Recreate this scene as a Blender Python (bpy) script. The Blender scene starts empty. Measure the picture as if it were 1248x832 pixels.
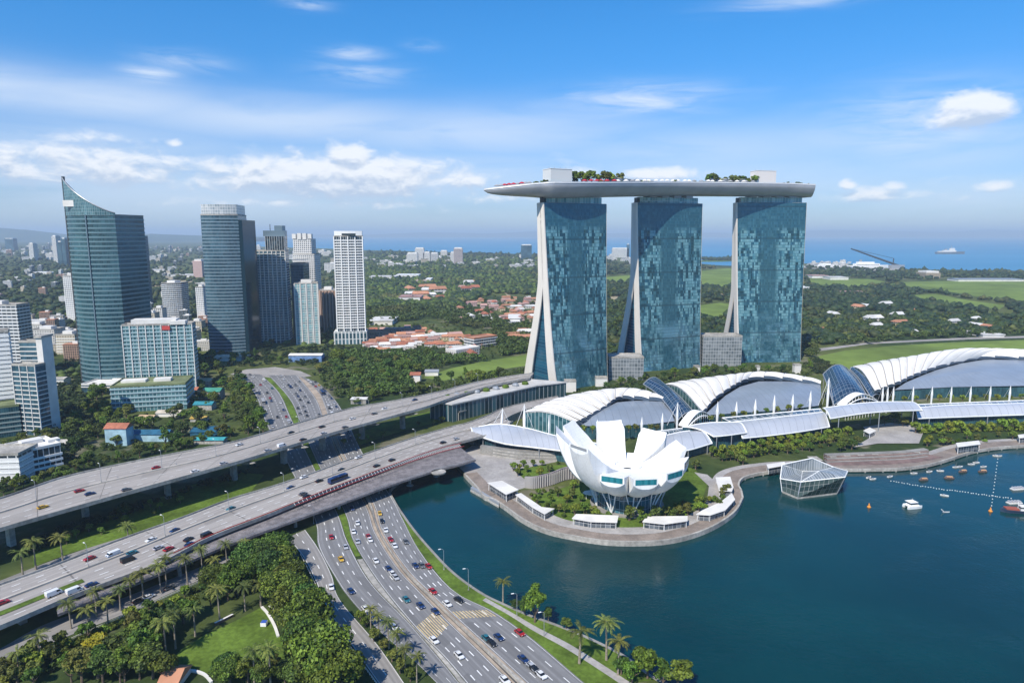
import bpy, bmesh, math, random
import numpy as np
from mathutils import Vector, Matrix
from mathutils.geometry import tessellate_polygon
R = math.radians
rnd = random.Random(7)
SC = bpy.context.scene
COL = SC.collection

# ------------------------------------------------------------------ camera
CAMH, FPX, PITCH = 155.0, 832.0, R(8.88)
CP, SP = math.cos(PITCH), math.sin(PITCH)
cam = bpy.data.cameras.new('camera')
cam.sensor_fit = 'HORIZONTAL'; cam.sensor_width = 36.0
cam.lens = 36.0 * FPX / 1248.0
cam.clip_start = 1.0; cam.clip_end = 120000.0
camo = bpy.data.objects.new('camera', cam); COL.objects.link(camo)
camo.location = (0, 0, CAMH); camo.rotation_euler = (math.pi/2 - PITCH, 0, 0)
SC.camera = camo

# ------------------------------------------------------------------ sun, exposure
SUN_EL = R(49); SUN_DIR = Vector((-0.50*math.cos(SUN_EL), -0.866*math.cos(SUN_EL), math.sin(SUN_EL))).normalized()
sun = bpy.data.lights.new('sun', 'SUN'); sun.energy = 5.0; sun.angle = R(0.5); sun.color = (1.0, 0.93, 0.82)
suno = bpy.data.objects.new('sun', sun); COL.objects.link(suno)
suno.rotation_euler = SUN_DIR.to_track_quat('Z', 'Y').to_euler()
SC.view_settings.view_transform = 'Standard'; SC.view_settings.look = 'None'
SC.view_settings.exposure = 0.27; SC.view_settings.gamma = 1.0
SC.view_settings.use_curve_mapping = False
SC.cycles.max_bounces = 5; SC.cycles.diffuse_bounces = 2; SC.cycles.glossy_bounces = 3
SC.cycles.transmission_bounces = 3; SC.cycles.volume_bounces = 0; SC.cycles.transparent_max_bounces = 6
SC.cycles.use_denoising = True
try: SC.cycles.denoising_prefilter = 'ACCURATE'
except Exception: pass

# ------------------------------------------------------------------ node helpers
class NT:
    def __init__(s, tree): s.t = tree
    def n(s, typ, **kw):
        nd = s.t.nodes.new(typ)
        for k, v in kw.items(): setattr(nd, k, v)
        return nd
    def put(s, nd, i, v):
        if v is None: return
        if hasattr(v, 'is_output'): s.t.links.new(v, nd.inputs[i])
        else: nd.inputs[i].default_value = v
    def m(s, op, a, b=None, c=None, clamp=False):
        nd = s.n('ShaderNodeMath', operation=op, use_clamp=clamp)
        s.put(nd, 0, a); s.put(nd, 1, b)
        if c is not None: s.put(nd, 2, c)
        return nd.outputs[0]
    def vm(s, op, a, b=None):
        nd = s.n('ShaderNodeVectorMath', operation=op)
        s.put(nd, 0, a); s.put(nd, 1, b)
        return nd.outputs[0]
    def mix(s, f, a, b, blend='MIX'):
        nd = s.n('ShaderNodeMix', data_type='RGBA', blend_type=blend)
        s.put(nd, 0, f); s.put(nd, 6, c4(a)); s.put(nd, 7, c4(b))
        return nd.outputs[2]
    def noise(s, vec, scale, detail=3, rough=0.55, dist=0.0, dims='3D'):
        nd = s.n('ShaderNodeTexNoise', noise_dimensions=dims)
        s.put(nd, 'Vector', vec); nd.inputs['Scale'].default_value = scale
        nd.inputs['Detail'].default_value = detail; nd.inputs['Roughness'].default_value = rough
        nd.inputs['Distortion'].default_value = dist
        return nd.outputs[0]
    def smooth(s, x, lo, hi):
        nd = s.n('ShaderNodeMapRange', interpolation_type='SMOOTHSTEP')
        s.put(nd, 0, x); s.put(nd, 1, lo); s.put(nd, 2, hi); nd.inputs[3].default_value = 0; nd.inputs[4].default_value = 1
        return nd.outputs[0]
    def xyz(s, x=0.0, y=0.0, z=0.0):
        nd = s.n('ShaderNodeCombineXYZ'); s.put(nd, 0, x); s.put(nd, 1, y); s.put(nd, 2, z); return nd.outputs[0]
    def sep(s, v):
        nd = s.n('ShaderNodeSeparateXYZ'); s.put(nd, 0, v); return nd.outputs
    def gauss(s, az, el, a, e, sa, se):
        x = s.m('DIVIDE', s.m('SUBTRACT', az, a), sa); y = s.m('DIVIDE', s.m('SUBTRACT', el, e), se)
        r2 = s.m('ADD', s.m('MULTIPLY', x, x), s.m('MULTIPLY', y, y))
        return s.m('EXPONENT', s.m('MULTIPLY', r2, -1.0))

def c4(v):
    return (v[0], v[1], v[2], 1.0) if isinstance(v, (tuple, list)) and len(v) == 3 else v

# ------------------------------------------------------------------ world: sky and clouds (direction based)
world = bpy.data.worlds.new('World'); SC.world = world; world.use_nodes = True
world.node_tree.nodes.clear()
w = NT(world.node_tree)
sky = w.n('ShaderNodeTexSky', sky_type='NISHITA', sun_disc=False)
sky.sun_elevation = SUN_EL; sky.sun_rotation = math.atan2(SUN_DIR.x, SUN_DIR.y)
sky.altitude = 200; sky.air_density = 1.15; sky.dust_density = 0.35; sky.ozone_density = 3.2
d = w.n('ShaderNodeTexCoord').outputs['Generated']
dx, dy, dz = w.sep(d)
az = w.m('MULTIPLY', w.m('ARCTAN2', dx, dy), 57.2958)
el = w.m('MULTIPLY', w.m('ARCSINE', dz), 57.2958)
hs = w.n('ShaderNodeHueSaturation'); w.put(hs, 'Color', sky.outputs[0]); hs.inputs['Saturation'].default_value = 1.22; hs.inputs['Value'].default_value = 1.0
hi = w.smooth(el, 2.0, 18.5)
skyc = w.mix(hi, w.mix(1.0, hs.outputs[0], (0.50, 0.69, 1.10), 'MULTIPLY'), w.mix(1.0, hs.outputs[0], (0.36, 0.93, 1.27), 'MULTIPLY'))
def fbm(sx, sy, detail, rough, dist=0.0, ox=0.0, oy=0.0):
    v = w.xyz(w.m('MULTIPLY_ADD', az, sx, ox), w.m('MULTIPLY_ADD', el, sy, oy), 0.0)
    return w.noise(v, 1.0, detail, rough, dist, '3D')
# clouds placed by direction; the table gives picture places of the real cloud banks
def AE(u, v):
    x, y = (u-624.0)/FPX, (416.0-v)/FPX
    X, Y, Z = x, CP+y*SP, -SP+y*CP
    return math.degrees(math.atan2(X, Y)), math.degrees(math.asin(Z/math.sqrt(X*X+Y*Y+Z*Z)))
def spot(el_, u, v, su, sv):
    a, e = AE(u, v); return w.gauss(az, el_, a, e, abs(AE(u+su, v)[0]-a), abs(AE(u, v-sv)[1]-e))
def spots(el_, tab):
    m_ = None
    for u, v, su, sv, k in tab:
        g = w.m('MULTIPLY', spot(el_, u, v, su, sv), k); m_ = g if m_ is None else w.m('MAXIMUM', m_, g)
    return m_
veil = spots(el, ((-20, 105, 190, 32, 1), (120, 122, 200, 30, 1), (340, 146, 230, 30, 1), (580, 162, 240, 32, .9), (850, 185, 260, 34, .7), (1150, 185, 200, 40, .62), (100, 185, 260, 55, .75), (480, 215, 320, 40, .85), (250, 240, 330, 45, .85), (820, 225, 380, 42, .80), (1180, 245, 220, 40, .75), (560, 268, 800, 26, .45)))
streak = fbm(0.07, 0.42, 6, 0.58, 0.5)
veil = w.m('MULTIPLY', veil, w.smooth(streak, 0.06, 0.58))
wmask = spots(el, ((785, 121, 95, 17, 1.05), (700, 117, 25, 10, .7), (185, 90, 34, 9, 1), (225, 76, 50, 12, .6), (430, 66, 34, 9, .8), (440, 90, 50, 12, .75), (372, 4, 26, 8, .8), (965, 3, 90, 9, .7), (515, 55, 20, 6, .6), (1120, 140, 130, 40, .62)))
wisp = w.m('MULTIPLY', wmask, w.smooth(fbm(0.11, 0.75, 6, 0.62, 0.8, 3.0, 1.7), 0.30, 0.68))
soft = w.m('MULTIPLY', spots(el, ((150, 200, 420, 46, 1), (620, 215, 420, 42, .9), (1080, 215, 300, 46, .8))), w.smooth(fbm(0.17, 0.50, 6, 0.6, 0.6, 9.0, 4.0), 0.38, 0.66))
veil = w.m('MAXIMUM', veil, w.m('MULTIPLY', soft, 0.95))
thin = w.m('ADD', w.m('MULTIPLY', veil, 0.72), w.m('MULTIPLY', wisp, 0.85), clamp=True)
CUM = ((400, 216, 190, 30, 1.22), (425, 192, 36, 22, 1.1), (338, 203, 46, 20, 1.0), (484, 218, 46, 18, .95), (560, 219, 46, 14, .9), (235, 218, 60, 18, .8), (213, 175, 13, 8, .85), (120, 205, 140, 34, .92), (18, 205, 60, 22, .95), (120, 168, 80, 14, .68), (620, 240, 120, 12, .66),
       (700, 212, 40, 9, .75), (805, 213, 62, 11, .95), (1186, 134, 74, 28, 1.22), (1150, 140, 30, 14, .9), (1032, 226, 16, 9, .85), (1094, 226, 22, 10, .85), (1060, 238, 130, 14, .72), (1212, 228, 44, 11, .75), (300, 246, 140, 12, .6), (480, 250, 130, 12, .6))
def cum(off):
    e2 = w.m('ADD', el, off)
    v = w.xyz(w.m('MULTIPLY', az, 0.40), w.m('MULTIPLY', e2, 0.80), 5.3)
    nz = w.noise(v, 1.0, 7, 0.58, 0.35)
    return w.m('MULTIPLY_ADD', spots(e2, CUM), 0.74, w.m('MULTIPLY', w.m('SUBTRACT', nz, 0.5), 1.05))
c0 = cum(0.0); c1 = cum(0.55)
cov = w.smooth(c0, 0.26, 0.68)
lit = w.smooth(w.m('SUBTRACT', c0, c1), -0.20, 0.20)
ccol = w.mix(lit, (4.5, 5.3, 6.6), (8.3, 8.4, 8.6))
skyc = w.mix(thin, skyc, (6.1, 7.0, 8.3))
skyc = w.mix(w.m('MULTIPLY', cov, 0.84), skyc, ccol)
bg = w.n('ShaderNodeBackground'); w.put(bg, 0, skyc); bg.inputs[1].default_value = 0.105
wo = w.n('ShaderNodeOutputWorld'); world.node_tree.links.new(bg.outputs[0], wo.inputs[0])

# ------------------------------------------------------------------ photograph geometry
def ray(u, v):
    x, y = (u-624.0)/FPX, (416.0-v)/FPX
    return Vector((x, CP + y*SP, -SP + y*CP))
def G(u, v, z=2.2):
    d = ray(u, v); t = (z-CAMH)/d.z
    return Vector((d.x*t, d.y*t, z))
def at(u, v, Y):
    d = ray(u, v); t = Y/d.y
    return Vector((d.x*t, Y, CAMH + d.z*t))
def hgt(base, v):
    """height z at which a point above BASE is seen at picture row v"""
    d = ray(624, v); return CAMH + d.z/d.y*base.y
def proj(p):
    X, Y, Z = p[0], p[1], p[2]-CAMH
    dep = Y*CP - Z*SP; up = Y*SP + Z*CP
    return 624 + FPX*X/max(dep, .1), 416 - FPX*up/max(dep, .1)
def V(*a): return Vector(a)

# ------------------------------------------------------------------ mesh builder
class MB:
    def __init__(s): s.v = []; s.f = []; s.uv = []; s.mi = []; s.cur = 0
    def face(s, pts, uv=None):
        b = len(s.v); s.v.extend(tuple(p) for p in pts); s.f.append(tuple(range(b, b+len(pts))))
        s.uv.append(uv if uv else [(0.0, 0.0)]*len(pts)); s.mi.append(s.cur)
    def grid(s, rows, closed=False, uv=None):
        """rows: list of equal-length point lists, shared vertices"""
        b = len(s.v); m = len(rows[0])
        for r in rows: s.v.extend(tuple(p) for p in r)
        for i in range(len(rows)-1):
            for j in range(m if closed else m-1):
                k = (j+1) % m
                s.f.append((b+i*m+j, b+i*m+k, b+(i+1)*m+k, b+(i+1)*m+j))
                if uv: s.uv.append([uv[i][j], uv[i][j+1], uv[i+1][j+1], uv[i+1][j]])
                else: s.uv.append([(0.0, 0.0)]*4)
                s.mi.append(s.cur)
    def poly(s, pts):
        b = len(s.v); s.v.extend(tuple(p) for p in pts); n = len(pts)
        area = sum(pts[i][0]*pts[(i+1) % n][1]-pts[(i+1) % n][0]*pts[i][1] for i in range(n))
        for t in tessellate_polygon([[Vector((p[0], p[1], 0)) for p in pts]]):
            p0, p1, p2 = (pts[i] for i in t)
            cr = (p1[0]-p0[0])*(p2[1]-p0[1])-(p1[1]-p0[1])*(p2[0]-p0[0])
            t = t if cr > 0 else (t[0], t[2], t[1])
            s.f.append(tuple(b+i for i in t)); s.uv.append([(0.0, 0.0)]*3); s.mi.append(s.cur)
    def prism(s, pts, z0, z1, top=True, bottom=False, walls=True):
        n = len(pts)
        area = sum(pts[i][0]*pts[(i+1) % n][1]-pts[(i+1) % n][0]*pts[i][1] for i in range(n))
        if area < 0: pts = list(reversed(pts))
        if walls:
            u = 0.0
            for i in range(n):
                a, c = pts[i], pts[(i+1) % n]; L = math.hypot(c[0]-a[0], c[1]-a[1])
                s.face([(a[0], a[1], z0), (c[0], c[1], z0), (c[0], c[1], z1), (a[0], a[1], z1)],
                       [(u, z0), (u+L, z0), (u+L, z1), (u, z1)]); u += L
        if top: s.poly([(p[0], p[1], z1) for p in pts])
        if bottom: s.poly([(p[0], p[1], z0) for p in reversed(pts)])
    def box(s, c, size, rz=0.0, bottom=True):
        cx, cy, cz = c; hx, hy, hz = size[0]/2, size[1]/2, size[2]/2
        co, si = math.cos(rz), math.sin(rz)
        pts = [(cx+x*co-y*si, cy+x*si+y*co) for x, y in ((-hx, -hy), (hx, -hy), (hx, hy), (-hx, hy))]
        s.prism(pts, cz-hz, cz+hz, True, bottom)
    def tube(s, path, rad, n=6, cap=True):
        rows = []
        P = [Vector(p) for p in path]
        for i, p in enumerate(P):
            t = (P[min(i+1, len(P)-1)]-P[max(i-1, 0)]).normalized()
            a = t.cross(Vector((0, 0, 1)) if abs(t.z) < .95 else Vector((1, 0, 0))).normalized(); c = t.cross(a)
            r = rad[i] if isinstance(rad, (list, tuple)) else rad
            rows.append([p + (a*math.cos(k*2*math.pi/n) + c*math.sin(k*2*math.pi/n))*r for k in range(n)])
        s.grid(rows, True)
        if cap:
            b = len(s.v); s.v.extend(tuple(q) for q in rows[0]); s.f.append(tuple(range(b, b+n))); s.uv.append([(0, 0)]*n); s.mi.append(s.cur)
            b = len(s.v); s.v.extend(tuple(q) for q in rows[-1]); s.f.append(tuple(range(b+n-1, b-1, -1))); s.uv.append([(0, 0)]*n); s.mi.append(s.cur)
    def lathe(s, c, prof, n=16):
        s.grid([[(c[0]+r*math.cos(k*2*math.pi/n), c[1]+r*math.sin(k*2*math.pi/n), c[2]+z) for k in range(n)] for r, z in prof], True)

WL = {}
def wloc(o): return WL.get(o.name, Vector((0, 0, 0)))
def mesh_from(mb, name, mats, off=(0, 0, 0), smooth=False):
    me = bpy.data.meshes.new(name)
    vs = np.array(mb.v, dtype=np.float64)-np.array(off, dtype=np.float64)
    me.from_pydata([tuple(p) for p in vs], [], mb.f)
    uvl = me.uv_layers.new(name='UVMap')
    flat = [c for f in mb.uv for p in f for c in p]
    if len(flat) == 2*len(me.loops): uvl.data.foreach_set('uv', flat)
    for m_ in (mats if isinstance(mats, (list, tuple)) else [mats]): me.materials.append(m_)
    me.polygons.foreach_set('material_index', mb.mi[:len(me.polygons)])
    if smooth: me.polygons.foreach_set('use_smooth', [True]*len(me.polygons))
    return me
def obj(name, mb, mats, parent=None, smooth=False, mesh=None):
    off = wloc(parent) if parent else Vector((0, 0, 0))
    me = mesh if mesh is not None else mesh_from(mb, name, mats, off, smooth)
    o = bpy.data.objects.new(name, me); COL.objects.link(o)
    if parent: o.parent = parent
    WL[o.name] = off.copy()
    return o
def tag(o, label=None, cat=None, group=None, kind=None):
    if label: o['label'] = label
    if cat: o['category'] = cat
    if group: o['group'] = group
    if kind: o['kind'] = kind
    return o
def thing(name, label, cat, loc=(0, 0, 0), group=None, rz=0.0):
    o = bpy.data.objects.new(name, None); COL.objects.link(o)
    o.location = loc; o.rotation_euler = (0, 0, rz); WL[o.name] = Vector(loc)
    return tag(o, label, cat, group)
KIDS = {}
def copy_tree(o, loc=None, rz=0.0, label=None, scale=None, group=None):
    if o.name not in KIDS: KIDS[o.name] = [(k, list(k.children)) for k in o.children]
    r = o.copy(); COL.objects.link(r)
    for ch, gs in KIDS[o.name]:
        c = ch.copy(); COL.objects.link(c); c.parent = r
        for g in gs:
            e = g.copy(); COL.objects.link(e); e.parent = c
    if loc is not None: r.location = loc
    r.rotation_euler = (0, 0, rz)
    if scale is not None: r.scale = scale
    if label: r['label'] = label
    if group: r['group'] = group
    return r
class Proto:
    """first use moves the prototype itself, later uses copy it"""
    def __init__(s, o): s.o = o; s.used = False
    def put(s, loc, rz=0.0, label=None, scale=None, group=None):
        if s.used: return copy_tree(s.o, loc, rz, label, scale, group)
        if s.o.name not in KIDS: KIDS[s.o.name] = [(k, list(k.children)) for k in s.o.children]
        s.used = True; r = s.o; r.location = loc; r.rotation_euler = (0, 0, rz)
        if scale is not None: r.scale = scale
        if label: r['label'] = label
        if group: r['group'] = group
        return r
def struct(name, mb, mat, smooth=False):
    return tag(obj(name, mb, mat, None, smooth), kind='structure')

def spline(pts, n):
    """Catmull-Rom resample of points (any dimension)"""
    P = [np.array(p, dtype=float) for p in pts]
    P = [2*P[0]-P[1]] + P + [2*P[-1]-P[-2]]
    m = len(P)-3; out = []
    for i in range(n):
        t = i/(n-1)*m; k = min(int(t), m-1); t -= k
        a, b, c, e = P[k], P[k+1], P[k+2], P[k+3]
        out.append(.5*((2*b) + (c-a)*t + (2*a-5*b+4*c-e)*t*t + (3*b-a-3*c+e)*t**3))
    return out

# ------------------------------------------------------------------ materials
MATS = {}
def new_mat(name):
    m = bpy.data.materials.new(name); m.use_nodes = True; m.node_tree.nodes.clear()
    t = NT(m.node_tree); b = t.n('ShaderNodeBsdfPrincipled'); o = t.n('ShaderNodeOutputMaterial')
    m.node_tree.links.new(b.outputs[0], o.inputs[0]); return m, t, b
def pbr(name, col, rough=0.6, metal=0.0, var=0.0, scale=0.2, var2=0.0, scale2=2.0, spec=0.4, bump=0.0):
    if name in MATS: return MATS[name]
    m, t, b = new_mat(name)
    b.inputs['Roughness'].default_value = rough; b.inputs['Metallic'].default_value = metal
    b.inputs['Specular IOR Level'].default_value = spec
    c = col
    if var or var2 or bump:
        pos = t.n('ShaderNodeNewGeometry').outputs['Position']
    if var:
        f = t.noise(pos, scale, 4, .6)
        c = t.mix(t.smooth(f, .3, .7), tuple(x*(1-var) for x in col), tuple(min(1, x*(1+var)) for x in col))
    if var2:
        f = t.noise(pos, scale2, 3, .6)
        c = t.mix(t.smooth(f, .3, .7), c, t.mix(1.0, c, (1-var2, 1-var2, 1-var2), 'MULTIPLY'))
    t.put(b, 'Base Color', c4(c))
    if bump:
        bp = t.n('ShaderNodeBump'); bp.inputs['Strength'].default_value = bump
        t.put(bp, 'Height', t.noise(pos, scale2, 4, .6)); t.put(b, 'Normal', bp.outputs[0])
    MATS[name] = m; return m
def facade(name, dark, light, frame, bay=3.0, floor=3.6, mw=0.08, band=0.25, k=2.0, big=0.0, bigscale=.03, rough=0.1, framerough=.5, tilt=0.03, vband=None):
    """glazed wall in metres of UV: panes with their own tone, mullions and spandrels"""
    if name in MATS: return MATS[name]
    m, t, b = new_mat(name)
    uv = t.n('ShaderNodeUVMap', uv_map='UVMap').outputs[0]
    x, y, _ = t.sep(uv)
    gx, gy = t.m('DIVIDE', x, bay), t.m('DIVIDE', y, floor)
    cx, cy = t.m('FLOOR', gx), t.m('FLOOR', gy); fx, fy = t.m('FRACT', gx), t.m('FRACT', gy)
    wn = t.n('ShaderNodeTexWhiteNoise', noise_dimensions='3D'); t.put(wn, 'Vector', t.xyz(cx, cy, 1.0))
    r = t.m('POWER', wn.outputs[0], k)
    if big:
        nb = t.noise(t.xyz(t.m('MULTIPLY', cx, bay), t.m('MULTIPLY', cy, floor), 0.0), bigscale, 3, .6)
        r = t.m('ADD', t.m('MULTIPLY', r, 1-big), t.m('MULTIPLY', t.smooth(nb, .42, .62), big), clamp=True)
    glass = t.mix(r, dark, light)
    mask = t.m('MAXIMUM', t.m('LESS_THAN', fx, mw), t.m('LESS_THAN', fy, band))
    t.put(b, 'Base Color', t.mix(mask, glass, frame))
    t.put(b, 'Roughness', t.m('MULTIPLY_ADD', mask, framerough-rough, rough))
    b.inputs['Specular IOR Level'].default_value = .55
    geo = t.n('ShaderNodeNewGeometry').outputs['Normal']
    wn2 = t.n('ShaderNodeTexWhiteNoise', noise_dimensions='3D'); t.put(wn2, 'Vector', t.xyz(cx, cy, 7.0))
    off = t.vm('SCALE', t.vm('SUBTRACT', wn2.outputs[1], (.5, .5, .5))); t.t.nodes[-1].inputs['Scale'].default_value = 1.0
    sc = t.n('ShaderNodeVectorMath', operation='SCALE'); t.put(sc, 0, t.vm('SUBTRACT', wn2.outputs[1], (.5, .5, .5))); sc.inputs['Scale'].default_value = tilt*2
    t.put(b, 'Normal', t.vm('NORMALIZE', t.vm('ADD', geo, sc.outputs[0])))
    MATS[name] = m; return m
def foliage(name, lo, hi, per_obj=True):
    if name in MATS: return MATS[name]
    m, t, b = new_mat(name)
    g = t.n('ShaderNodeNewGeometry')
    f = t.m('POWER', g.outputs['Random Per Island'], 1.1)
    c = t.mix(f, lo, hi)
    if not per_obj:
        nz = t.noise(g.outputs['Position'], .006, 4, .65)
        c = t.mix(t.m('MULTIPLY', t.smooth(nz, .50, .72), .75), c, t.mix(f, (.055, .055, .015), (.14, .13, .035)))
    if per_obj:
        ob = t.n('ShaderNodeObjectInfo').outputs['Random']
        hsn = t.n('ShaderNodeHueSaturation'); t.put(hsn, 'Color', c)
        t.put(hsn, 'Hue', t.m('MULTIPLY_ADD', ob, .06, .465)); t.put(hsn, 'Value', t.m('MULTIPLY_ADD', t.m('FRACT', t.m('MULTIPLY', ob, 7.31)), .75, .68)); c = hsn.outputs[0]
    t.put(b, 'Base Color', c); b.inputs['Roughness'].default_value = .62; b.inputs['Specular IOR Level'].default_value = .25
    MATS[name] = m; return m

M_CONC = pbr('concrete', (.40, .38, .34), .75, var=.25, scale=.06, var2=.35, scale2=.6)
M_CONCD = pbr('weathered_concrete', (.26, .25, .23), .8, var=.2, scale=.08, var2=.2, scale2=.9)
M_ASPH = pbr('asphalt', (.185, .187, .192), .85, var=.22, scale=.03, var2=.22, scale2=.35)
M_ASPH2 = pbr('pale_asphalt', (.315, .295, .275), .85, var=.18, scale=.03, var2=.2, scale2=.4)
M_PAINT = pbr('road_paint', (.72, .72, .70), .6, var=.15, scale=.5)
M_YEL = pbr('yellow_paint', (.52, .40, .20), .6, var=.2, scale=.6)
def wear(name, col, lanes, joint=0.0):
    if name in MATS: return MATS[name]
    m, t, b = new_mat(name)
    x, y, _ = t.sep(t.n('ShaderNodeUVMap', uv_map='UVMap').outputs[0]); lx = t.m('MULTIPLY', x, float(lanes))
    pos = t.n('ShaderNodeNewGeometry').outputs['Position']
    long_ = t.noise(t.xyz(t.m('MULTIPLY', lx, 2.2), t.m('MULTIPLY', y, .012), 0.0), 1.0, 4, .65)
    trk = t.m('MULTIPLY_ADD', t.m('COSINE', t.m('MULTIPLY', lx, 12.566)), .5, .5)
    c = t.mix(t.smooth(long_, .28, .72), tuple(k*.78 for k in col), tuple(k*1.2 for k in col))
    c = t.mix(t.m('MULTIPLY', t.m('SUBTRACT', 1.0, trk), t.m('MULTIPLY', long_, .42)), c, tuple(k*.55 for k in col))
    wn = t.n('ShaderNodeTexWhiteNoise', noise_dimensions='3D'); t.put(wn, 'Vector', t.xyz(t.m('FLOOR', lx), t.m('FLOOR', t.m('DIVIDE', y, 17.0)), 2.0))
    c = t.mix(t.m('MULTIPLY', t.m('GREATER_THAN', wn.outputs[0], .90), .45), c, tuple(k*.6 for k in col))
    c = t.mix(t.m('MULTIPLY', t.smooth(t.noise(pos, .35, 4, .65), .45, .75), .3), c, tuple(k*.7 for k in col))
    if joint: c = t.mix(t.m('MULTIPLY', t.m('LESS_THAN', t.m('FRACT', t.m('DIVIDE', y, joint)), .016), .7), c, tuple(k*.3 for k in col))
    t.put(b, 'Base Color', c); b.inputs['Roughness'].default_value = .85; b.inputs['Specular IOR Level'].default_value = .3
    MATS[name] = m; return m
M_GRASS = pbr('mown_grass', (.105, .165, .026), .85, var=.3, scale=.06, var2=.35, scale2=.6, spec=.1)
M_GRASS2 = pbr('fairway_grass', (.150, .210, .045), .85, var=.25, scale=.006, var2=.2, scale2=.05, spec=.1)
M_WHITE = pbr('white_paint', (.80, .80, .78), .45, var=.03, scale=.1)
M_OFFW = pbr('off_white_render', (.66, .64, .60), .6, var=.1, scale=.1)
M_GREY = pbr('grey_metal', (.33, .35, .37), .45, .3)
M_DARK = pbr('dark_metal', (.05, .055, .06), .5)
M_TRUNK = pbr('bark', (.14, .10, .07), .85, var=.3, scale=1.5)
M_PALMT = pbr('palm_bark', (.26, .22, .17), .85, var=.3, scale=1.5)
M_DECK = pbr('timber_boards', (.25, .205, .17), .75, var=.2, scale=.15, var2=.25, scale2=.9)
M_PAVE = pbr('paving', (.36, .34, .32), .75, var=.15, scale=.08, var2=.2, scale2=.7)
M_TILE = pbr('terracotta_tiles', (.36, .13, .075), .75, var=.35, scale=.03, var2=.3, scale2=.5)
M_GLASSD = pbr('dark_glass', (.015, .03, .04), .06, spec=.6)
M_GLASST = pbr('teal_glass', (.03, .14, .17), .06, spec=.6)

# ================================================================== SETTING
LZ = 2.2
def mat_water():
    m, t, b = new_mat('bay_water')
    pos = t.n('ShaderNodeNewGeometry').outputs['Position']
    n1 = t.noise(pos, .012, 4, .6)
    wp = t.smooth(t.noise(t.vm('MULTIPLY', pos, (.010, .022, 0)), 1.0, 4, .6), .42, .64)
    t.put(b, 'Base Color', t.mix(t.smooth(n1, .3, .7), (.0006, .026, .029), (.0015, .038, .041)))
    t.put(b, 'Roughness', t.m('MULTIPLY_ADD', wp, .14, .06)); b.inputs['Specular IOR Level'].default_value = .29
    nb = t.m('ADD', t.m('MULTIPLY', t.noise(pos, .55, 4, .65), .55), t.m('MULTIPLY', t.noise(pos, .11, 3, .6), 1.0))
    bp = t.n('ShaderNodeBump'); t.put(bp, 'Strength', t.m('MULTIPLY_ADD', wp, .30, .14)); bp.inputs['Distance'].default_value = .8
    t.put(bp, 'Height', nb); t.put(b, 'Normal', bp.outputs[0])
    return m
def mat_sea():
    m, t, b = new_mat('sea_water')
    pos = t.n('ShaderNodeNewGeometry').outputs['Position']
    n1 = t.noise(t.vm('MULTIPLY', pos, (.00025, .0011, 0)), 1.0, 4, .6)
    t.put(b, 'Base Color', t.mix(t.smooth(n1, .3, .7), (.035, .185, .33), (.06, .24, .40)))
    b.inputs['Roughness'].default_value = .45; b.inputs['Specular IOR Level'].default_value = .2
    return m
def mat_ground():
    m, t, b = new_mat('ground_cover')
    pos = t.n('ShaderNodeNewGeometry').outputs['Position']
    a = t.noise(pos, .0035, 5, .62); c = t.noise(pos, .02, 5, .6); f = t.noise(pos, .15, 4, .6)
    col = t.mix(t.smooth(a, .42, .58), (.035, .058, .018), (.10, .12, .036))
    col = t.mix(t.m('MULTIPLY', t.smooth(c, .56, .66), .8), col, (.20, .18, .13))
    col = t.mix(t.m('MULTIPLY', t.smooth(f, .35, .7), .6), col, t.mix(1.0, col, (.45, .5, .45), 'MULTIPLY'))
    t.put(b, 'Base Color', col); b.inputs['Roughness'].default_value = .9; b.inputs['Specular IOR Level'].default_value = .1
    return m

mb = MB(); S_ = 70000
y_sea = 2200
mb.grid([[(-3000, -3000, 0), (6000, -3000, 0)], [(-3000, y_sea, 0), (6000, y_sea, 0)]])
struct('water', mb, mat_water())
mb = MB(); mb.grid([[(-S_, y_sea, -.02), (S_, y_sea, -.02)], [(-S_, S_, -.02), (S_, S_, -.02)]]); 
struct('sea', mb, mat_sea())

shore_px = [(905, 872), (850, 846), (800, 828), (763, 801), (718, 778), (676, 761), (645, 750), (615, 737), (585, 722), (551, 697), (524, 669),
            (506, 648), (492, 629), (480, 610), (475, 596), (490, 582), (530, 570), (556, 566), (566, 577), (580, 592), (590, 604), (602, 608), (616, 617),
            (640, 634), (668, 646), (700, 653), (735, 658.5), (770, 660), (806, 658.5), (836, 653), (862, 644), (884, 632), (898, 620), (905, 606), (903, 597),
            (900, 590), (905, 582), (920, 577), (940, 574), (962, 572), (1000, 571), (1040, 571.5), (1075, 571), (1100, 570), (1130, 566), (1156, 559), (1180, 551),
            (1200, 547), (1225, 544), (1260, 542), (1330, 540)]
coast_px = [(1500, 336), (1330, 331), (1248, 330), (1160, 329), (1100, 328), (1062, 325), (1040, 322), (985, 321), (925, 323), (895, 324), (870, 323), (852, 321),
            (790, 316), (740, 312), (690, 310.5), (640, 309.5), (600, 309), (540, 307), (450, 305), (400, 303), (330, 301), (250, 298)]
shoreW = [G(u, v, LZ) for u, v in shore_px]
coastW = [G(u, v, LZ) for u, v in coast_px]
land = [V(260, 80, LZ)] + shoreW + [V(1400, 520, LZ), V(3200, 900, LZ)] + coastW + [V(-9000, 22000, LZ), V(-30000, 21000, LZ), V(-30000, -400, LZ), V(200, -400, LZ)]
mb = MB(); mb.prism([(p.x, p.y) for p in land], -3.0, LZ)
struct('ground', mb, mat_ground())

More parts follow.
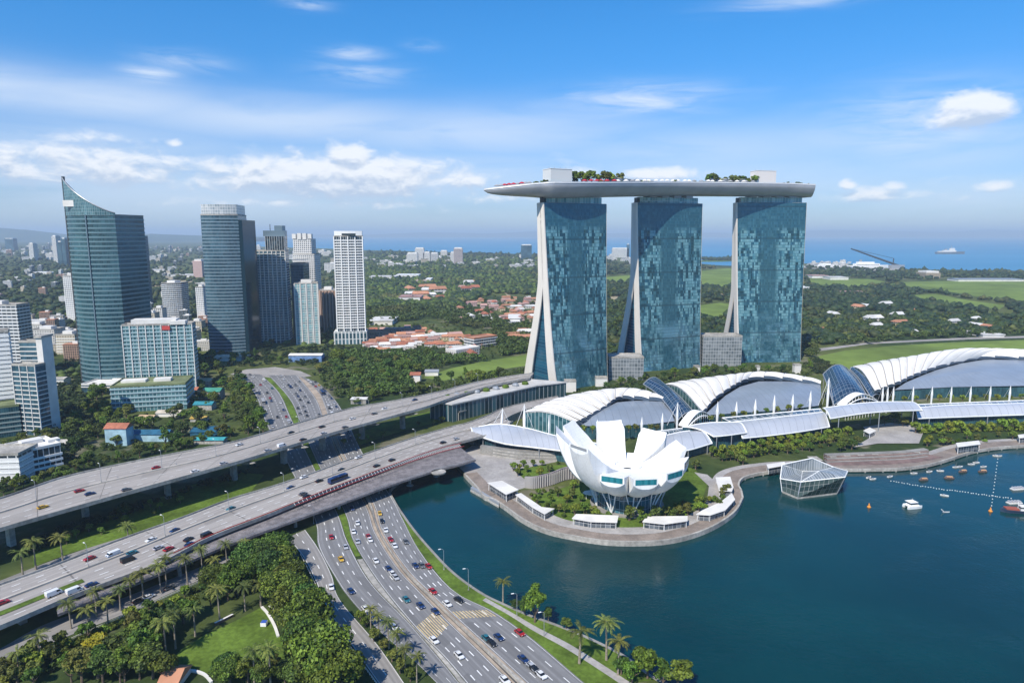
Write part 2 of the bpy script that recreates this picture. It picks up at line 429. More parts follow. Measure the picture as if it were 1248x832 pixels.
# low quay edge in stone along the bay
def ribbon(A, B, z=None):
    mb = MB(); s = [0.0]
    for p, q in zip(A, A[1:]): s.append(s[-1]+(q-p).length)
    mb.grid([[a, b] for a, b in zip(A, B)], uv=[[(0, k), (1, k)] for k in s]); return mb
def sheet(name, px, z, mat, world=False):
    P = [V(p[0], p[1], z) if world else G(p[0], p[1], z) for p in px]
    mb = MB(); mb.poly(P)
    c = sum(P, Vector((0, 0, 0)))/len(P)
    # make it face up
    return struct(name, mb, mat)
def offset_line(P, dist):
    out = []
    for i, p in enumerate(P):
        t = (P[min(i+1, len(P)-1)]-P[max(i-1, 0)]); t.z = 0; t.normalize()
        out.append(p + V(-t.y, t.x, 0)*dist)
    return out
def wallstrip(P, off0, off1, z0, z1):
    """solid strip following a line between two side offsets"""
    A, B = offset_line(P, off0), offset_line(P, off1)
    mb = MB()
    rows = [[V(a.x, a.y, z0), V(a.x, a.y, z1), V(b.x, b.y, z1), V(b.x, b.y, z0)] for a, b in zip(A, B)]
    mb.grid(rows, True); mb.face(rows[0]); mb.face(list(reversed(rows[-1])))
    return mb

# distant hills and far shore
def hills(name, u0, u1, Y, prof, depth, col, seed):
    mb = MB(); rn = random.Random(seed); n = 160; rows = []
    ph = [rn.uniform(0, 6.28) for _ in range(8)]
    for j in range(7):
        row = []
        for i in range(n+1):
            s = i/n; u = u0+(u1-u0)*s
            k = 1-abs(j-3)/3.0
            top = np.interp(u, [p[0] for p in prof], [p[1] for p in prof])
            zt = CAMH + (math.tan(math.atan((416-top)/FPX)-PITCH))*Y
            wob = sum(math.sin(s*f*6.28+ph[q])/f for q, f in enumerate((5, 9, 17, 31, 53, 90)))*.22
            z = -5 + max(0, (zt+5)*(1+wob*.22))*(math.sin(k*math.pi/2)) if k > 0 else -5
            yy = Y+(j-3)*depth/3
            row.append(V((u-624)/FPX*Y*1.0, yy, z))
        rows.append(row)
    mb.grid(rows)
    struct(name, mb, pbr(name+'_cover', col, .95, var=.25, scale=.0012, spec=0), True)
hills('hills', -260, 330, 16500, [(-260, 272), (-60, 273), (0, 277), (40, 280), (80, 285), (110, 287), (150, 287), (190, 285), (240, 287), (330, 289)], 1400, (.05, .08, .05), 3)
hills('far_hills', 150, 1500, 42000, [(150, 286), (300, 286), (450, 286), (520, 283), (600, 284.5), (660, 281.5), (720, 285), (800, 283), (900, 284), (980, 281), (1010, 280), (1080, 281.5), (1150, 283), (1195, 279.5), (1240, 281), (1330, 283), (1500, 285)], 900, (.05, .08, .05), 5)

# haze: the air itself
hz = MB(); hx = 46000
hz.prism([(-hx, -900), (hx, -900), (hx, 60000), (-hx, 60000)], -4.2, 420, True, True)
mh = bpy.data.materials.new('air'); mh.use_nodes = True; mh.node_tree.nodes.clear(); th = NT(mh.node_tree)
pv = th.n('ShaderNodeVolumePrincipled'); pv.inputs['Color'].default_value = (.66, .83, 1, 1); pv.inputs['Density'].default_value = 6.3e-5
pv.inputs['Anisotropy'].default_value = 0.0
oo = th.n('ShaderNodeOutputMaterial'); mh.node_tree.links.new(pv.outputs[0], oo.inputs['Volume'])
mh.volume_intersection_method = 'FAST' if hasattr(mh, 'volume_intersection_method') else None
tag(obj('haze', hz, mh), kind='stuff')

# ------------------------------------------------------------------ lawns and paved areas (sheets over the ground)
Z1, Z2, Z3 = LZ+.06, LZ+.12, LZ+.2
sheet('park_lawn', [(205, 806), (222, 790), (250, 773), (285, 757), (316, 741), (330, 742), (336, 760), (342, 776), (352, 800), (330, 808), (300, 798), (285, 805), (262, 822), (236, 818), (212, 819)], Z1, M_GRASS)
sheet('verge_lawn', [(40, 690), (90, 672), (160, 655), (238, 628), (305, 600), (322, 578), (290, 575), (230, 592), (180, 612), (110, 636), (40, 655)], Z1, M_GRASS)
sheet('verge_lawn', [(430, 545), (480, 528), (540, 512), (528, 500), (470, 515), (430, 530)], Z1, M_GRASS)
sheet('golf_fairway', [(996, 434), (1030, 427), (1090, 421), (1160, 417), (1248, 414), (1340, 411), (1340, 432), (1248, 433), (1180, 434), (1130, 440), (1080, 447), (1035, 453), (1018, 449)], Z1, M_GRASS2)
sheet('golf_fairway', [(1095, 344), (1140, 342.5), (1250, 343), (1350, 344), (1350, 372), (1250, 368), (1205, 364), (1160, 356), (1110, 350)], Z1, M_GRASS2)
sheet('golf_fairway', [(1105, 360), (1140, 358), (1180, 366), (1225, 372), (1218, 377), (1170, 371), (1120, 364)], Z1, M_GRASS2)
sheet('golf_fairway', [(736, 338), (770, 335), (778, 342), (738, 345)], Z1, M_GRASS2)
sheet('golf_fairway', [(852, 330), (888, 327), (905, 330), (905, 342), (880, 350), (855, 346)], Z1, M_GRASS2)
sheet('golf_fairway', [(852, 372), (878, 369), (896, 372), (890, 384), (860, 388), (850, 380)], Z1, M_GRASS2)
sheet('golf_fairway', [(985, 339), (1060, 340), (1095, 346), (1040, 350), (985, 346)], Z1, M_GRASS2)
sheet('hill_lawn', [(516, 460), (548, 449), (590, 440), (640, 432), (662, 430), (660, 443), (610, 450), (570, 460), (538, 464)], Z1, M_GRASS2)
sheet('museum_garden_lawn', [(640, 612), (664, 600), (700, 590), (740, 580), (800, 570), (846, 570), (862, 590), (855, 612), (836, 628), (800, 640), (760, 643), (720, 640), (676, 630)], Z1, M_GRASS)
sheet('garden_lawn', [(625, 572), (660, 567), (700, 566), (715, 572), (690, 580), (640, 584)], Z1, M_GRASS)
sheet('plaza_paving', [(543, 562), (556, 566), (568, 577), (583, 592), (596, 602), (620, 600), (640, 594), (640, 570), (690, 560), (690, 548), (600, 540), (575, 543)], LZ+.03, M_PAVE)
sheet('plaza_paving', [(1040, 545), (1070, 540), (1120, 540), (1128, 520), (1085, 515), (1052, 520), (1062, 532)], Z2+.4, M_PAVE)

# waterfront boardwalk: outer timber ring, inner grey paving, stone kerb
i0, i1 = shore_px.index((566, 577)), shore_px.index((905, 606))
SHW = [V(*p) for p in spline(shoreW[i0:i1+1], 90)]
struct('boardwalk', ribbon([p+V(0, 0, Z1-LZ) for p in offset_line(SHW, .4)], [p+V(0, 0, Z1-LZ) for p in offset_line(SHW, 8.5)]), M_DECK)
struct('promenade_paving', ribbon([p+V(0, 0, Z2-LZ) for p in offset_line(SHW, 8.5)], [p+V(0, 0, Z2-LZ) for p in offset_line(SHW, 17)]), M_PAVE)
struct('quay_kerb', wallstrip(SHW, -.5, .6, -.5, LZ+.35), M_CONC)
SHW2 = [V(*p) for p in spline(shoreW[i1:], 80)]
struct('boardwalk', ribbon([p+V(0, 0, Z1-LZ+.025) for p in offset_line(SHW2, .4)], [p+V(0, 0, Z1-LZ+.025) for p in offset_line(SHW2, 11)]), M_DECK)
struct('promenade_paving', ribbon([p+V(0, 0, Z1-LZ+.04) for p in offset_line(SHW2, 11)], [p+V(0, 0, Z1-LZ+.04) for p in offset_line(SHW2, 16)]), M_PAVE)
struct('quay_kerb', wallstrip(SHW2, -.6, .5, .6, LZ+.3), M_CONC)
SHW3 = [V(*p) for p in spline(shoreW[:16], 70)]
struct('quay_kerb', wallstrip(SHW3, -.7, .5, -1, LZ+.25), M_CONCD)
gi = [G(u, v, LZ) for u, v in [(730, 838), (709, 829), (649, 778), (602, 745), (575, 735), (551, 718), (528, 692), (511, 670), (498, 648), (488, 628), (478, 605)]]
gi = [V(*p) for p in spline(list(reversed(gi)), 60)]
go = [V(*p) for p in spline(list(reversed(shoreW[2:15])), 60)]
struct('shore_lawn', ribbon([p+V(0, 0, .06) for p in gi], [p+V(0, 0, .06) for p in go]), M_GRASS)
sheet('garden_path', [(846, 575), (862, 578), (876, 590), (874, 608), (858, 624), (846, 628), (862, 608), (864, 592)], Z3, M_PAVE)
sheet('forecourt_terrace', [(1005, 560), (1030, 556), (1130, 553), (1150, 557), (1120, 563), (1080, 566), (1010, 567)], Z2, pbr('red_brick_paving', (.17, .115, .10), .8, var=.3, scale=.15))

# ------------------------------------------------------------------ roads
def edges(L, Rr, z, n=120):
    A = [V(*p) for p in spline([G(u, v, z) for u, v in L], n)]
    B = [V(*p) for p in spline([G(u, v, z) for u, v in Rr], n)]
    return A, B
class Strip:
    """a road surface between two edge lines, with arc length"""
    def __init__(s, L, Rr, z, n=120):
        s.A, s.B = edges(L, Rr, z, n); s.n = n
        s.C = [(a+b)*.5 for a, b in zip(s.A, s.B)]
        s.len = [0.0]
        for i in range(1, n): s.len.append(s.len[-1]+(s.C[i]-s.C[i-1]).length)
        s.L = s.len[-1]
    def p(s, d, t):
        d = min(max(d, 0), s.L-1e-4); i = int(np.searchsorted(s.len, d, 'right'))-1; i = min(max(i, 0), s.n-2)
        f = (d-s.len[i])/max(s.len[i+1]-s.len[i], 1e-6)
        return (s.A[i]*(1-t)+s.B[i]*t)*(1-f)+(s.A[i+1]*(1-t)+s.B[i+1]*t)*f
    def dir(s, d, t):
        q = s.p(min(d+2, s.L), t)-s.p(max(d-2, 0), t); return math.atan2(q.y, q.x)
    def w(s, d):
        return (s.p(d, 0)-s.p(d, 1)).length
    def surf(s, name, mat, dz=0.0):
        return struct(name, ribbon([p+V(0, 0, dz) for p in s.A], [p+V(0, 0, dz) for p in s.B]), mat)
    def marks(s, mb, lanes, dash=3.5, gap=6.5, wid=.22, dz=.05, edge=True, d0=0, d1=None, skip=()):
        d1 = s.L if d1 is None else d1
        for k in range(1, lanes):
            if k in skip: continue
            d = d0
            while d < d1-dash:
                wf = wid/max(s.w(d), .1); t = k/lanes
                mb.face([s.p(d, t-wf)+V(0, 0, dz), s.p(d, t+wf)+V(0, 0, dz), s.p(d+dash, t+wf)+V(0, 0, dz), s.p(d+dash, t-wf)+V(0, 0, dz)]); d += dash+gap
        if edge:
            for t in (.035, .965):
                rows = []
                for i in range(80):
                    d = d0+(d1-d0)*i/79; wf = wid*.38/max(s.w(d), .1)
                    rows.append([s.p(d, t-wf)+V(0, 0, dz), s.p(d, t+wf)+V(0, 0, dz)])
                mb.grid(rows)
RZ = LZ+.14
C1 = Strip([(288, 455), (310, 479), (324, 515), (348, 560), (382, 629), (388, 665), (409, 704), (427, 730), (463, 769), (505, 805), (550, 850)],
           [(318, 456), (340, 478), (356, 512), (378, 560), (410, 622), (423, 658), (450, 707), (499, 759), (541, 808), (560, 832), (585, 860)], RZ)
C2 = Strip([(327, 457), (352, 485), (364, 510), (385, 560), (419, 622), (430, 658), (460, 707), (505, 763), (541, 800), (570, 834), (592, 862)],
           [(362, 457), (384, 484), (395, 511), (412, 555), (445, 614), (457, 648), (485, 692), (513, 722), (540, 750), (574, 783), (607, 815), (652, 860)], RZ)
C3 = Strip([(366, 458), (388, 478), (400, 506), (420, 555), (453, 609), (466, 648), (494, 691), (522, 720), (551, 748), (589, 783), (626, 817), (672, 860)],
           [(388, 466), (404, 482), (418, 502), (442, 552), (475, 602), (490, 630), (511, 670), (551, 718), (602, 745), (649, 778), (709, 829), (755, 866)], RZ)
FR = Strip([(350, 655), (368, 676), (384, 706), (401, 744), (443, 806), (480, 858)], [(372, 645), (388, 668), (404, 700), (414, 730), (460, 785), (505, 850)], RZ)
SS = Strip([(-40, 812), (0, 790), (60, 758), (150, 728), (235, 694), (300, 668), (352, 650)], [(-40, 838), (0, 816), (60, 784), (150, 748), (235, 710), (300, 682), (362, 664)], RZ)
NR = Strip([(-20, 715), (60, 684), (118, 664), (200, 640)], [(-20, 730), (60, 698), (118, 676), (200, 651)], RZ-.03)
AS = (.19, .19, .193); C1.surf('road', wear('worn_asphalt_three', AS, 3)); C2.surf('road', wear('worn_asphalt_four', AS, 4), .01); C3.surf('road', wear('worn_asphalt_four', AS, 4), .02); FR.surf('street', wear('worn_street', (.25, .24, .23), 2), -.02); SS.surf('street', wear('worn_street', (.25, .24, .23), 2), -.03); NR.surf('street', wear('worn_street', (.25, .24, .23), 2))
# widened far interchange between the carriageways
sheet('road', [(280, 456), (300, 450), (335, 447), (366, 452), (380, 458), (360, 461), (318, 460)], RZ-.05, M_ASPH2)
mk = MB()
C1.marks(mk, 3); C2.marks(mk, 4); C3.marks(mk, 4)
FR.marks(mk, 2, edge=True)
struct('road_markings', mk, M_PAINT)
# yellow bars across the carriageways
yb = MB()
def find_d(s, u, v):
    g = G(u, v, RZ); return min(((s.C[i]-g).length, s.len[i]) for i in range(s.n))[1]
for st, (u, v), reps in ((C2, (516, 759), 2), (C2, (527, 770), 2), (C3, (578, 750), 2)):
    d = find_d(st, u, v)
    for k in range(11):
        t0 = .06+.88*k/11
        yb.face([st.p(d-3.2, t0)+V(0, 0, .07), st.p(d-3.2, t0+.034)+V(0, 0, .07), st.p(d+3.2, t0+.034)+V(0, 0, .07), st.p(d+3.2, t0)+V(0, 0, .07)])
struct('yellow_road_bars', yb, M_YEL)
# planted median, concrete separators
def between(S1, S2, d0, d1, z0, z1, name, mat, inset=.3, n=90):
    rows = []
    for i in range(n):
        f = d0+(d1-d0)*i/(n-1)
        a, b = S1.p(f*S1.L, 1), S2.p(f*S2.L, 0)
        e = (b-a); e.z = 0; L = e.length; e.normalize()
        a2, b2 = a+e*min(inset, L*.3), b-e*min(inset, L*.3)
        rows.append([V(a2.x, a2.y, z0), V(a2.x, a2.y, z1), V(b2.x, b2.y, z1), V(b2.x, b2.y, z0)])
    mb = MB(); mb.grid(rows, True); return struct(name, mb, mat)
between(C1, C2, 0.03, .80, LZ-.1, LZ+.32, 'median_grass_bed', M_GRASS)
between(C1, C2, .805, .99, LZ-.1, LZ+.3, 'median_kerb', M_CONC)
between(C2, C3, 0.02, .99, LZ-.1, LZ+.32, 'median_kerb', pbr('sandy_concrete', (.38, .31, .24), .8, var=.25, scale=.1, var2=.3, scale2=.4))
def mid_barrier(f_, off, zb, wd, n=120):
    rows = []
    for i in range(n):
        q = .36+.63*i/(n-1); a, b = C2.p(q*C2.L, 1), C3.p(q*C3.L, 0); e = b-a; c = a+e*f_; e.z = 0; e.normalize(); c = c+e*off
        rows.append([V(c.x-e.x*wd, c.y-e.y*wd, LZ), V(c.x-e.x*wd, c.y-e.y*wd, zb), V(c.x+e.x*wd, c.y+e.y*wd, zb), V(c.x+e.x*wd, c.y+e.y*wd, LZ)])
    mb = MB(); mb.grid(rows, True); mb.face(rows[0]); mb.face(rows[-1][::-1]); return mb
cb_ = thing('crash_barrier', 'long pale crash barrier wall between the middle and bayside carriageways', 'barrier', tuple(C2.p(C2.L*.7, 1)))
obj('barrier_wall', mid_barrier(.42, 0, LZ+1.3, .22), M_CONC, cb_)
obj('painted_shade_strip', mid_barrier(.42, -1.0, LZ+.36, .5), M_DARK, cb_)  # low strip coloured dark to stand in for shade in the gap
obj('barrier_wall', mid_barrier(.42, 1.6, LZ+.9, .9), M_CONC, cb_)
ft = Strip([(588, 731), (620, 749), (650, 768), (690, 790), (740, 822), (775, 846)], [(592, 728), (624, 746), (655, 764), (697, 786), (748, 818), (785, 842)], LZ+.1, 60); ft.surf('footpath', M_PAVE)

# ================================================================== VIADUCTS
def viaduct(name, label, S, thick, pier_d, pier_w, parap=1.0, mid=None, lanes=6, extra=None, ztop_mat=M_ASPH2, hammer=True):
    root = thing(name, label, 'viaduct', tuple(S.C[S.n//2]*1.0 - V(0, 0, S.C[S.n//2].z-LZ)))
    z = S.A[0].z
    rows = []
    for a, b in zip(S.A, S.B):
        c = a+(b-a)*.16; e = a+(b-a)*.84
        rows.append([V(a.x, a.y, z-.02), V(b.x, b.y, z-.02), V(b.x, b.y, z-.9), V(e.x, e.y, z-thick), V(c.x, c.y, z-thick), V(a.x, a.y, z-.9)])
    mb = MB(); mb.grid(rows, True); mb.face(rows[0]); mb.face(list(reversed(rows[-1])))
    obj('deck', mb, M_CONC, root)
    obj('road_surface', ribbon([p+(q-p)*.02+V(0, 0, .04) for p, q in zip(S.A, S.B)], [q+(p-q)*.02+V(0, 0, .04) for p, q in zip(S.A, S.B)]), wear('worn_deck_%d' % lanes, (.33, .305, .28), lanes, 39.0), root)
    mb = MB(); S.marks(mb, lanes, 3.5, 6.5, .2, .09, True, 0, None, (mid_lane,) if (mid_lane := lanes//2) else ())
    obj('lane_marking', mb, M_PAINT, root)
    for side in (S.A, S.B):
        o = .22 if side is S.A else -.22
        rows = []
        L1, L2 = offset_line(side, -.2), offset_line(side, .2)
        rows = [[V(a.x, a.y, z-1.0), V(a.x, a.y, z+parap), V(b.x, b.y, z+parap), V(b.x, b.y, z-1.0)] for a, b in zip(L1, L2)]
        mb = MB(); mb.grid(rows, True); mb.face(rows[0]); mb.face(list(reversed(rows[-1])))
        obj('parapet', mb, M_CONC, root)
    if mid is not None:
        for t in mid:
            line = [a+(b-a)*t for a, b in zip(S.A, S.B)]
            L1, L2 = offset_line(line, -.45), offset_line(line, .45)
            rows = [[V(a.x, a.y, z+.02), V(a.x, a.y, z+.85), V(b.x, b.y, z+.85), V(b.x, b.y, z+.02)] for a, b in zip(L1, L2)]
            mb = MB(); mb.grid(rows, True); obj('median_barrier', mb, pbr('pale_barrier', (.46, .42, .36), .75, var=.2, scale=.1), root)
    for d in pier_d:
        c = S.p(d, .5); a = S.dir(d, .5); nrm = V(-math.sin(a), math.cos(a), 0); al = V(math.cos(a), math.sin(a), 0); w = S.w(d)
        mb = MB(); zb = -2.5; zt = z-thick+.05
        hw = pier_w/2
        prof = [(hw, zb), (hw, zt-6), (hw*1.25, zt-4.2), (w*.20+hw*.3, zt-2.2), (w*.34, zt)] if hammer else [(hw, zb), (hw, zt)]
        th_ = 1.3
        rows = []
        for h, zz in prof:
            q = V(c.x, c.y, zz)
            rows.append([q-nrm*h-al*th_, q+nrm*h-al*th_, q+nrm*h+al*th_, q-nrm*h+al*th_])
        mb.grid(rows, True); mb.face(rows[-1])
        obj('pier', mb, M_CONC, root)
    return root
VA = Strip([(-60, 622), (0, 608), (82, 581), (183, 559), (280, 540), (350, 520), (424, 499), (485, 488), (530, 479), (560, 471), (590, 464), (620, 459), (650, 455)],
           [(-60, 662), (0, 645), (80, 622), (154, 601), (230, 580), (304, 559), (402, 529), (470, 510), (520, 496), (545, 487), (575, 477), (610, 468), (645, 461)], 20.0)
viaduct('road_viaduct', 'tall grey concrete viaduct crossing over the sunken multi lane highway', VA, 2.6, [VA.L*f for f in (.05, .13, .225, .315, .40, .475, .555, .64, .73)], 4.0, 1.0, (.49,), 6)
VB = Strip([(-60, 735), (0, 713), (70, 688), (141, 660), (220, 632), (280, 609), (330, 594), (378, 578), (427, 560), (500, 535), (548, 521), (572, 515), (598, 505)],
           [(-60, 787), (0, 764), (100, 722), (196, 686), (255, 656), (329, 627), (404, 596), (463, 573), (502, 558), (540, 545), (580, 534), (604, 527), (625, 514)], 11.5)
vb = viaduct('road_bridge', 'lower wide road bridge beside the red railed footbridge', VB, 1.9, [VB.L*f for f in (.06, .17, .28, .38, .47, .56, .64, .72, .80, .88)], 9.0, .9, (.42,), 7, hammer=False)
for t_ in (.66,):
    L1 = [a+(b-a)*t_ for a, b in zip(VB.A[:22], VB.B[:22])]; L2 = [a+(b-a)*(t_+.10) for a, b in zip(VB.A[:22], VB.B[:22])]
    obj('planted_strip', ribbon([p+V(0, 0, .3) for p in L1], [p+V(0, 0, .3) for p in L2]), M_GRASS, vb)
# footbridge with red steel railing
FBs = Strip([(70, 737), (196, 688), (255, 659), (329, 630), (404, 599), (463, 576), (502, 561), (535, 550), (560, 544)],
            [(70, 748), (196, 698), (280, 663), (345, 639), (411, 615), (476, 591), (532, 573), (556, 567), (580, 560)], 9.3)
fb = thing('footbridge', 'grey footbridge with red tubular railing along the lower road bridge', 'bridge', tuple(FBs.C[60]-V(0, 0, FBs.C[60].z-LZ)))
z = 9.3
rows = [[a, b, b-V(0, 0, 1.1), a-V(0, 0, 1.1)] for a, b in zip(FBs.A, FBs.B)]
mb = MB(); mb.grid(rows, True); mb.face(rows[0]); mb.face(list(reversed(rows[-1]))); obj('deck', mb, pbr('footbridge_deck', (.22, .20, .20), .8, var=.3, scale=.25, var2=.4, scale2=1.5), fb)
M_RED = pbr('red_steel', (.30, .035, .03), .45)
mb = MB(); mw_ = MB()
Lr = [a+(b-a)*.10 for a, b in zip(FBs.A, FBs.B)]; Lr2 = [a+(b-a)*.30 for a, b in zip(FBs.A, FBs.B)]
mb.tube([p+V(0, 0, 3.3) for p in Lr[18:]], .28, 5); mb.tube([p+V(0, 0, 1.0) for p in Lr[18:]], .16, 5); mb.tube([p+V(0, 0, 3.0) for p in Lr2[50:]], .22, 5)
for i in range(18, 118):
    mw_.tube([Lr[i]+V(0, 0, 1), (Lr[i]+Lr[i+1])*.5+V(0, 0, 3.3), Lr[i+1]+V(0, 0, 1)], .09, 4, False)
    if i >= 50: mw_.tube([Lr[i]+V(0, 0, 3.3), Lr2[i]+V(0, 0, 3.0)], .09, 4, False)
obj('red_railing', mb, M_RED, fb); obj('railing_strut', mw_, M_WHITE, fb)
mb = MB()
mb.tube([p+V(0, 0, 1.15) for p in offset_line(FBs.B, .2)], .10, 5); mb.tube([p+V(0, 0, .6) for p in offset_line(FBs.B, .2)], .06, 4)
for i in range(0, 120): mb.tube([FBs.B[i], FBs.B[i]+V(0, 0, 1.15)], .06, 4, False)
obj('handrail', mb, M_GREY, fb)
for f in (.20, .33, .46, .58, .70, .80, .89):
    c = FBs.p(FBs.L*f, .55); mb = MB(); mb.lathe((c.x, c.y, -2.5), [(.0, 0), (2.2, 0), (2.2, 2.8), (.9, 3.4), (.8, 9.5), (1.6, 10.8), (0, 10.8)], 12); obj('pier', mb, M_CONC, fb)
c = FBs.p(FBs.L*.86, .9)
mb = MB(); mb.lathe((c.x+2, c.y-5, 8.1), [(0, 0), (4.2, 0), (4.6, .6), (4.6, 1.2), (0, 1.2)], 20); obj('viewing_pod', mb, M_CONC, fb)

# street lamps ------------------------------------------------------
def lamp_proto():
    r = thing('street_lamp', 'lamp', 'street lamp', (0, 0, 0))
    mb = MB(); mb.tube([(0, 0, 0), (0, 0, 9.6), (.3, 0, 10.1), (1.4, 0, 10.4)], [.14, .10, .08, .06], 6); obj('pole', mb, M_GREY, r)
    mb = MB(); mb.box((1.9, 0, 10.4), (1.2, .4, .18)); obj('lamp_head', mb, M_WHITE, r)
    mb = MB(); mb.box((0, 0, .25), (.5, .5, .5)); obj('base', mb, M_CONC, r)
    return Proto(r)
LAMP = lamp_proto()
LABELQ = []          # (object, base phrase) given their ordinal at the end
def queue(o, phrase, group=None):
    LABELQ.append((o, phrase))
    if group: o['group'] = group
    return o
for u, v in ((541, 694), (571, 719), (630, 751), (663, 775)):
    g = G(u, v, LZ); queue(LAMP.put(tuple(g), R(200)), 'slim grey street lamp on the grass verge between expressway and bay', 'street lamps by the water')
for k, f in enumerate((.08, .15, .22, .29, .36, .43, .5, .57, .64, .71, .78, .85)):
    c = VA.p(VA.L*f, .49); queue(LAMP.put((c.x, c.y, 20.8), VA.dir(VA.L*f, .5)+R(90)), 'grey street lamp standing on the median of the tall viaduct', 'street lamps on the viaduct')
for f in (.14, .24, .34, .44, .54, .64, .74):
    c = VB.p(VB.L*f, .42); queue(LAMP.put((c.x, c.y, 12.3), VB.dir(VB.L*f, .5)+R(90)), 'grey street lamp standing on the median of the lower road bridge', 'street lamps on the lower bridge')
for f in (.3, .42, .52, .62, .72):
    c = C1.p(C1.L*f, -.08); queue(LAMP.put((c.x, c.y, LZ), C1.dir(C1.L*f, .5)-R(90)), 'grey street lamp at the roadside of the frontage street', 'street lamps at the frontage street')

# ================================================================== CITY BUILDINGS
def arcfoot(FL, FR, depth, bulge=0.0, n=10, backbulge=0.0, rz=None):
    """plan: front edge FL->FR bulging towards the viewer, back parallel"""
    e = FR-FL; e.z = 0; L = e.length; e.normalize(); nb = V(-e.y, e.x, 0)
    front = [FL+e*L*i/n-nb*bulge*(1-(2*i/n-1)**2) for i in range(n+1)] if bulge else [FL, FR]
    back = [FR+nb*depth-e*L*i/n+nb*backbulge*(1-(2*i/n-1)**2) for i in range(n+1)] if backbulge else [FR+nb*depth, FL+nb*depth]
    return [(p.x, p.y) for p in front+back]
def grow(foot, d):
    P = [V(p[0], p[1], 0) for p in foot]; n = len(P)
    area = sum(P[i].x*P[(i+1) % n].y-P[(i+1) % n].x*P[i].y for i in range(n)); sg = 1 if area > 0 else -1
    out = []
    for i in range(n):
        a, b, c = P[i-1], P[i], P[(i+1) % n]
        t1 = (b-a).normalized(); t2 = (c-b).normalized(); n1 = V(t1.y, -t1.x, 0); n2 = V(t2.y, -t2.x, 0)
        m_ = (n1+n2); k = max(m_.length, .3); m_.normalize(); out.append(b+m_*sg*d*min(2/k, 1.8))
    return [(p.x, p.y) for p in out]
def ringband(foot, d, h, z=0.0):
    """slab edge ring, proud of the wall by d"""
    mb = MB(); o = grow(foot, d); mb.prism(o, z, z+h, True, True); return mb
def building(name, label, foot, z1, wall_mat, z0=LZ, floors=0, fh=3.6, band=.9, proud=.35, band_mat=M_WHITE, roof_mat=M_CONC, parapet=1.2, plant=(), cat='building', group=None, first=1, fins=None, fin_mat=None, finw=.5, band_top=None):
    cx = sum(p[0] for p in foot)/len(foot); cy = sum(p[1] for p in foot)/len(foot)
    r = thing(name, label, cat, (cx, cy, z0), group)
    mb = MB(); mb.prism(foot, z0-1.5, z1); obj('facade', mb, wall_mat, r)
    ins = grow(foot, -.35); o = grow(foot, .12); mb = MB(); n = len(foot)
    mb.grid([[(p[0], p[1], z1-.5) for p in o], [(p[0], p[1], z1+parapet) for p in o], [(p[0], p[1], z1+parapet) for p in ins], [(p[0], p[1], z1+.1) for p in ins]], True)
    mb.poly([(p[0], p[1], z1+.1) for p in (ins if sum(ins[i][0]*ins[(i+1) % n][1]-ins[(i+1) % n][0]*ins[i][1] for i in range(n)) > 0 else ins[::-1])])
    rf = obj('roof', mb, roof_mat, r)
    if floors:
        me = None
        for k in range(first, floors):
            if me is None:
                mb = ringband(foot, proud, band, z0); ob = obj('floor_band', mb, band_mat, r); me = ob.data
            else: ob = obj('floor_band', None, None, r, mesh=me)
            ob.location = (0, 0, k*fh)
    if fins:
        e0, e1, nf = fins
        a, b = V(*foot[e0], 0), V(*foot[e1], 0); nr = (b-a).normalized(); nr = V(nr.y, -nr.x, 0); ang = math.atan2((b-a).y, (b-a).x)
        for i in range(nf+1):
            c = a+(b-a)*(i/nf)+nr*proud; mb = MB(); mb.box((c.x, c.y, (z0+z1)/2), (finw, proud*2+.3, z1-z0), ang); obj('vertical_fin', mb, fin_mat or band_mat, r)
    for (fx, fy, sx, sy, h) in plant:
        xs = [p[0] for p in foot]; ys = [p[1] for p in foot]
        c = (min(xs)+(max(xs)-min(xs))*fx, min(ys)+(max(ys)-min(ys))*fy)
        a, b = foot[0], foot[1 if len(foot) < 8 else len(foot)//2-1]
        mb = MB(); mb.box((c[0], c[1], z1+h/2+.1), (sx, sy, h), math.atan2(b[1]-a[1], b[0]-a[0])); obj('plant_room', mb, M_OFFW, rf)
    return r
F_TEAL = facade('teal_curtain_wall', (.010, .042, .058), (.060, .155, .185), (.12, .20, .23), 1.5, 3.6, .05, .0, 1.6, .55, .02, .08, .4, .02)
F_BLUE = facade('blue_curtain_wall', (.016, .045, .068), (.08, .17, .22), (.10, .15, .18), 1.5, 3.8, .06, .0, 1.6, .5, .02, .08, .4, .02)
F_PALE = facade('pale_teal_windows', (.02, .08, .10), (.14, .28, .30), (.36, .44, .46), 3.0, 3.6, .14, .0, 1.3, .3, .03, .1, .5, .02)
F_WIN = facade('dark_ribbon_windows', (.012, .022, .032), (.07, .11, .14), (.55, .55, .54), 3.2, 3.4, .14, .0, 1.5, 0, .03, .1, .5, .02)
F_HOTEL = facade('white_punched_windows', (.012, .02, .03), (.09, .12, .15), (.66, .65, .62), 3.2, 3.3, .42, .46, 1.5, 0, .03, .1, .6, .02)
F_OFF = facade('white_office_windows', (.012, .02, .03), (.07, .1, .13), (.62, .62, .61), 5.0, 3.5, .12, .50, 1.5, 0, .03, .1, .6, .02)
F_BROWN = facade('brown_stone_windows', (.02, .02, .025), (.10, .09, .08), (.36, .24, .18), 3.0, 3.3, .40, .25, 1.5, 0, .03, .1, .6, .02)
F_BEIGE = facade('beige_wall_windows', (.02, .025, .03), (.12, .12, .12), (.50, .44, .34), 3.4, 3.3, .5, .5, 1.5, 0, .03, .1, .7, .02)
F_CREAM = facade('cream_wall_windows', (.03, .035, .04), (.14, .14, .14), (.58, .56, .52), 3.4, 3.2, .5, .5, 1.5, 0, .03, .1, .7, .02)
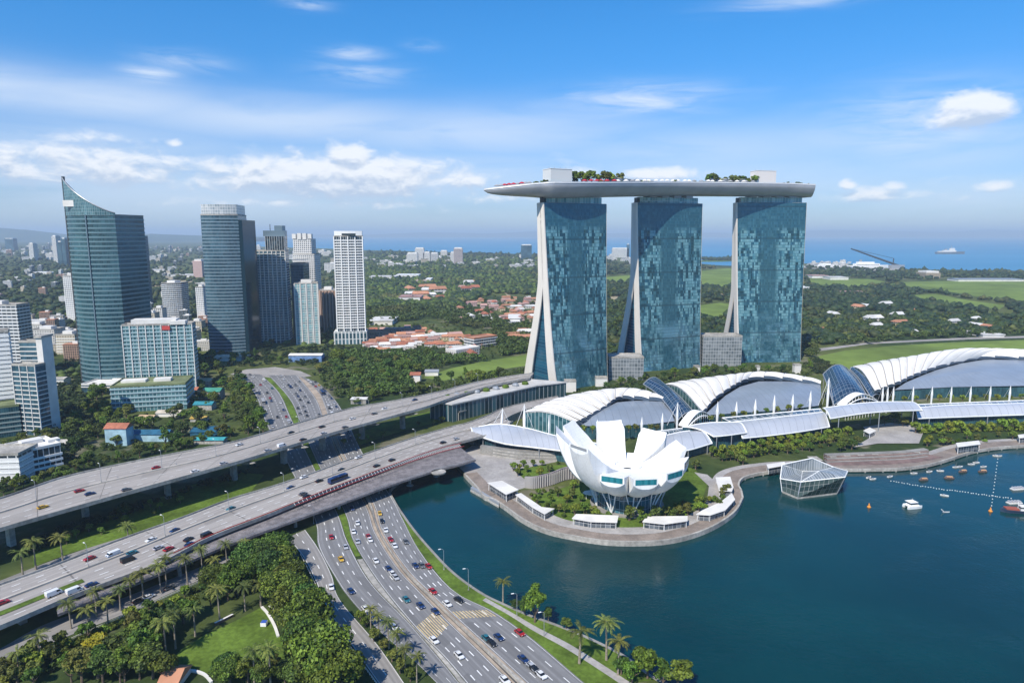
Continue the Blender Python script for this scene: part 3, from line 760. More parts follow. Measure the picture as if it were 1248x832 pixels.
M_TBAND = pbr('pale_teal_spandrel', (.16, .255, .285), .3, .2)
M_BBAND = pbr('blue_grey_spandrel', (.16, .22, .26), .3, .2)

# --- tall sail topped tower
a, b = G(101, 468), G(158, 470)
foot = arcfoot(a, b, 42, 9, 14)
zroof = hgt((a+b)*.5, 262)
e = (b-a).normalized(); nb = V(-e.y, e.x, 0)
foot[0:0] = []
r = building('glass_tower', 'teal glass skyscraper with a slanted sail shaped crown, tallest of the city towers', foot, zroof, F_TEAL, floors=int((zroof-LZ)/4.4), fh=4.4, band=1.5, proud=.3, band_mat=M_TBAND, parapet=.6)
zl = hgt(a, 217); zr = zroof+2
mb = MB(); rows0 = []; rows1 = []; uvr = []
o2 = grow(foot, .35)
fr = o2[:15]
pts = []
def sail(s):  # height along the front, concave fall from the left peak
    return zroof+2+(zl-zroof-2)*(1-s)**1.2
for q in range(2):
    off = 0 if q == 0 else .8
    lo = [(p[0]+nb.x*off, p[1]+nb.y*off, zroof-.5) for p in fr]; hi_ = [(p[0]+nb.x*off, p[1]+nb.y*off, sail(i/14)) for i, p in enumerate(fr)]
    mb.grid([lo, hi_], uv=[[(i*4.0, 0) for i in range(15)], [(i*4.0, sail(i/14)-zroof) for i in range(15)]])
    if q == 0: edge = [Vector(p) for p in hi_]
obj('sail_crown', mb, facade('crown_glass', (.03, .09, .11), (.12, .24, .27), (.30, .38, .40), 2.0, 3.0, .1, .06, 1.5, .4, .05, .1, .4, .02), r)
lft = [(o2[0][0], o2[0][1]), (o2[0][0]+nb.x*38, o2[0][1]+nb.y*38)]
mb = MB(); mb.grid([[(lft[0][0], lft[0][1], zroof-.5), (lft[1][0], lft[1][1], zroof-.5)], [(lft[0][0], lft[0][1], zl), (lft[1][0], lft[1][1], zroof+6)]]); obj('sail_side', mb, M_BBAND, r)
mb = MB(); mb.tube(edge, .6, 6); obj('crown_rim', mb, M_GREY, r)
mb = MB(); mb.box((a.x, a.y+1, (zl+LZ)/2), (1.6, 3, zl-LZ+3)); obj('corner_fin', mb, M_DARK, r)
mb = MB(); c = a+(b-a)*.28-nb*7.6; mb.box((c.x, c.y, zroof+11), (20, .8, 6), math.atan2(e.y, e.x)+.06); obj('sign_panel', mb, M_OFFW, r)
mb = MB(); c = a+(b-a)*.55-nb*9.5; mb.box((c.x, c.y, (zroof+LZ)/2), (.9, 1.2, zroof-LZ)); obj('vertical_fin', mb, M_BBAND, r)
# its darker rear wing
a2, b2 = G(150, 455), G(178, 452)
zt = hgt(a2, 300); building('glass_tower', 'narrow dark blue glass block tucked behind the sail topped tower', arcfoot(a2+V(0, 12, 0), b2+V(0, 12, 0), 30), zt, F_BLUE, floors=int(zt/4), fh=4, band=.6, proud=.15, band_mat=M_BBAND)
# podium canopy of the tower
foot = arcfoot(G(100, 478), G(170, 479), 26)
building('tower_podium', 'low grey podium with pale roof at the foot of the sail topped tower', foot, 10, F_BLUE, floors=2, fh=5, band=1.0, band_mat=M_OFFW, roof_mat=M_OFFW)

# --- pale teal slab in front, and its stepped podium
a, b = G(141, 486), G(228, 482); zt = hgt(a+V(0, 8, 0), 399)
r = building('glass_office', 'pale teal office slab with white frame lines in front of the sail topped tower', arcfoot(a+V(0, 20, 0), b+V(0, 20, 0), 15), zt, F_PALE, floors=int((zt-LZ)/3.7), fh=3.7, band=1.3, proud=.35, band_mat=pbr('pale_blue_spandrel', (.33, .46, .49), .35), plant=((.45, .5, 40, 14, 5), (.8, .5, 14, 10, 3.5)), fins=(0, 1, 9), fin_mat=M_OFFW, finw=.8)
mb = MB(); c = a+(b-a)*.62+V(0, 19.2, 0); mb.box((c.x, c.y, zt-3), (9, .5, 4)); obj('red_sign', mb, pbr('red_sign_paint', (.45, .06, .05), .5), r)
a, b = G(137, 503), G(228, 498); zt = hgt(a, 472)
building('office_podium', 'stepped pale teal podium block with planted roof below the office slab', arcfoot(a, b, 34), zt, F_PALE, floors=int((zt-LZ)/4)+1, fh=4, band=1.3, proud=.5, band_mat=pbr('pale_blue_spandrel', (.33, .46, .49), .35), roof_mat=pbr('planted_roof', (.16, .19, .09), .9, var=.3, scale=.1), plant=((.6, .6, 14, 8, 2.5), (.25, .5, 20, 10, 2)))

# --- second dark tower
a, b = G(256, 432), G(300, 431); zt = hgt(a, 262)
foot = arcfoot(a, b, 44, 4.5, 12)
r = building('glass_tower', 'dark blue glass skyscraper with rounded front and pale box crown', foot, zt, F_BLUE, floors=int((zt-LZ)/4.2), fh=4.2, band=1.2, proud=.3, band_mat=pbr('light_steel_spandrel', (.24, .32, .37), .3, .2))
z2 = hgt(a, 249); o = grow(foot, -1.0)
mb = MB(); mb.prism(o, zt+.2, z2, False); obj('crown_screen', mb, facade('crown_screen', (.25, .30, .32), (.50, .52, .53), (.66, .65, .63), 3.0, 3.5, .12, .12, 1.2, .3, .05, .2), r)
mb = MB(); mb.prism(grow(foot, -4), zt+.2, z2-4); obj('plant_room', mb, M_OFFW, r)
mb = MB(); c = b+V(1.5, 8, 0); mb.box((c.x, c.y+14, (zt-6+LZ)/2), (7, 44, zt-6-LZ)); obj('side_wing', mb, pbr('dark_side_glass', (.01, .03, .045), .1), r)

# --- third tower with stepped corner
a, b = G(313, 418), G(353, 417); zt = hgt(a, 306)
r = building('residential_tower', 'blue glass tower with pale balcony grid and dark stepped top', arcfoot(a, b, 34, 3, 8), zt, F_BLUE, floors=int((zt-LZ)/3.6), fh=3.6, band=.8, proud=.4, band_mat=M_OFFW)
f2 = arcfoot(a+(b-a)*.42, b, 26, 2, 6); z2 = hgt(a, 288); mb = MB(); mb.prism(f2, zt, z2); obj('upper_storeys', mb, F_WIN, r)
f3 = arcfoot(a+(b-a)*.35+V(0, 3, 0), b+V(0, 3, 0), 20); z3 = hgt(a, 281); mb = MB(); mb.prism(f3, z2, z3); obj('crown', mb, M_BBAND, r)
mb = MB(); c = b+V(-9, 10, 0); mb.box((c.x, c.y, z3+3), (11, 14, 8)); obj('plant_room', mb, pbr('steel_blue_spandrel', (.17, .24, .29), .3, .2), r)
mb = MB(); c = a+(b-a)*.5; mb.tube([(c.x, c.y+12, z3), (c.x, c.y+12, z3+9)], .5, 5); obj('antenna', mb, M_DARK, r)
for i in range(9):
    f = i/8; c = a+(b-a)*f - V(0, 3*(1-(2*f-1)**2)+.6, 0); mb = MB(); mb.box((c.x, c.y, (zt+LZ)/2), (.9, 1.0, zt-LZ)); obj('vertical_fin', mb, M_OFFW, r)
a, b = G(357, 416)+V(0, 30, 0), G(366, 416)+V(0, 30, 0)
building('glass_tower', 'slim dark blue glass wing between the stepped tower and the teal block', arcfoot(a+V(-8, 0, 0), b, 30), hgt(a, 322), F_BLUE, floors=30, fh=4, band=.4, proud=.1, band_mat=M_BBAND)

# --- old pale tower with crown of turrets
a, b = G(361, 402), G(387, 402); zt = hgt(a, 310)
r = building('residential_tower', 'pale grey stepped tower with turreted top behind the teal block', arcfoot(a, b, 34, 2, 6), zt, F_HOTEL, floors=int((zt-LZ)/3.5), fh=3.5, band=.5, proud=.25, band_mat=M_OFFW)
z2 = hgt(a, 291); mb = MB(); mb.prism(arcfoot(a+(b-a)*.02+V(0, 3, 0), a+(b-a)*.86+V(0, 3, 0), 26), zt, z2); obj('upper_storeys', mb, F_HOTEL, r)
z3 = hgt(a, 285)
for i in range(4):
    c = a+(b-a)*(.08+.24*i)+V(0, 6, 0); mb = MB(); mb.box((c.x, c.y, (z2+z3)/2), (6, 8, z3-z2+(2 if i in (1, 2) else 0))); obj('turret', mb, M_OFFW, r)
# --- teal block in front of it
a, b = G(362, 420), G(390, 419); zt = hgt(a, 346)
r = building('apartment_tower', 'bright teal glass apartment tower with cream frame strips', arcfoot(a, b, 26), zt, facade('bright_teal_windows', (.02, .17, .23), (.09, .40, .46), (.62, .60, .54), 4.2, 3.4, .12, .2, 1.2), floors=int((zt-LZ)/3.4), fh=3.4, band=.5, proud=.3, band_mat=M_OFFW, plant=((.5, .5, 14, 10, 5),), fins=(0, 1, 4), fin_mat=M_OFFW, finw=1.6)
# --- brown block
a, b = G(388, 404), G(411, 404); zt = hgt(a, 354)
building('apartment_block', 'brown stone block with vertical strips between two towers', arcfoot(a, b, 30), zt, F_BROWN, fins=(0, 1, 6), fin_mat=pbr('pink_stone', (.42, .29, .23), .7), finw=2.0, proud=.6, plant=((.5, .5, 12, 10, 5),))
# --- white tower
a, b = G(412, 419), G(446, 418); zt = hgt(a, 288)
foot = arcfoot(a, b, 34, 2.5, 8)
r = building('residential_tower', 'bright white residential tower with rows of balconies, rightmost of the city towers', foot, zt, F_WIN, floors=int((zt-LZ)/3.7), fh=3.7, band=1.5, proud=.7, band_mat=M_WHITE, fins=None, first=6)
z2 = hgt(a, 281.5); mb = MB(); mb.prism(grow(foot, -.5), zt+.3, z2); obj('crown', mb, M_WHITE, r)
mb = MB(); c = a+(b-a)*.5-V(0, 2.6, 0); mb.box((c.x, c.y, zt+2.5), (22, 1, 3)); obj('crown_window', mb, M_GLASSD, r)
for i in range(5):
    f = i/4; c = a+(b-a)*f-V(0, 2.5*(1-(2*f-1)**2)+.6, 0); mb = MB(); mb.box((c.x, c.y, (zt+LZ)/2), (1.3, 1.2, zt-LZ)); obj('vertical_fin', mb, M_WHITE, r)
f2 = arcfoot(a+V(-4, -6, 0), b+V(3, -6, 0), 30); mb = MB(); mb.prism(f2, LZ, 20); obj('base_storeys', mb, facade('glazed_base', (.02, .06, .08), (.12, .22, .26), (.62, .63, .62), 5, 9, .35, .1), r)

# --- smaller towers and blocks seen between
def small(u0, u1, vb, vt, mat, label, name='apartment_block', depth=22, bandm=M_WHITE, fl=3.4, bulge=0, plant=True, bands=True):
    a, b = G(u0, vb), G(u1, vb); zt = hgt(a, vt)
    return building(name, label, arcfoot(a, b, depth, bulge, 6), zt, mat, floors=int((zt-LZ)/fl) if bands else 0, fh=fl, band=.9, proud=.4, band_mat=bandm, plant=((.5, .5, (b-a).length*.5, depth*.5, 4),) if plant else ())
small(200, 224, 392, 345, F_WIN, 'round white apartment tower with banded balconies between two dark skyscrapers', 'apartment_tower', 26, bulge=6)
small(82, 95, 392, 336, F_HOTEL, 'slim white apartment tower half hidden behind the sail topped tower', 'apartment_tower', 20)
small(241, 250, 392, 350, F_HOTEL, 'slim white apartment block beside the dark rounded skyscraper', 'apartment_tower', 18)
small(168, 178, 372, 288, F_BLUE, 'thin dark tower rising far behind the sail topped tower', 'glass_tower', 30, M_BBAND)
small(70, 93, 432, 408, F_BEIGE, 'beige flats with square windows in front of the sail topped tower', depth=20)
small(40, 68, 424, 402, F_CREAM, 'cream walled flats behind the white office complex', depth=24, bands=False)
small(30, 52, 408, 396, F_CREAM, 'low cream flats above the white office complex', depth=24, bands=False)
small(178, 190, 405, 382, F_BEIGE, 'small beige block right behind the sail topped tower', depth=16, bands=False)
small(188, 199, 398, 376, F_CREAM, 'small cream block left of the round white tower', depth=16, bands=False)
small(226, 240, 420, 404, F_CREAM, 'low pale block left of the dark rounded skyscraper', depth=16, bands=False)
small(232, 246, 404, 392, F_BEIGE, 'low tan block behind the dark rounded skyscraper', depth=16, bands=False)

# --- white office complex at the edge
a, b = G(-60, 531), G(23, 521); zt = hgt(b, 404)
building('office_block', 'big white office block with square windows at the picture edge', arcfoot(a, b, 14), zt, F_OFF, floors=int((zt-LZ)/3.5), fh=3.5, band=1.5, proud=.3, band_mat=M_WHITE, plant=((.5, .4, 20, 12, 5),))
a2, b2 = G(24, 529), G(52, 531); zt2 = hgt(b2, 446)
building('glass_office', 'dark blue glass office wing with stepped roof beside the white office block', arcfoot(a2, b2, 9), zt2, F_BLUE, floors=int((zt2-LZ)/3.5), fh=3.5, band=.7, proud=.25, band_mat=M_OFFW, fins=(0, 1, 3), fin_mat=M_OFFW)
a3, b3 = G(23, 529)+V(0, 27, 0), G(48, 529)+V(0, 27, 0); zt3 = hgt(b3, 413)
building('glass_office', 'taller dark glass office wing rising behind the stepped roof', arcfoot(a3+V(0, -16, 0), b3+V(0, -16, 0), 8), zt3, F_BLUE, floors=int((zt3-LZ)/3.5), fh=3.5, band=.7, proud=.25, band_mat=M_OFFW)
c = G(57, 527); zt = hgt(c, 412); r = thing('service_core', 'tall narrow off white service shaft at the end of the dark glass office wing', 'building', tuple(c))
mb = MB(); mb.box((c.x, c.y+8, zt/2), (4.6, 12, zt)); obj('shaft', mb, M_OFFW, r); mb = MB(); mb.box((c.x, c.y+8, zt+.7), (6, 14, 1.6)); obj('cap', mb, M_CONC, r)
a, b = G(-40, 462)+V(0, 0, 0), G(30, 462); zt = hgt(b, 372)
building('office_block', 'white slab block rising behind the white office complex', arcfoot(a, b, 20), zt, F_OFF, floors=0, plant=((.6, .5, 12, 10, 4),))
a, b = G(-50, 540), G(27, 530); zt = hgt(b, 494)
building('office_block', 'dark banded low block with planted green roof beside the white complex', arcfoot(a, b, 22), zt, F_TEAL, floors=int((zt-LZ)/3.6), fh=3.6, band=1.1, band_mat=pbr('grey_green_spandrel', (.24, .30, .29), .5), roof_mat=pbr('planted_roof', (.16, .19, .09), .9, var=.3, scale=.1))
a, b = G(-50, 592), G(26, 590); zt = hgt(b, 554)
building('low_block', 'low white building end wing with square windows near the viaduct', arcfoot(a, b, 20), zt, F_OFF, floors=int((zt-LZ)/3.5), fh=3.5, band=1.2, band_mat=M_WHITE)
a, b = G(27, 584), G(77, 572); zt = hgt(b, 541)
building('low_block', 'low white building with blue window bands and flat roof near the viaduct', arcfoot(a, b, 26), zt, F_WIN, floors=int((zt-LZ)/3.5), fh=3.5, band=1.5, proud=.5, band_mat=M_WHITE, roof_mat=M_OFFW, plant=((.4, .6, 12, 7, 2.5), (.75, .7, 7, 5, 2)))

# --- little resort village among the trees
def gable(name, label, u0, u1, vb, vt, wall, roofm, depth=12, rise=3, cat='house', group=None):
    a, b = G(u0, vb), G(u1, vb); z1 = hgt(a, vt); e = (b-a); L = e.length; e.normalize(); n_ = V(-e.y, e.x, 0)
    c = (a+b)*.5+n_*depth/2; r = thing(name, label, cat, tuple(c), group)
    mb = MB(); F = [a, b, b+n_*depth, a+n_*depth]; mb.prism([(p.x, p.y) for p in F], LZ-1, z1, False); obj('wall', mb, wall, r)
    mb = MB(); m1, m2 = (a+F[3])*.5-e*.6, (b+F[2])*.5+e*.6; o = .7
    q0, q1, q2, q3 = a-n_*o-e*.6, b-n_*o+e*.6, F[2]+n_*o+e*.6, F[3]+n_*o-e*.6
    for p in (q0, q1, q2, q3): p.z = z1-.1
    m1.z = m2.z = z1+rise
    mb.face([q0, q1, m2, m1]); mb.face([q2, q3, m1, m2]); mb.face([q0, m1, q3]); mb.face([q1, q2, m2]); mb.face([q3, q2, q1, q0])
    obj('roof', mb, roofm, r); return r
M_SKY = pbr('sky_blue_render', (.30, .45, .52), .7, var=.25, scale=.15)
M_TEALR = pbr('teal_roofing', (.03, .20, .24), .55, var=.2, scale=.2)
M_BLUER = pbr('blue_roofing', (.02, .10, .17), .5, var=.2, scale=.2)
M_GREENR = pbr('green_roofing', (.05, .24, .17), .6, var=.2, scale=.2)
M_TANR = pbr('tan_roofing', (.42, .30, .18), .7, var=.2, scale=.2)
gable('resort_house', 'sky blue house with terracotta gable roof among trees', 129, 155, 543, 522, M_SKY, M_TILE, 10, 3)
gable('pavilion', 'long blue roofed pavilion right of the sky blue house', 160, 205, 538, 529, M_SKY, M_BLUER, 9, 2.5)
gable('pavilion', 'bright green roofed hall in front of the office podium', 247, 268, 487, 477, M_CONC, M_GREENR, 12, 2.5)
gable('pavilion', 'dark teal roofed pavilion below the green roofed hall', 236, 258, 500, 493, M_CONC, M_TEALR, 10, 2)
gable('pavilion', 'long dark blue shed beside the tall viaduct', 232, 270, 533, 526, M_BLUER, M_BLUER, 16, 2)
gable('pavilion', 'turquoise flat pitched canopy next to the tall viaduct', 236, 272, 541, 536, M_CONC, pbr('turquoise_roofing', (.05, .30, .32), .55, var=.2, scale=.2), 8, 1)
gable('pavilion', 'round tan roofed hall next to the office podium', 238, 256, 472, 465, M_CONC, M_TANR, 14, 2.5)
gable('resort_house', 'small orange roofed house behind the green roofed hall', 228, 240, 482, 475, M_OFFW, M_TILE, 9, 2)
gable('pavilion', 'small yellow roofed pavilion among trees above the blue shed', 232, 250, 514, 510, M_CONC, pbr('ochre_roofing', (.38, .26, .06), .7, var=.2, scale=.2), 8, 1.5)
gable('pavilion', 'pale sandy rockwork pavilion in the tree garden', 190, 218, 508, 503, M_OFFW, pbr('sand_roofing', (.45, .40, .32), .8, var=.25, scale=.2), 10, 1.5)
gable('pavilion', 'ochre roofed pavilion behind the sky blue house', 168, 186, 514, 509, M_OFFW, M_TANR, 9, 1.5)
gable('low_house', 'low grey roofed house at the foot of the sail topped tower', 62, 78, 470, 462, M_OFFW, M_CONC, 12, 1.5)
gable('low_house', 'small white house below the white service shaft', 66, 84, 548, 540, M_OFFW, M_CONC, 10, 1.5)
gable('pavilion', 'pale pitched roof beside the foot of the dark rounded skyscraper', 262, 300, 440, 435, M_OFFW, pbr('sand_roofing', (.45, .40, .32), .8, var=.25, scale=.2), 16, 2)
gable('pavilion', 'blue striped hall beside the foot of the bright teal apartment tower', 352, 392, 441, 433, pbr('blue_stripe_wall', (.12, .22, .42), .6, var=.3, scale=.2), M_OFFW, 14, 1.5)
gable('station_hall', 'white gabled ruin like hall on the wooded hill', 500, 512, 466, 457, M_OFFW, M_TILE, 10, 2.5)
gable('station_hall', 'grey roofed hall next to the white gabled hall on the wooded hill', 518, 534, 458, 453, M_OFFW, M_GREY, 9, 2)

# ================================================================== HOTEL WITH ROOF DECK
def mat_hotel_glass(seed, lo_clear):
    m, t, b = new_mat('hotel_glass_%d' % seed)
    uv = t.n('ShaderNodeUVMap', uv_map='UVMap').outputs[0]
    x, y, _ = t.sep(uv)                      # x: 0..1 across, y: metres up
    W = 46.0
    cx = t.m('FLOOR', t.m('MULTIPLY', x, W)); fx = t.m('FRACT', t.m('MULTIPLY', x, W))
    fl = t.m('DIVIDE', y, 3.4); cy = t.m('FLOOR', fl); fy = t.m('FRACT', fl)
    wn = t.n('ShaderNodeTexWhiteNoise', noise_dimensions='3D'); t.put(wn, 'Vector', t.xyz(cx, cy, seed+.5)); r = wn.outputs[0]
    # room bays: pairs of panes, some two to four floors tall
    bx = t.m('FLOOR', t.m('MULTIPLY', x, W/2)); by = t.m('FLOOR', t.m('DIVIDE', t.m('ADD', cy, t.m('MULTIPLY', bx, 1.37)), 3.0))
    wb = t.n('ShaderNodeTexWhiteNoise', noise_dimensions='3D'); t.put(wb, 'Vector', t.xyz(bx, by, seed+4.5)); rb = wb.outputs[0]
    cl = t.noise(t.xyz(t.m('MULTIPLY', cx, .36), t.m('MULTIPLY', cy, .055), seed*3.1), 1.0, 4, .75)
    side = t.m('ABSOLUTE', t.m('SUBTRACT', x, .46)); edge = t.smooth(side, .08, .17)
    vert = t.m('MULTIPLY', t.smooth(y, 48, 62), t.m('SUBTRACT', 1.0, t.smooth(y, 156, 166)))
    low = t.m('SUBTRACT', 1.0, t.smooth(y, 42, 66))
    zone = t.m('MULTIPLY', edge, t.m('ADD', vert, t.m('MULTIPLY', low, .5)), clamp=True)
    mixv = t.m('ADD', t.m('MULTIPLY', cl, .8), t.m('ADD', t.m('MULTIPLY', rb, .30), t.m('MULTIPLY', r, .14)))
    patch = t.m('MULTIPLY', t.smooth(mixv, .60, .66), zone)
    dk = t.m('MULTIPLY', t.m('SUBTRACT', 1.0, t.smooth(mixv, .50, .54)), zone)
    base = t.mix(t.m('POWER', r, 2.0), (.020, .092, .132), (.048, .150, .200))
    painted_refl = t.noise(t.xyz(t.m('MULTIPLY', x, 3.2), t.m('MULTIPLY', y, .055), seed*1.7), 1.0, 5, .65)
    base = t.mix(t.m('MULTIPLY', t.smooth(painted_refl, .46, .62), t.m('MULTIPLY', low, .8)), base, (.15, .31, .40))  # pale blue cloud reflections painted into the lower glass colour
    col = t.mix(t.m('MULTIPLY', patch, .85), base, t.mix(r, (.10, .27, .31), (.24, .44, .47)))  # pale patches put fins and reflections into the pane colour
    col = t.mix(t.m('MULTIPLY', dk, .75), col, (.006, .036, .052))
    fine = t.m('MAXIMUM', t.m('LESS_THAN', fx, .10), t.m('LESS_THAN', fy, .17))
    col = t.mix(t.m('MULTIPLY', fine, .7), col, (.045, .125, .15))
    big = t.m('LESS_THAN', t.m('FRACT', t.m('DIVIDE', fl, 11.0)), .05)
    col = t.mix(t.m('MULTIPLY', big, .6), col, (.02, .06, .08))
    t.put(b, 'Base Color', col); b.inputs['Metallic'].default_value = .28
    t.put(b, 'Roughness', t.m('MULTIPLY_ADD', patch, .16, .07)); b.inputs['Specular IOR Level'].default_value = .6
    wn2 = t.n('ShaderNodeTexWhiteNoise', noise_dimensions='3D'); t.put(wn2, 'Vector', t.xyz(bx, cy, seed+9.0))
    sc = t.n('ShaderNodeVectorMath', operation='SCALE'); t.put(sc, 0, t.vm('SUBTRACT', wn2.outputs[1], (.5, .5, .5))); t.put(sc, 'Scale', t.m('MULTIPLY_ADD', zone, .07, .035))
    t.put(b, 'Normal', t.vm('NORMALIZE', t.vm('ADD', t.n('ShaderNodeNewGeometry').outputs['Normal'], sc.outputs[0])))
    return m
M_FIN = pbr('cream_fin_cladding', (.72, .67, .60), .6, var=.04, scale=.05)
M_ATR = facade('atrium_glass', (.01, .06, .11), (.03, .16, .24), (.03, .10, .16), 60, 3.4, .0, .22, 1.5, .3, .05, .08, .3, .02)
HOT = {}
def hotel(key, label, FL, FR, uTL, uTR, vT, zj, gap, seed):
    e = (FR-FL); e.z = 0; L = e.length; e.normalize(); nb = V(-e.y, e.x, 0)
    TL = at(uTL, vT, FL.y+10); TR = at(uTR, vT, FR.y+10); zt = TL.z; TR = V(TR.x, TR.y, zt)
    root = thing('hotel_tower', label, 'hotel tower', tuple((FL+FR)*.5+nb*15))
    N = 26; z0 = 0.0
    T1, T2 = 20.0, 12.5
    def tk(z): return .40+.60*max(0.0, 1-f(z))**1.2
    def f(z): return (z-z0)/(zt-z0)
    def lean(s): return s**.62 if s > 0 else 0.0        # the curve of the slab, steeper at the foot
    def fl(z): s = lean(f(z)); p = FL*(1-s)+TL*s; return V(p.x, p.y, z)
    def fr(z): s = lean(f(z)); p = FR*(1-s)+TR*s; return V(p.x, p.y, z)
    def gp(z): return gap*((zj-z)/zj)**1.25 if z < zj else 0.0
    zs = [z0+(zt-z0)*i/N for i in range(N+1)]
    # front slab: glass face
    mb = MB(); M = 10
    mb.grid([[fl(z)+(fr(z)-fl(z))*(j/M)-nb*1.2*math.sin(math.pi*j/M) for j in range(M+1)] for z in zs], uv=[[(j/M, z) for j in range(M+1)] for z in zs])
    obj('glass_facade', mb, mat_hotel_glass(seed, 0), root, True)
    # ends and back of the front slab
    def slab(off0, th, nm, glass_front):
        mb = MB()
        for end, s in ((fl, -1), (fr, 1)):
            rows = [[end(z)+nb*(off0(z)+.0)+e*s*.45, end(z)+nb*(off0(z)+th*tk(z))+e*s*.45] for z in zs]
            if s > 0: rows = [list(reversed(q)) for q in rows]
            mb.grid([list(reversed(q)) for q in rows])
        obj('end_wall', mb, M_FIN, root)
        mb = MB()
        rows = [[fl(z)+nb*(off0(z)+th*tk(z)), fr(z)+nb*(off0(z)+th*tk(z))] for z in zs]
        mb.grid([list(reversed(q)) for q in rows], uv=[[(0, z), (L, z)] for z in zs])
        if glass_front:
            mb.grid([[fl(z)+nb*off0(z), fr(z)+nb*off0(z)] for z in zs], uv=[[(0, z), (L, z)] for z in zs])
        obj('rear_wall', mb, M_ATR, root)
        # proud edge fin on the left end
        mb = MB(); rows = []
        for z in zs:
            p = fl(z)+nb*off0(z)-e*.5; q = fl(z)+nb*(off0(z)+th*tk(z))-e*.5
            rows.append([p-nb*.9, p-nb*.9-e*1.1, q+nb*.3-e*1.1, q+nb*.3])
        mb.grid(rows, True); mb.face(rows[-1]); obj('end_fin', mb, M_FIN, root)
    slab(lambda z: 0.0, T1*.58, 'front', False)
    slab(lambda z: T1*.58*tk(z)+gp(z), T2, 'rear', True)
    # atrium glass between the legs, set back
    mb = MB(); zz = [z for z in zs if z < zj]+[zj]
    for end, s in ((fl, 1), (fr, -1)):
        mb.grid([[end(z)+nb*T1*.55*tk(z)+e*s*2.2, end(z)+nb*(T1*.6*tk(z)+gp(z))+e*s*2.2] for z in zz], uv=[[(0, z), (gp(z), z)] for z in zz])
    obj('atrium_glazing', mb, M_ATR, root)
    # top plate and recessed glass crown
    dT = (T1*.58+T2)*tk(zt); P = [fl(zt), fr(zt), fr(zt)+nb*dT, fl(zt)+nb*dT]
    mb = MB(); mb.prism([(p.x, p.y) for p in P], zt-.5, zt+.3, True); obj('roof', mb, M_CONC, root)
    Q = [P[0]+e*4+nb*1.5, P[1]-e*5+nb*1.5, P[2]-e*5-nb*2, P[3]+e*4-nb*2]
    mb = MB(); mb.prism([(p.x, p.y) for p in Q], zt+.3, zt+6.5, True); obj('glass_crown', mb, facade('crown_band_glass', (.06, .22, .25), (.28, .52, .54), (.50, .58, .58), 3.2, 6.4, .07, .06, 1.2), root)
    mb = MB(); c = P[0]+e*1.5+nb*5; mb.box((c.x, c.y, zt+3), (2.4, 5, 5.5), math.atan2(e.y, e.x)); obj('corner_box', mb, M_DARK, root)
    HOT[key] = ((P[0]+P[1]+P[2]+P[3])*.25, e, nb, zt)
    return root
hotel('a', 'glass hotel tower with widest split cream legs, closest to the bow of the roof deck', G(682, 475, 3), G(741, 466, 3), 663, 739, 247, 112, 36, 1)
hotel('b', 'middle glass hotel tower between two others under the roof deck', G(785, 452, 3), G(854, 446, 3), 777, 856, 247, 112, 34, 2)
hotel('c', 'glass hotel tower with narrow leaning cream edge under the square stern of the roof deck', G(904, 441, 3), G(976, 440, 3), 899, 983, 247, 90, 40, 3)

# roof deck: a long boat lying across the three towers
ca, cb, cc = HOT['a'][0], HOT['b'][0], HOT['c'][0]
def cz(v, Y): return at(624, v, Y).z
bow = at(590, 229, 668)
ctrl = [(bow.x, bow.y, bow.z+.5), (ca.x-38, ca.y-16, cz(222.5, ca.y-16)), (ca.x, ca.y, cz(221.5, ca.y)), (cb.x, cb.y, cz(221.5, cb.y)), (cc.x, cc.y, cz(223, cc.y)), (at(984, 225, cc.y+6).x, cc.y+6, cz(224.5, cc.y+6))]
DK = [V(*p)-V(0, 0, 2.7) for p in spline(ctrl, 70)]
def deck_w(s):   # half width
    if s < .30: return 19.5*math.sin(math.pi/2*min(1, (s/.30)))**.75+.4
    return 19.5 if s < .93 else 19.5-1.5*((s-.93)/.07)
def deck_h(s):
    return 12.4*min(1, (s/.28))**.55*1.0+.6
root = thing('roof_deck', 'long silver boat shaped roof deck lying across the three hotel towers', 'roof deck', tuple(DK[30]))
hull = []; tops = []
SEC = [(-1.0, 0.0), (-1.02, -.16), (-.97, -.36), (-.86, -.62), (-.72, -.90), (-.55, -1.0), (.55, -1.0), (.72, -.90), (.86, -.62), (.97, -.36), (1.02, -.16), (1.0, 0.0)]
rimL, rimR = [], []
for i, p in enumerate(DK):
    s = i/(len(DK)-1); t = (DK[min(i+1, len(DK)-1)]-DK[max(i-1, 0)]); t.z = 0; t.normalize(); n_ = V(-t.y, t.x, 0)
    wv, hv = deck_w(s), deck_h(s)
    hull.append([p+n_*wv*a*-1+V(0, 0, hv*b) for a, b in SEC])
    rimL.append(p+n_*wv); rimR.append(p-n_*wv)
mb = MB(); mb.grid([list(reversed(r)) for r in hull]); mb.face(hull[-1]); obj('hull', mb, pbr('silver_hull_panels', (.40, .405, .42), .42, .35, var=.08, scale=.05), root, True)
mb = MB(); mb.grid([[a-V(0, 0, .4), b-V(0, 0, .4)] for a, b in zip(rimR, rimL)]); obj('deck_floor', mb, M_DECK, root)
for ln in (rimL, rimR):
    rows = []
    for p in ln: rows.append([p-V(0, 0, .7), p+V(0, 0, 1.0)])
    mb = MB(); mb.tube([p+V(0, 0, .25) for p in ln], .55, 6); mb.grid([[p, p+V(0, 0, 1.6)] for p in ln]); obj('rim_parapet', mb, pbr('rim_white', (.62, .62, .62), .4, .2), root)
for key in 'abc':
    c, e, nb, zt = HOT[key]
    for k in (-24, -8, 8, 24):
        q = c+e*k; mb = MB(); mb.box((q.x, q.y, zt+8.0), (9, 14, 4), math.atan2(e.y, e.x)); obj('support_cradle', mb, M_GREY, root)
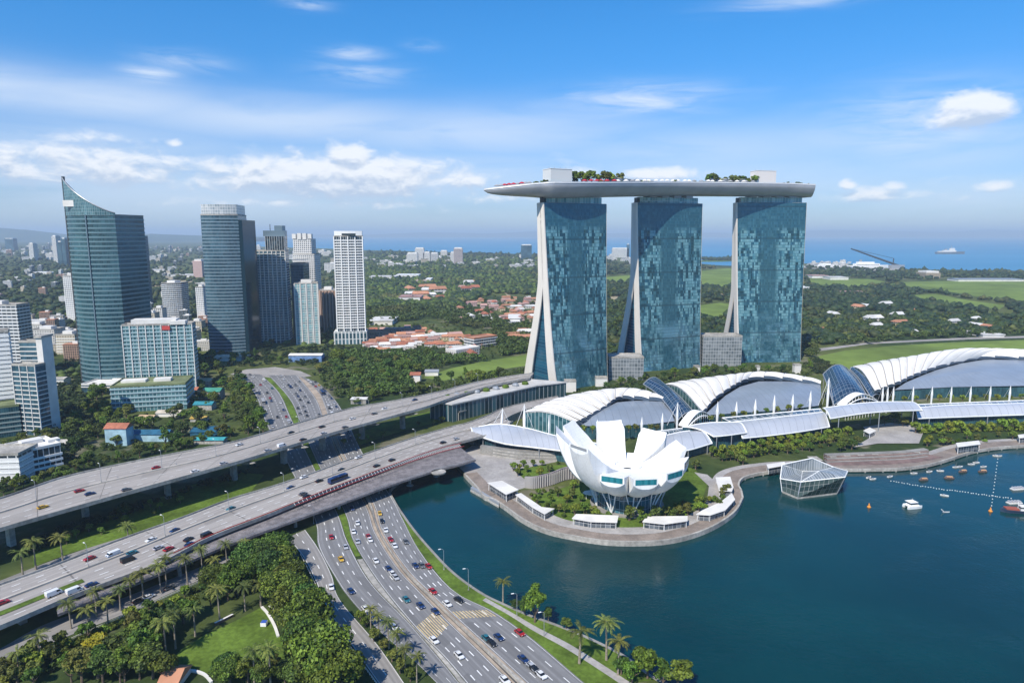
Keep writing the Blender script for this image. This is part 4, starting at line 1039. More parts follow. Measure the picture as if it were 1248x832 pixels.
def deckpt(s, off, dz=0):
    f = s*(len(DK)-1); i = min(int(f), len(DK)-2); f -= i
    a, b = rimR[i]*(1-f)+rimR[i+1]*f, rimL[i]*(1-f)+rimL[i+1]*f
    q = (a+b)*.5+(b-a)*.5*off; return V(q.x, q.y, q.z-.4+dz)
def deck_s(u):
    best = min((abs(proj(deckpt(k/400, -.3))[0]-u), k/400) for k in range(401)); return best[1]
def roofbox(name, label, u0, u1, vtop, mat, off=0.0, depth=14, base=None):
    s0, s1 = deck_s(u0), deck_s(u1); p0, p1 = deckpt(s0, off), deckpt(s1, off); c = (p0+p1)*.5
    zt = hgt(c, vtop); r = thing(name, label, 'roof building', tuple(c)); a = math.atan2((p1-p0).y, (p1-p0).x); L = (p1-p0).length
    mb = MB(); mb.box((c.x, c.y, (c.z+zt)/2+1.2), (L, depth, zt-c.z-2.4), a); obj('wall', mb, mat, r)
    mb = MB(); mb.box((c.x, c.y, c.z+1.3), (L*1.25, depth*1.3, 2.6), a); obj('glazed_base', mb, M_GLASST, r)
    mb = MB(); mb.box((c.x, c.y, zt+.25), (L+.6, depth+.6, .5), a); obj('roof', mb, M_WHITE, r)
    for k in range(4):
        q = c+V(math.cos(a), math.sin(a), 0)*L*(k/3-.5)*.8; mb = MB(); mb.tube([(q.x, q.y, zt+.5), (q.x, q.y, zt+2.6)], .18, 4); obj('mast', mb, M_GREY, r)
roofbox('lift_house', 'pale cube shaped lift house nearer the bow of the roof deck', 668, 698, 207, pbr('pale_panel', (.62, .63, .62), .5), .1, 16)
roofbox('lift_house', 'pinkish white cube lift house near the square stern of the roof deck', 923, 946, 209, pbr('pale_pink_panel', (.70, .66, .63), .5), .1, 14)
roofbox('pool_bar', 'long low grey canopy building on the middle of the roof deck', 752, 800, 219.3, M_GREY, .2, 10)
roofbox('pool_bar', 'low grey canopy building under the trees near the stern lift house', 868, 922, 219.0, M_GREY, .2, 10)
# parasols, sunbeds strips and clutter along the near rim
mb_p = None
def parasol(s, off, col, label):
    c = deckpt(s, off); r = thing('parasol', label, 'parasol', tuple(c)); mb = MB(); mb.lathe((c.x, c.y, c.z), [(3.2, 3.0), (1.6, 4.2), (0, 4.8)], 10); obj('canopy', mb, col, r)
    mb = MB(); mb.tube([(c.x, c.y, c.z), (c.x, c.y, c.z+3.4)], .08, 5); obj('pole', mb, M_DARK, r); return r
M_REDC = pbr('red_canvas', (.42, .03, .05), .7); M_WHC = pbr('white_canvas', (.75, .74, .72), .7); M_GRC = pbr('grey_canvas', (.30, .31, .33), .7)
for k, u in enumerate((606, 611, 616, 621, 626, 631, 636, 641, 646)):
    queue(parasol(deck_s(u), -.25+.1*(k % 3), M_REDC if k in (2, 3, 4, 6) else M_GRC, ''), ('red parasol' if k in (2, 3, 4, 6) else 'grey parasol')+' open on the bow terrace of the roof deck', 'parasols on the bow terrace')
for k in range(30):
    u = 706+k*7.2+rnd.uniform(-1.5, 1.5)
    queue(parasol(deck_s(u), -.62+rnd.uniform(-.12, .12), rnd.choice((M_WHC, M_GRC, M_WHC)) if k > 5 else M_REDC, ''), ('white or grey parasol' if k > 5 else 'red parasol')+' along the near edge of the roof deck pool', 'parasols along the pool edge')

# ================================================================== SHOPPING HALLS WITH SHELL ROOFS
M_SHELL = pbr('shell_roof_membrane', (.74, .71, .66), .55, var=.05, scale=.05)
M_SHELLE = pbr('shell_edge', (.07, .10, .14), .4, .2)
def mat_metal_roof(name, col, step, rough=.38):
    m, t, b = new_mat(name)
    uv = t.n('ShaderNodeUVMap', uv_map='UVMap').outputs[0]; x, y, _ = t.sep(uv)
    f = t.m('FRACT', t.m('DIVIDE', x, step)); ln = t.m('LESS_THAN', f, .06)
    nz = t.noise(t.n('ShaderNodeNewGeometry').outputs['Position'], .04, 4, .6)
    t.put(b, 'Base Color', t.mix(ln, t.mix(t.smooth(nz, .3, .7), tuple(c*.9 for c in col), tuple(c*1.08 for c in col)), tuple(c*.72 for c in col)))
    b.inputs['Roughness'].default_value = rough; b.inputs['Metallic'].default_value = .25
    return m
M_MROOF = mat_metal_roof('grey_blue_metal_roof', (.29, .335, .39), 6.0)
M_SROOF = mat_metal_roof('silver_metal_roof', (.52, .54, .57), 7.0)
M_SKYL = facade('skylight_glass', (.03, .05, .07), (.10, .14, .17), (.42, .44, .45), 6.0, 7.0, .12, .18, 1.3, 0, .03, .12, .5, .02)
M_ARCH = facade('blue_arch_glass', (.010, .030, .065), (.035, .075, .13), (.16, .20, .25), 4.0, 4.0, .09, .09, 1.3, .3, .03, .1, .4, .02)
def px_line(pts, n):
    """pts: (u, v, z) -> resampled world line"""
    return [V(*p) for p in spline([tuple(G(u, v, z)) for u, v, z in pts], n)]
def hall(label, outer, inner, roof, n_sh, front=None, z_in=16):
    """outer: back rim line; inner: stepped front rim line; both run from the front corner to the far end"""
    N = n_sh
    O = px_line(outer, N+1); I = px_line(inner, N+1)
    c = sum(O+I, Vector((0, 0, 0)))/(2*N+2)
    r = thing('shopping_hall', label, 'shopping hall', (c.x, c.y, LZ))
    for k in range(N):
        mb = MB(); rows = []; rowsb = []
        M = 8
        for j in range(M+1):
            f = j/M
            a0, a1 = O[k]*(1-f)+I[k]*f, O[k+1]*(1-f)+I[k+1]*f
            Ls = (O[k]-I[k]).length
            bul = Ls*.075*math.sin(math.pi*min(1, f*1.05))
            lift = .3+1.3*f
            row = []
            for q in range(5):
                g = q/4; p = a0*(1-g)+a1*g
                row.append(p+V(0, 0, bul+lift*(1-g)+.8*math.sin(math.pi*g)))
            rows.append(row); rowsb.append([p-V(0, 0, .9) for p in row])
        mb.grid([list(reversed(q)) for q in rows]); mb.grid(rowsb)
        mb.grid([[a[0], b[0]] for a, b in zip(rows, rowsb)])
        s = obj('roof_shell', mb, M_SHELL, r, True)
        # dark gutter face at the tip
        mb = MB(); tip = rows[-1]; mb.grid([tip, [p-V(0, 0, 3.0) for p in tip]]); obj('shell_fascia', mb, M_SHELLE, s)
        mb = MB(); mb.tube([q[0]+V(0, 0, .25) for q in rows], .28, 4, False); obj('shell_rib', mb, pbr('rib_grey', (.45, .45, .45), .5), s)
    # big metal roof inside the ring of shells
    R_ = [G(u, v, z) for u, v, z in roof]
    m = len(R_); cc = sum(R_, Vector((0, 0, 0)))/m
    mb = MB(); K = 6; rows = []
    for j in range(K+1):
        f = j/K; rows.append([p*(1-f)+cc*f+V(0, 0, 3.0*math.sin(f*math.pi/2)) for p in R_])
    mb.grid(rows, True, uv=None)
    mb.uv = [[(mb.v[i][0], mb.v[i][1]) for i in f] for f in mb.f]
    obj('metal_roof', mb, M_MROOF, r, True)
    # walls below
    allp = [(p.x, p.y) for p in O]+[(p.x, p.y) for p in reversed(I)]
    W = [(p.x, p.y) for p in R_]
    mb = MB(); mb.prism(W, LZ-1, min(p.z for p in R_)-.3, False); obj('glass_wall', mb, F_TEAL, r)
    mb = MB()
    for (p, q) in zip(O, O[1:]):
        mb.face([(p.x, p.y, LZ-1), (q.x, q.y, LZ-1), (q.x, q.y, q.z+.6), (p.x, p.y, p.z+.6)], [(0, 0), ((q-p).length, 0), ((q-p).length, q.z), (0, p.z)])
    obj('rear_wall', mb, F_BLUE, r)
    p, q = O[0], I[0]
    mb = MB(); rows = []
    for j in range(9):
        f = j/8; a = p*(1-f)+q*f; rows.append([V(a.x, a.y, LZ-1), V(a.x, a.y, a.z+(p-q).length*.075*math.sin(math.pi*min(1, f*1.05))+.3)])
    mb.grid(rows, uv=[[(j*5, 0), (j*5, x[1].z)] for j, x in enumerate(rows)]); obj('end_glass', mb, F_PALE, r)
    return r
hall('smaller shell roofed hall behind the white lotus museum, nearest the road bridges',
     [(638, 503, 15), (655, 495, 18), (672, 488, 20), (703, 480, 22), (735, 475, 23), (766, 473, 23), (790, 477, 23), (806, 483, 22)],
     [(702, 516, 15), (712, 511, 17), (724, 504, 18), (738, 496, 19), (746, 489.5, 20), (757, 484, 20), (780, 485, 20), (812, 487, 20)],
     [(700, 518, 13), (716, 509, 16), (736, 498, 18), (752, 490, 18), (775, 488, 18), (808, 489, 18), (818, 500, 16), (822, 513, 13), (790, 517, 12), (740, 520, 12)], 11)
hall('middle shell roofed hall between two dark glazed arches',
     [(809, 469, 18), (828, 465, 22), (847, 462.5, 23), (868, 459.5, 24), (888, 457, 24), (905, 455, 24), (919, 453.5, 24), (941, 453.5, 23), (975, 458, 22), (1001, 464, 21)],
     [(856, 503, 15), (864, 495, 17), (870, 487, 19), (882, 478.5, 20), (893, 471, 20), (901, 467, 20), (912, 462, 20), (938, 459.5, 20), (970, 463, 20), (1000, 467.5, 19)],
     [(858, 506, 13), (872, 493, 16), (884, 482, 18), (902, 471, 18), (925, 464.5, 18), (960, 464.5, 18), (1000, 468, 18), (1001, 480, 16), (998, 494, 13), (960, 499, 12), (900, 503, 12)], 12)
hall('largest shell roofed hall reaching out at the picture edge, with sixteen white shells',
     [(1036, 448, 20), (1066, 441.5, 24), (1088, 438, 25), (1109, 435, 26), (1141, 430.7, 26), (1180, 427.5, 26), (1216, 427.5, 25), (1250, 428, 25), (1300, 430, 25), (1350, 434, 24)],
     [(1066, 478, 15), (1080, 472, 17), (1095, 466.5, 19), (1108, 460, 20), (1123, 454, 21), (1139, 448.5, 21), (1169, 440.5, 21), (1200, 435.5, 21), (1250, 436.5, 21), (1350, 442, 21)],
     [(1090, 475, 13), (1104, 466, 17), (1125, 457, 18), (1142, 450.5, 19), (1170, 443, 19), (1200, 438, 19), (1250, 438.5, 19), (1350, 444, 19), (1350, 466, 14), (1248, 470, 13), (1160, 471.5, 12)], 16)

def vault(name, label, A, B, bulge, mat, n=14, m=8, thick=.8, rim=True, cat='glass roof'):
    """arched roof sheet between two rim lines given in pixels"""
    P, Q = px_line(A, n), px_line(B, n)
    c = (P[n//2]+Q[n//2])*.5; r = thing(name, label, cat, (c.x, c.y, LZ))
    rows = [[p*(1-j/m)+q*(j/m)+V(0, 0, bulge*math.sin(math.pi*j/m)) for j in range(m+1)] for p, q in zip(P, Q)]
    uv = []; s = 0
    for i in range(n):
        if i: s += (P[i]-P[i-1]).length
        uv.append([(s, (P[i]-Q[i]).length*j/m) for j in range(m+1)])
    mb = MB(); mb.grid(rows, uv=uv); lo = [[p-V(0, 0, thick) for p in q] for q in rows]
    mb.grid([list(reversed(q)) for q in lo], uv=[list(reversed(q)) for q in uv])
    obj('roof_surface', mb, mat, r, True)
    mb = MB()
    for e in ([q[0] for q in rows], [q[-1] for q in rows], rows[0], rows[-1]):
        mb.tube(e, .45, 5)
    obj('rim', mb, M_GREY if rim is True else rim, r)
    mb = MB()
    for i in (1, n//2, n-2):
        for e in (rows[i][0], rows[i][-1]): mb.tube([V(e.x, e.y, LZ-.5), e], .35, 6)
    obj('support', mb, M_GREY, r)
    return r
vault('glazed_arch', 'dark blue glazed arch strip between the small and middle shell halls', [(784, 468, 24), (800, 479, 22), (815, 496, 18), (826, 512, 12)], [(806, 464.5, 22), (822, 477, 21), (836, 491, 18), (850, 507, 12)], 5, M_ARCH)
vault('glazed_arch', 'bulging dark blue glazed atrium arch between the middle and largest halls', [(1003, 456, 24), (1008, 468, 22), (1012, 480, 18), (1016, 494, 10)], [(1034, 450, 25), (1045, 462, 22), (1052, 474, 18), (1060, 488, 10)], 7, M_ARCH)
vault('glazed_arch', 'narrow dark glazed arch right beside the largest shell hall', [(1036, 450, 25), (1046, 460, 22), (1054, 472, 18), (1062, 485, 11)], [(1041, 449, 25), (1054, 459, 22), (1062, 470, 18), (1071, 481, 11)], 2, M_ARCH)

# waterfront canopies in silver metal
def canopy(label, back, front, bulge, zwall=True, mat=None):
    r = vault('canopy_roof', label, back, front, bulge, mat or M_SROOF, 12, 7, .7, M_WHITE, 'canopy')
    n = 12; P, Q = px_line(back, n), px_line(front, n)
    if zwall:
        mb = MB(); rows = [];
        for p, q in zip(P, Q):
            w_ = q*.86+p*.14; rows.append([V(w_.x, w_.y, LZ-1), V(w_.x, w_.y, q.z+.2)])
        mb.grid(rows, uv=[[(i*8, 0), (i*8, rows[i][1].z)] for i in range(n)])
        for i in (0, n-1):
            p, q = P[i], Q[i]; w_ = q*.86+p*.14
            mb.face([V(p.x, p.y, LZ-1), V(w_.x, w_.y, LZ-1), V(w_.x, w_.y, q.z+.2), V(p.x, p.y, p.z)], [(0, 0), (20, 0), (20, 10), (0, 10)])
        mb.grid([[V(p.x, p.y, LZ-1), V(p.x, p.y, p.z)] for p in P], uv=[[(i*8, 0), (i*8, P[i].z)] for i in range(n)])
        obj('glass_wall', mb, F_TEAL, r)
    return r
canopy('blue grey arched canopy left of the museum, closest to the footbridge', [(573, 522, 11), (605, 516.5, 14), (640, 521, 14), (690, 534, 13), (735, 541, 12)], [(576, 529, 10), (612, 540, 11), (650, 545, 11), (690, 550, 11), (735, 556, 11)], 2.5)
canopy('short silver canopy just behind the white museum petals', [(800, 533, 12), (830, 526, 13), (850, 524, 13)], [(806, 551, 9), (836, 549, 9), (868, 540, 9)], 3)
canopy('projecting silver canopy over a deep shaded front between two others', [(832, 520, 15), (862, 515, 16), (900, 514, 15)], [(870, 532, 12), (890, 530, 12.5), (910, 527, 12)], 2)
canopy('long silver ribbed canopy behind the planted hedge, middle of the waterfront', [(893, 514, 14), (930, 510, 14), (968, 506, 14), (1003, 502, 14)], [(905, 534, 9), (940, 530.5, 9), (975, 526, 9), (1011, 520, 9)], 3)
canopy('raised silver entrance canopy over the open plaza', [(1003, 497, 18), (1040, 492, 20), (1075, 489.5, 20), (1110, 489.5, 18)], [(1012, 510, 17), (1050, 504, 18.5), (1085, 501, 18.5), (1124, 500, 17)], 2, False)
canopy('longest silver canopy stretching to the picture edge', [(1112, 497, 14), (1160, 493.5, 14), (1220, 492, 14), (1340, 488, 14)], [(1119, 510, 9), (1170, 508, 9), (1230, 506, 9), (1340, 502, 9)], 3)
def skyl(label, q):
    P = [G(u, v, z) for u, v, z in q]; c = sum(P, Vector((0, 0, 0)))/4; r = thing('skylight_roof', label, 'glass roof', (c.x, c.y, LZ))
    mb = MB(); Lx = (P[1]-P[0]).length; Ly = (P[3]-P[0]).length
    mb.face(P, [(0, 0), (Lx, 0), (Lx, Ly), (0, Ly)]); obj('glass_panel', mb, M_SKYL, r)
    mb = MB(); mb.prism([(p.x, p.y) for p in P], LZ-1, min(p.z for p in P)-.3, False); obj('wall', mb, F_TEAL, r)
    mb = MB(); mb.tube(P+[P[0]], .4, 4); obj('rim', mb, M_WHITE, r)
skyl('flat panelled skylight behind the long middle canopy', [(895, 516, 13.5), (1004, 504, 13.5), (1000, 498, 14), (880, 509, 14)])
skyl('flat panelled skylight behind the canopy by the museum', [(800, 536, 12), (852, 527, 12), (834, 521, 13), (796, 526, 13)])
skyl('flat panelled skylight behind the longest canopy', [(1114, 500, 13.5), (1340, 490, 13.5), (1340, 484, 14), (1110, 493, 14)])
# small white arch bridges over the entrances
def archroof(label, u0, v0, u1, v1, z):
    A, B = G(u0, v0, z), G(u1, v1, z); c = (A+B)*.5; r = thing('entrance_arch', label, 'arch', (c.x, c.y, LZ))
    e = (B-A).normalized(); nb = V(-e.y, e.x, 0); L = (B-A).length
    mb = MB(); rows = []
    for i in range(13):
        f = i/12; p = A+(B-A)*f+V(0, 0, math.sin(math.pi*f)*L*.20); rows.append([p-nb*2, p+nb*5, p+nb*5-V(0, 0, .6), p-nb*2-V(0, 0, .6)])
    mb.grid(rows, True); obj('arch_roof', mb, M_WHITE, r)
    mb = MB(); mb.tube([A+(B-A)*(i/12)+V(0, 0, math.sin(math.pi*i/12)*L*.13-1)-nb*2.5 for i in range(13)], .5, 5); obj('arch_rib', mb, M_WHITE, r)
    mb = MB()
    for i in range(1, 12):
        f = i/12; p = A+(B-A)*f-nb*1.5; mb.tube([V(p.x, p.y, LZ), p+V(0, 0, math.sin(math.pi*f)*L*.20)], .2, 4)
    obj('arch_post', mb, M_WHITE, r)
archroof('white arched entrance roof below the first dark glazed arch', 834, 519, 865, 507, 13)
archroof('white arched entrance roof below the bulging atrium arch', 1026, 494, 1068, 488, 15)

# masts
def mast(u, vb, vt, label, wide=1.0, cable=False, lean=0):
    g = G(u, vb, 12); zt = hgt(g, vt); r = thing('roof_mast', label, 'mast', (g.x, g.y, LZ))
    mb = MB(); h = zt-12; mb.tube([(g.x, g.y, LZ), (g.x, g.y, 12), (g.x+lean*.5, g.y, 12+h*.45), (g.x+lean, g.y, zt)], [.5*wide, .6*wide, .8*wide, .12], 8); obj('spar', mb, M_WHITE, r)
    mb = MB()
    for s in ((-7, 2), (7, 2), (0, 9)) if cable else ((0, 7),): mb.tube([(g.x+lean, g.y, zt-.5), (g.x+s[0], g.y+s[1], 12)], .14, 4)
    obj('stay_cable', mb, M_WHITE, r); return r
queue(mast(611, 520, 497, '', 1.1, True, 1), 'tall white mast beside the blue grey arched canopy', 'white roof masts')
queue(mast(639, 524, 492, '', 1.5, True), 'tall white mast beside the blue grey arched canopy', 'white roof masts')
queue(mast(669, 528, 505, '', .9), 'tall white mast beside the blue grey arched canopy', 'white roof masts')
for u, vb, vt in ((728, 527, 511), (757, 525, 511), (782, 524, 508), (807, 522, 503)): queue(mast(u, vb, vt, '', 1.3), 'slim white mast in front of the smaller shell hall', 'white roof masts')
queue(mast(825, 519, 490, '', 1.1, True), 'tall cable stayed white mast below the first glazed arch', 'white roof masts')
for u, vb, vt in ((874, 511, 489), (897, 508.5, 489), (920, 506, 486), (943, 503, 481), (965.5, 500, 480), (987, 497, 476)): queue(mast(u, vb, vt, '', 1.5), 'slim white mast in front of the middle shell hall', 'white roof masts')
queue(mast(1008, 496, 460, '', 1.4, True), 'tall cable stayed white mast before the bulging atrium arch', 'white roof masts')
for u in (1075, 1081, 1088, 1112, 1135, 1158.5, 1182, 1206, 1230): queue(mast(u, 489.5-(u-1075)*.02, 471-(u-1075)*.008, '', 1.2), 'white post with stay in front of the largest shell hall', 'white posts of the largest hall')

# long low building by the viaduct end
r = thing('terminal_building', 'long dark glazed low building with pale roof dots at the end of the tall viaduct', 'building', tuple(G(590, 490, LZ)))
zr = 17.0
f = [G(524, 489, zr), G(551, 493, zr), G(600, 482, zr), G(655, 470, zr), G(690, 466, zr), G(640, 462, zr), G(592, 472.5, zr)]
mb = MB(); mb.prism([(p.x, p.y) for p in f], LZ-1, zr-.1, False); obj('glass_wall', mb, facade('dark_colonnade', (.01, .03, .04), (.05, .12, .14), (.30, .32, .32), 4.5, 16, .16, .08, 1.3), r)
mb = MB(); mb.prism(grow([(p.x, p.y) for p in f], .8), zr-.3, zr+.6, True, True); obj('roof', mb, pbr('pale_roof_sheet', (.46, .45, .43), .7, var=.15, scale=.1), r)
for k in range(9):
    a = k/8; p = G(545+a*95, 485.5-a*16.5, zr); mb = MB(); mb.lathe((p.x, p.y, zr+.6), [(0, .0), (3.0, 0), (3.2, 1.6), (2.2, 2.6), (0, 3.0)], 10); obj('roof_planter', mb, M_GRASS if k % 2 == 0 else M_GREY, r)
def ramp_wall(label, pts, zt, wall, th=3):
    P = px_line([(u, v, zt) for u, v in pts], 30); r = thing('colonnade', label, 'colonnade', (P[15].x, P[15].y, LZ))
    A, B = offset_line(P, 0), offset_line(P, 7)
    mb = MB(); mb.grid([[a, a+V(0, 0, .9), b+V(0, 0, .9), b] for a, b in zip(A, B)], True); obj('roof_slab', mb, M_CONC, r)
    for k in range(30):
        mb = MB(); c = A[k]+(B[k]-A[k])*.2; mb.box((c.x, c.y, (zt+LZ)/2), (.9, .9, zt-LZ)); obj('column', mb, M_CONC, r)
    mb = MB(); mb.grid([[V(a.x, a.y, LZ-1), V(a.x, a.y, zt)] for a in offset_line(P, 5)], uv=[[(i*4, 0), (i*4, zt)] for i in range(30)]); obj('rear_wall', mb, M_GLASSD, r)
ramp_wall('grey columned covered walk in front of the long dark low building', [(560, 503), (590, 494), (620, 486), (655, 478), (680, 473)], 9.0, None)
# slope road from the lower bridge up between the buildings
s_ = Strip([(565, 517), (590, 509), (610, 499), (640, 491), (680, 483)], [(598, 523), (612, 514), (625, 506), (650, 497), (684, 488)], 8.0, 60); s_.surf('street', M_ASPH2)
root = thing('road_ramp', 'pale retaining ramp carrying the slip road between the low building and the shell hall', 'ramp', tuple(s_.C[30]))
mb = MB(); mb.grid([[V(a.x, a.y, LZ-1), a-V(0, 0, .05), b-V(0, 0, .05), V(b.x, b.y, LZ-1)] for a, b in zip(s_.A, s_.B)]); obj('ramp_wall', mb, M_CONC, root)
for ln in (s_.A, s_.B):
    L1, L2 = offset_line(ln, -.15), offset_line(ln, .15); mb = MB(); mb.grid([[V(a.x, a.y, 8), V(a.x, a.y, 8.9), V(b.x, b.y, 8.9), V(b.x, b.y, 8)] for a, b in zip(L1, L2)], True); obj('parapet', mb, M_CONC, root)
# striped terraces under the arched canopy, stepped seats
r = thing('stepped_terrace', 'stepped grey stone terrace under the blue grey arched canopy', 'terrace', tuple(G(650, 565, LZ)))
for k in range(6):
    A, B = [(585, 551-k*1.6), (630, 558-k*1.8), (680, 560-k*1.8), (725, 560-k*1.8)], None
    P = px_line([(u, v, LZ+1+k*1.0) for u, v in A], 16); Q = offset_line(P, 3.2)
    mb = MB(); mb.grid([[V(a.x, a.y, LZ-.5), V(a.x, a.y, LZ+1+k), V(b.x, b.y, LZ+1+k), V(b.x, b.y, LZ-.5)] for a, b in zip(P, Q)], True); obj('step', mb, M_CONCD if k % 2 else M_CONC, r)
# podiums at the feet of the hotel
def blk(name, label, u0, u1, vb, vt, mat, depth=22, bands=0):
    a, b = G(u0, vb), G(u1, vb); zt = hgt(a, vt); return building(name, label, arcfoot(a, b, depth), zt, mat, floors=bands, fh=5, band=.6, band_mat=M_OFFW, roof_mat=M_CONC)
F_LOB = facade('lobby_mesh_glass', (.10, .12, .13), (.26, .28, .29), (.40, .41, .41), 3.0, 4.0, .10, .12, 1.0, .3, .05, .2, .5, .02)
blk('hotel_lobby', 'grey mesh glazed lobby block between the middle and stern side hotel towers', 856, 903, 446, 410, F_LOB, 24, 0)
blk('hotel_lobby', 'low arched grey glazed lobby between the bow side and middle hotel towers', 742, 784, 463, 436, F_LOB, 24, 0)
blk('hotel_lobby', 'pale ribbed plinth block at the foot of the bow side hotel tower', 688, 702, 478, 465, M_OFFW, 8)
blk('service_block', 'small white service block in front of the bow side hotel tower', 726, 740, 471, 461, M_OFFW, 8)
blk('service_block', 'small white kiosk block in front of the middle hotel tower', 846, 853, 456, 447, M_OFFW, 6)
blk('service_block', 'small white kiosk block in front of the stern side hotel tower', 968, 976, 455, 445, M_OFFW, 6)
blk('service_block', 'thin white kiosk standing right behind the shells of the middle hall', 922, 926, 455, 447, M_OFFW, 5)

# ================================================================== LOTUS MUSEUM
MC = V(66.0, 374.0, LZ)
mus = thing('lotus_museum', 'huge white lotus shaped museum with ten petals on a waterside lawn', 'museum', tuple(MC))
def mat_petal():
    m, t, b = new_mat('museum_white')
    pos = t.n('ShaderNodeNewGeometry').outputs['Position']; x, y, z = t.sep(pos)
    st = t.noise(t.xyz(t.m('MULTIPLY', x, .5), t.m('MULTIPLY', y, .5), t.m('MULTIPLY', z, .05)), 1.0, 4, .65)
    c = t.mix(t.smooth(st, .45, .80), (.80, .80, .785), (.66, .655, .63))
    seam = t.m('MAXIMUM', t.m('LESS_THAN', t.m('FRACT', t.m('DIVIDE', z, 2.6)), .04), t.m('LESS_THAN', t.m('FRACT', t.m('DIVIDE', t.m('ADD', x, t.m('MULTIPLY', y, .37)), 3.1)), .03))
    c = t.mix(t.m('MULTIPLY', seam, .35), c, (.52, .52, .51))
    t.put(b, 'Base Color', c); b.inputs['Roughness'].default_value = .45; b.inputs['Specular IOR Level'].default_value = .3
    return m
M_PETAL = mat_petal()
PET = [(177, 41, 46, 7.4, 0), (152, 37, 45.5, 7.8, 0), (103, 31, 43, 8.2, 0), (50, 31, 39, 8.2, 0), (8, 31.5, 36.5, 8.0, 0),
       (-25, 33, 33, 5.4, 1), (-54, 34.5, 31.5, 5.5, 1), (-84, 35, 30, 5.5, 1), (-113, 35, 30.4, 5.5, 1), (-141, 39.5, 44.5, 7.2, 0)]
M_PGLASS = facade('petal_window_glass', (.01, .13, .16), (.03, .22, .26), (.05, .2, .22), 1.6, 9, .06, .0, 1.2)
for az_, rt, ht, wt, win in PET:
    a = R(az_); er = V(math.cos(a), math.sin(a), 0); et = V(-math.sin(a), math.cos(a), 0)
    N = 24; r0, z0 = 5.0, 13.2; face_h = 6.0 if win else 4.5
    top = []; bot = []
    prof = []
    for i in range(N+1):
        s = i/N; rr = r0+(rt-r0)*(s**.62)
        q = (rr-r0)/(rt-r0)
        zl = z0+(ht-face_h-z0)*q**(4.4 if not win else 3.6)
        zh = 24.5+(ht-24.5)*q**(1.75 if not win else 1.2)
        zh = max(zh, zl+2.0)
        wmax = max(rr, 4)*math.tan(R(18.2))
        k = min(1, max(0, (rr-12)/(rt-12)))
        ww = min(wmax, wt*1.30*(1-.25*k**2)) if not win else min(wmax, wt*1.2)
        prof.append((rr, zl, zh, ww))
    rows = []
    for rr, zl, zh, ww in prof:
        c = MC+er*rr
        sec = []
        # rounded keel outside, gently dished inside
        for t in (-1, -.98, -.86, -.6, -.25, .25, .6, .86, .98, 1):
            kz = (1-abs(t)**2.6)
            sec.append(V(*(c+et*ww*t).to_tuple()[:2], zl+(zh-zl)*.0+2.6*(1-kz)))
        for t in (1, .6, 0, -.6, -1):
            sec.append(V(*(c+et*ww*t*.985).to_tuple()[:2], zh-.35*(1-abs(t))))
        rows.append(sec)
    mb = MB()
    mb.grid([list(reversed(q)) for q in rows], True)
    mb.face(rows[-1])
    pt = obj('petal', mb, M_PETAL, mus, True)
    pt.data.polygons.foreach_set('use_smooth', [True]*len(pt.data.polygons))
    try: pt.data.set_sharp_from_angle(angle=R(38))
    except Exception: pass
    rr, zl, zh, ww = prof[-1]; c = MC+er*(rr+.12)
    mb = MB()
    if win:
        h0, h1, w_ = zl+2.5, zh-.55, ww*.86
        P = [c-et*w_, c+et*w_]
        mb.face([V(P[0].x, P[0].y, h0), V(P[1].x, P[1].y, h0), V(P[1].x, P[1].y, h1), V(P[0].x, P[0].y, h1)], [(0, 0.5), (2*w_, .5), (2*w_, 3), (0, 3)])
        obj('window', mb, M_PGLASS, pt)
    else:
        h0, h1, w_ = zl+2.6, zh-.4, ww*.86; P = [c-et*w_, c+et*w_]
        mb.face([V(P[0].x, P[0].y, h0), V(P[1].x, P[1].y, h0), V(P[1].x, P[1].y, h1), V(P[0].x, P[0].y, h1)], [(0, 0.5), (2*w_, .5), (2*w_, 3), (0, 3)])
        obj('skylight', mb, M_GREY, pt)
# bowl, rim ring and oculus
mb = MB(); mb.lathe((MC.x, MC.y, 0), [(0.1, 12.5), (8, 12.6), (14, 13.6), (19, 15.8), (21, 18.5)], 40); obj('bowl', mb, M_PETAL, mus, True)
mb = MB(); mb.lathe((MC.x, MC.y, 0), [(22, 25.6), (15, 24.9), (8.2, 24.3), (7.6, 24.2)], 40); obj('inner_roof', mb, M_PETAL, mus, True)
mb = MB(); mb.lathe((MC.x, MC.y, 0), [(7.8, 24.0), (7.8, 25.5), (7.3, 25.5), (7.3, 24.0)], 40); obj('oculus_ring', mb, M_WHITE, mus)
mb = MB(); mb.lathe((MC.x, MC.y, 0), [(7.4, 24.6), (3.0, 23.6), (2.2, 23.0)], 32); obj('rain_dish', mb, M_WHITE, mus, True)
mb = MB(); mb.lathe((MC.x, MC.y, 0), [(2.3, 23.15), (0.05, 22.9)], 20); obj('oculus_opening', mb, M_DARK, mus)
mb = MB(); mb.lathe((MC.x, MC.y-.5, 0), [(17, LZ), (17, 13.0)], 40)
mb.uv = [[(math.atan2(mb.v[i][1]-MC.y, mb.v[i][0]-MC.x)*17, mb.v[i][2]) for i in f] for f in mb.f]
obj('glass_drum', mb, facade('drum_glass', (.01, .05, .07), (.05, .16, .20), (.40, .45, .46), 2.4, 5.2, .08, .05, 1.2), mus)
for k in range(10):
    a = R(k*36+18); c = MC+V(math.cos(a), math.sin(a), 0)*18.6
    t = V(-math.sin(a), math.cos(a), 0); o = V(math.cos(a), math.sin(a), 0)
    for q in (-4.6, 0, 4.6):
        mb = MB(); mb.tube([c+V(0, 0, .2), c+t*q*.5+o*1.5+V(0, 0, 7), c+t*q+o*4.5+V(0, 0, 14.6)], [.38, .36, .3], 6); obj('strut', mb, M_WHITE, mus)
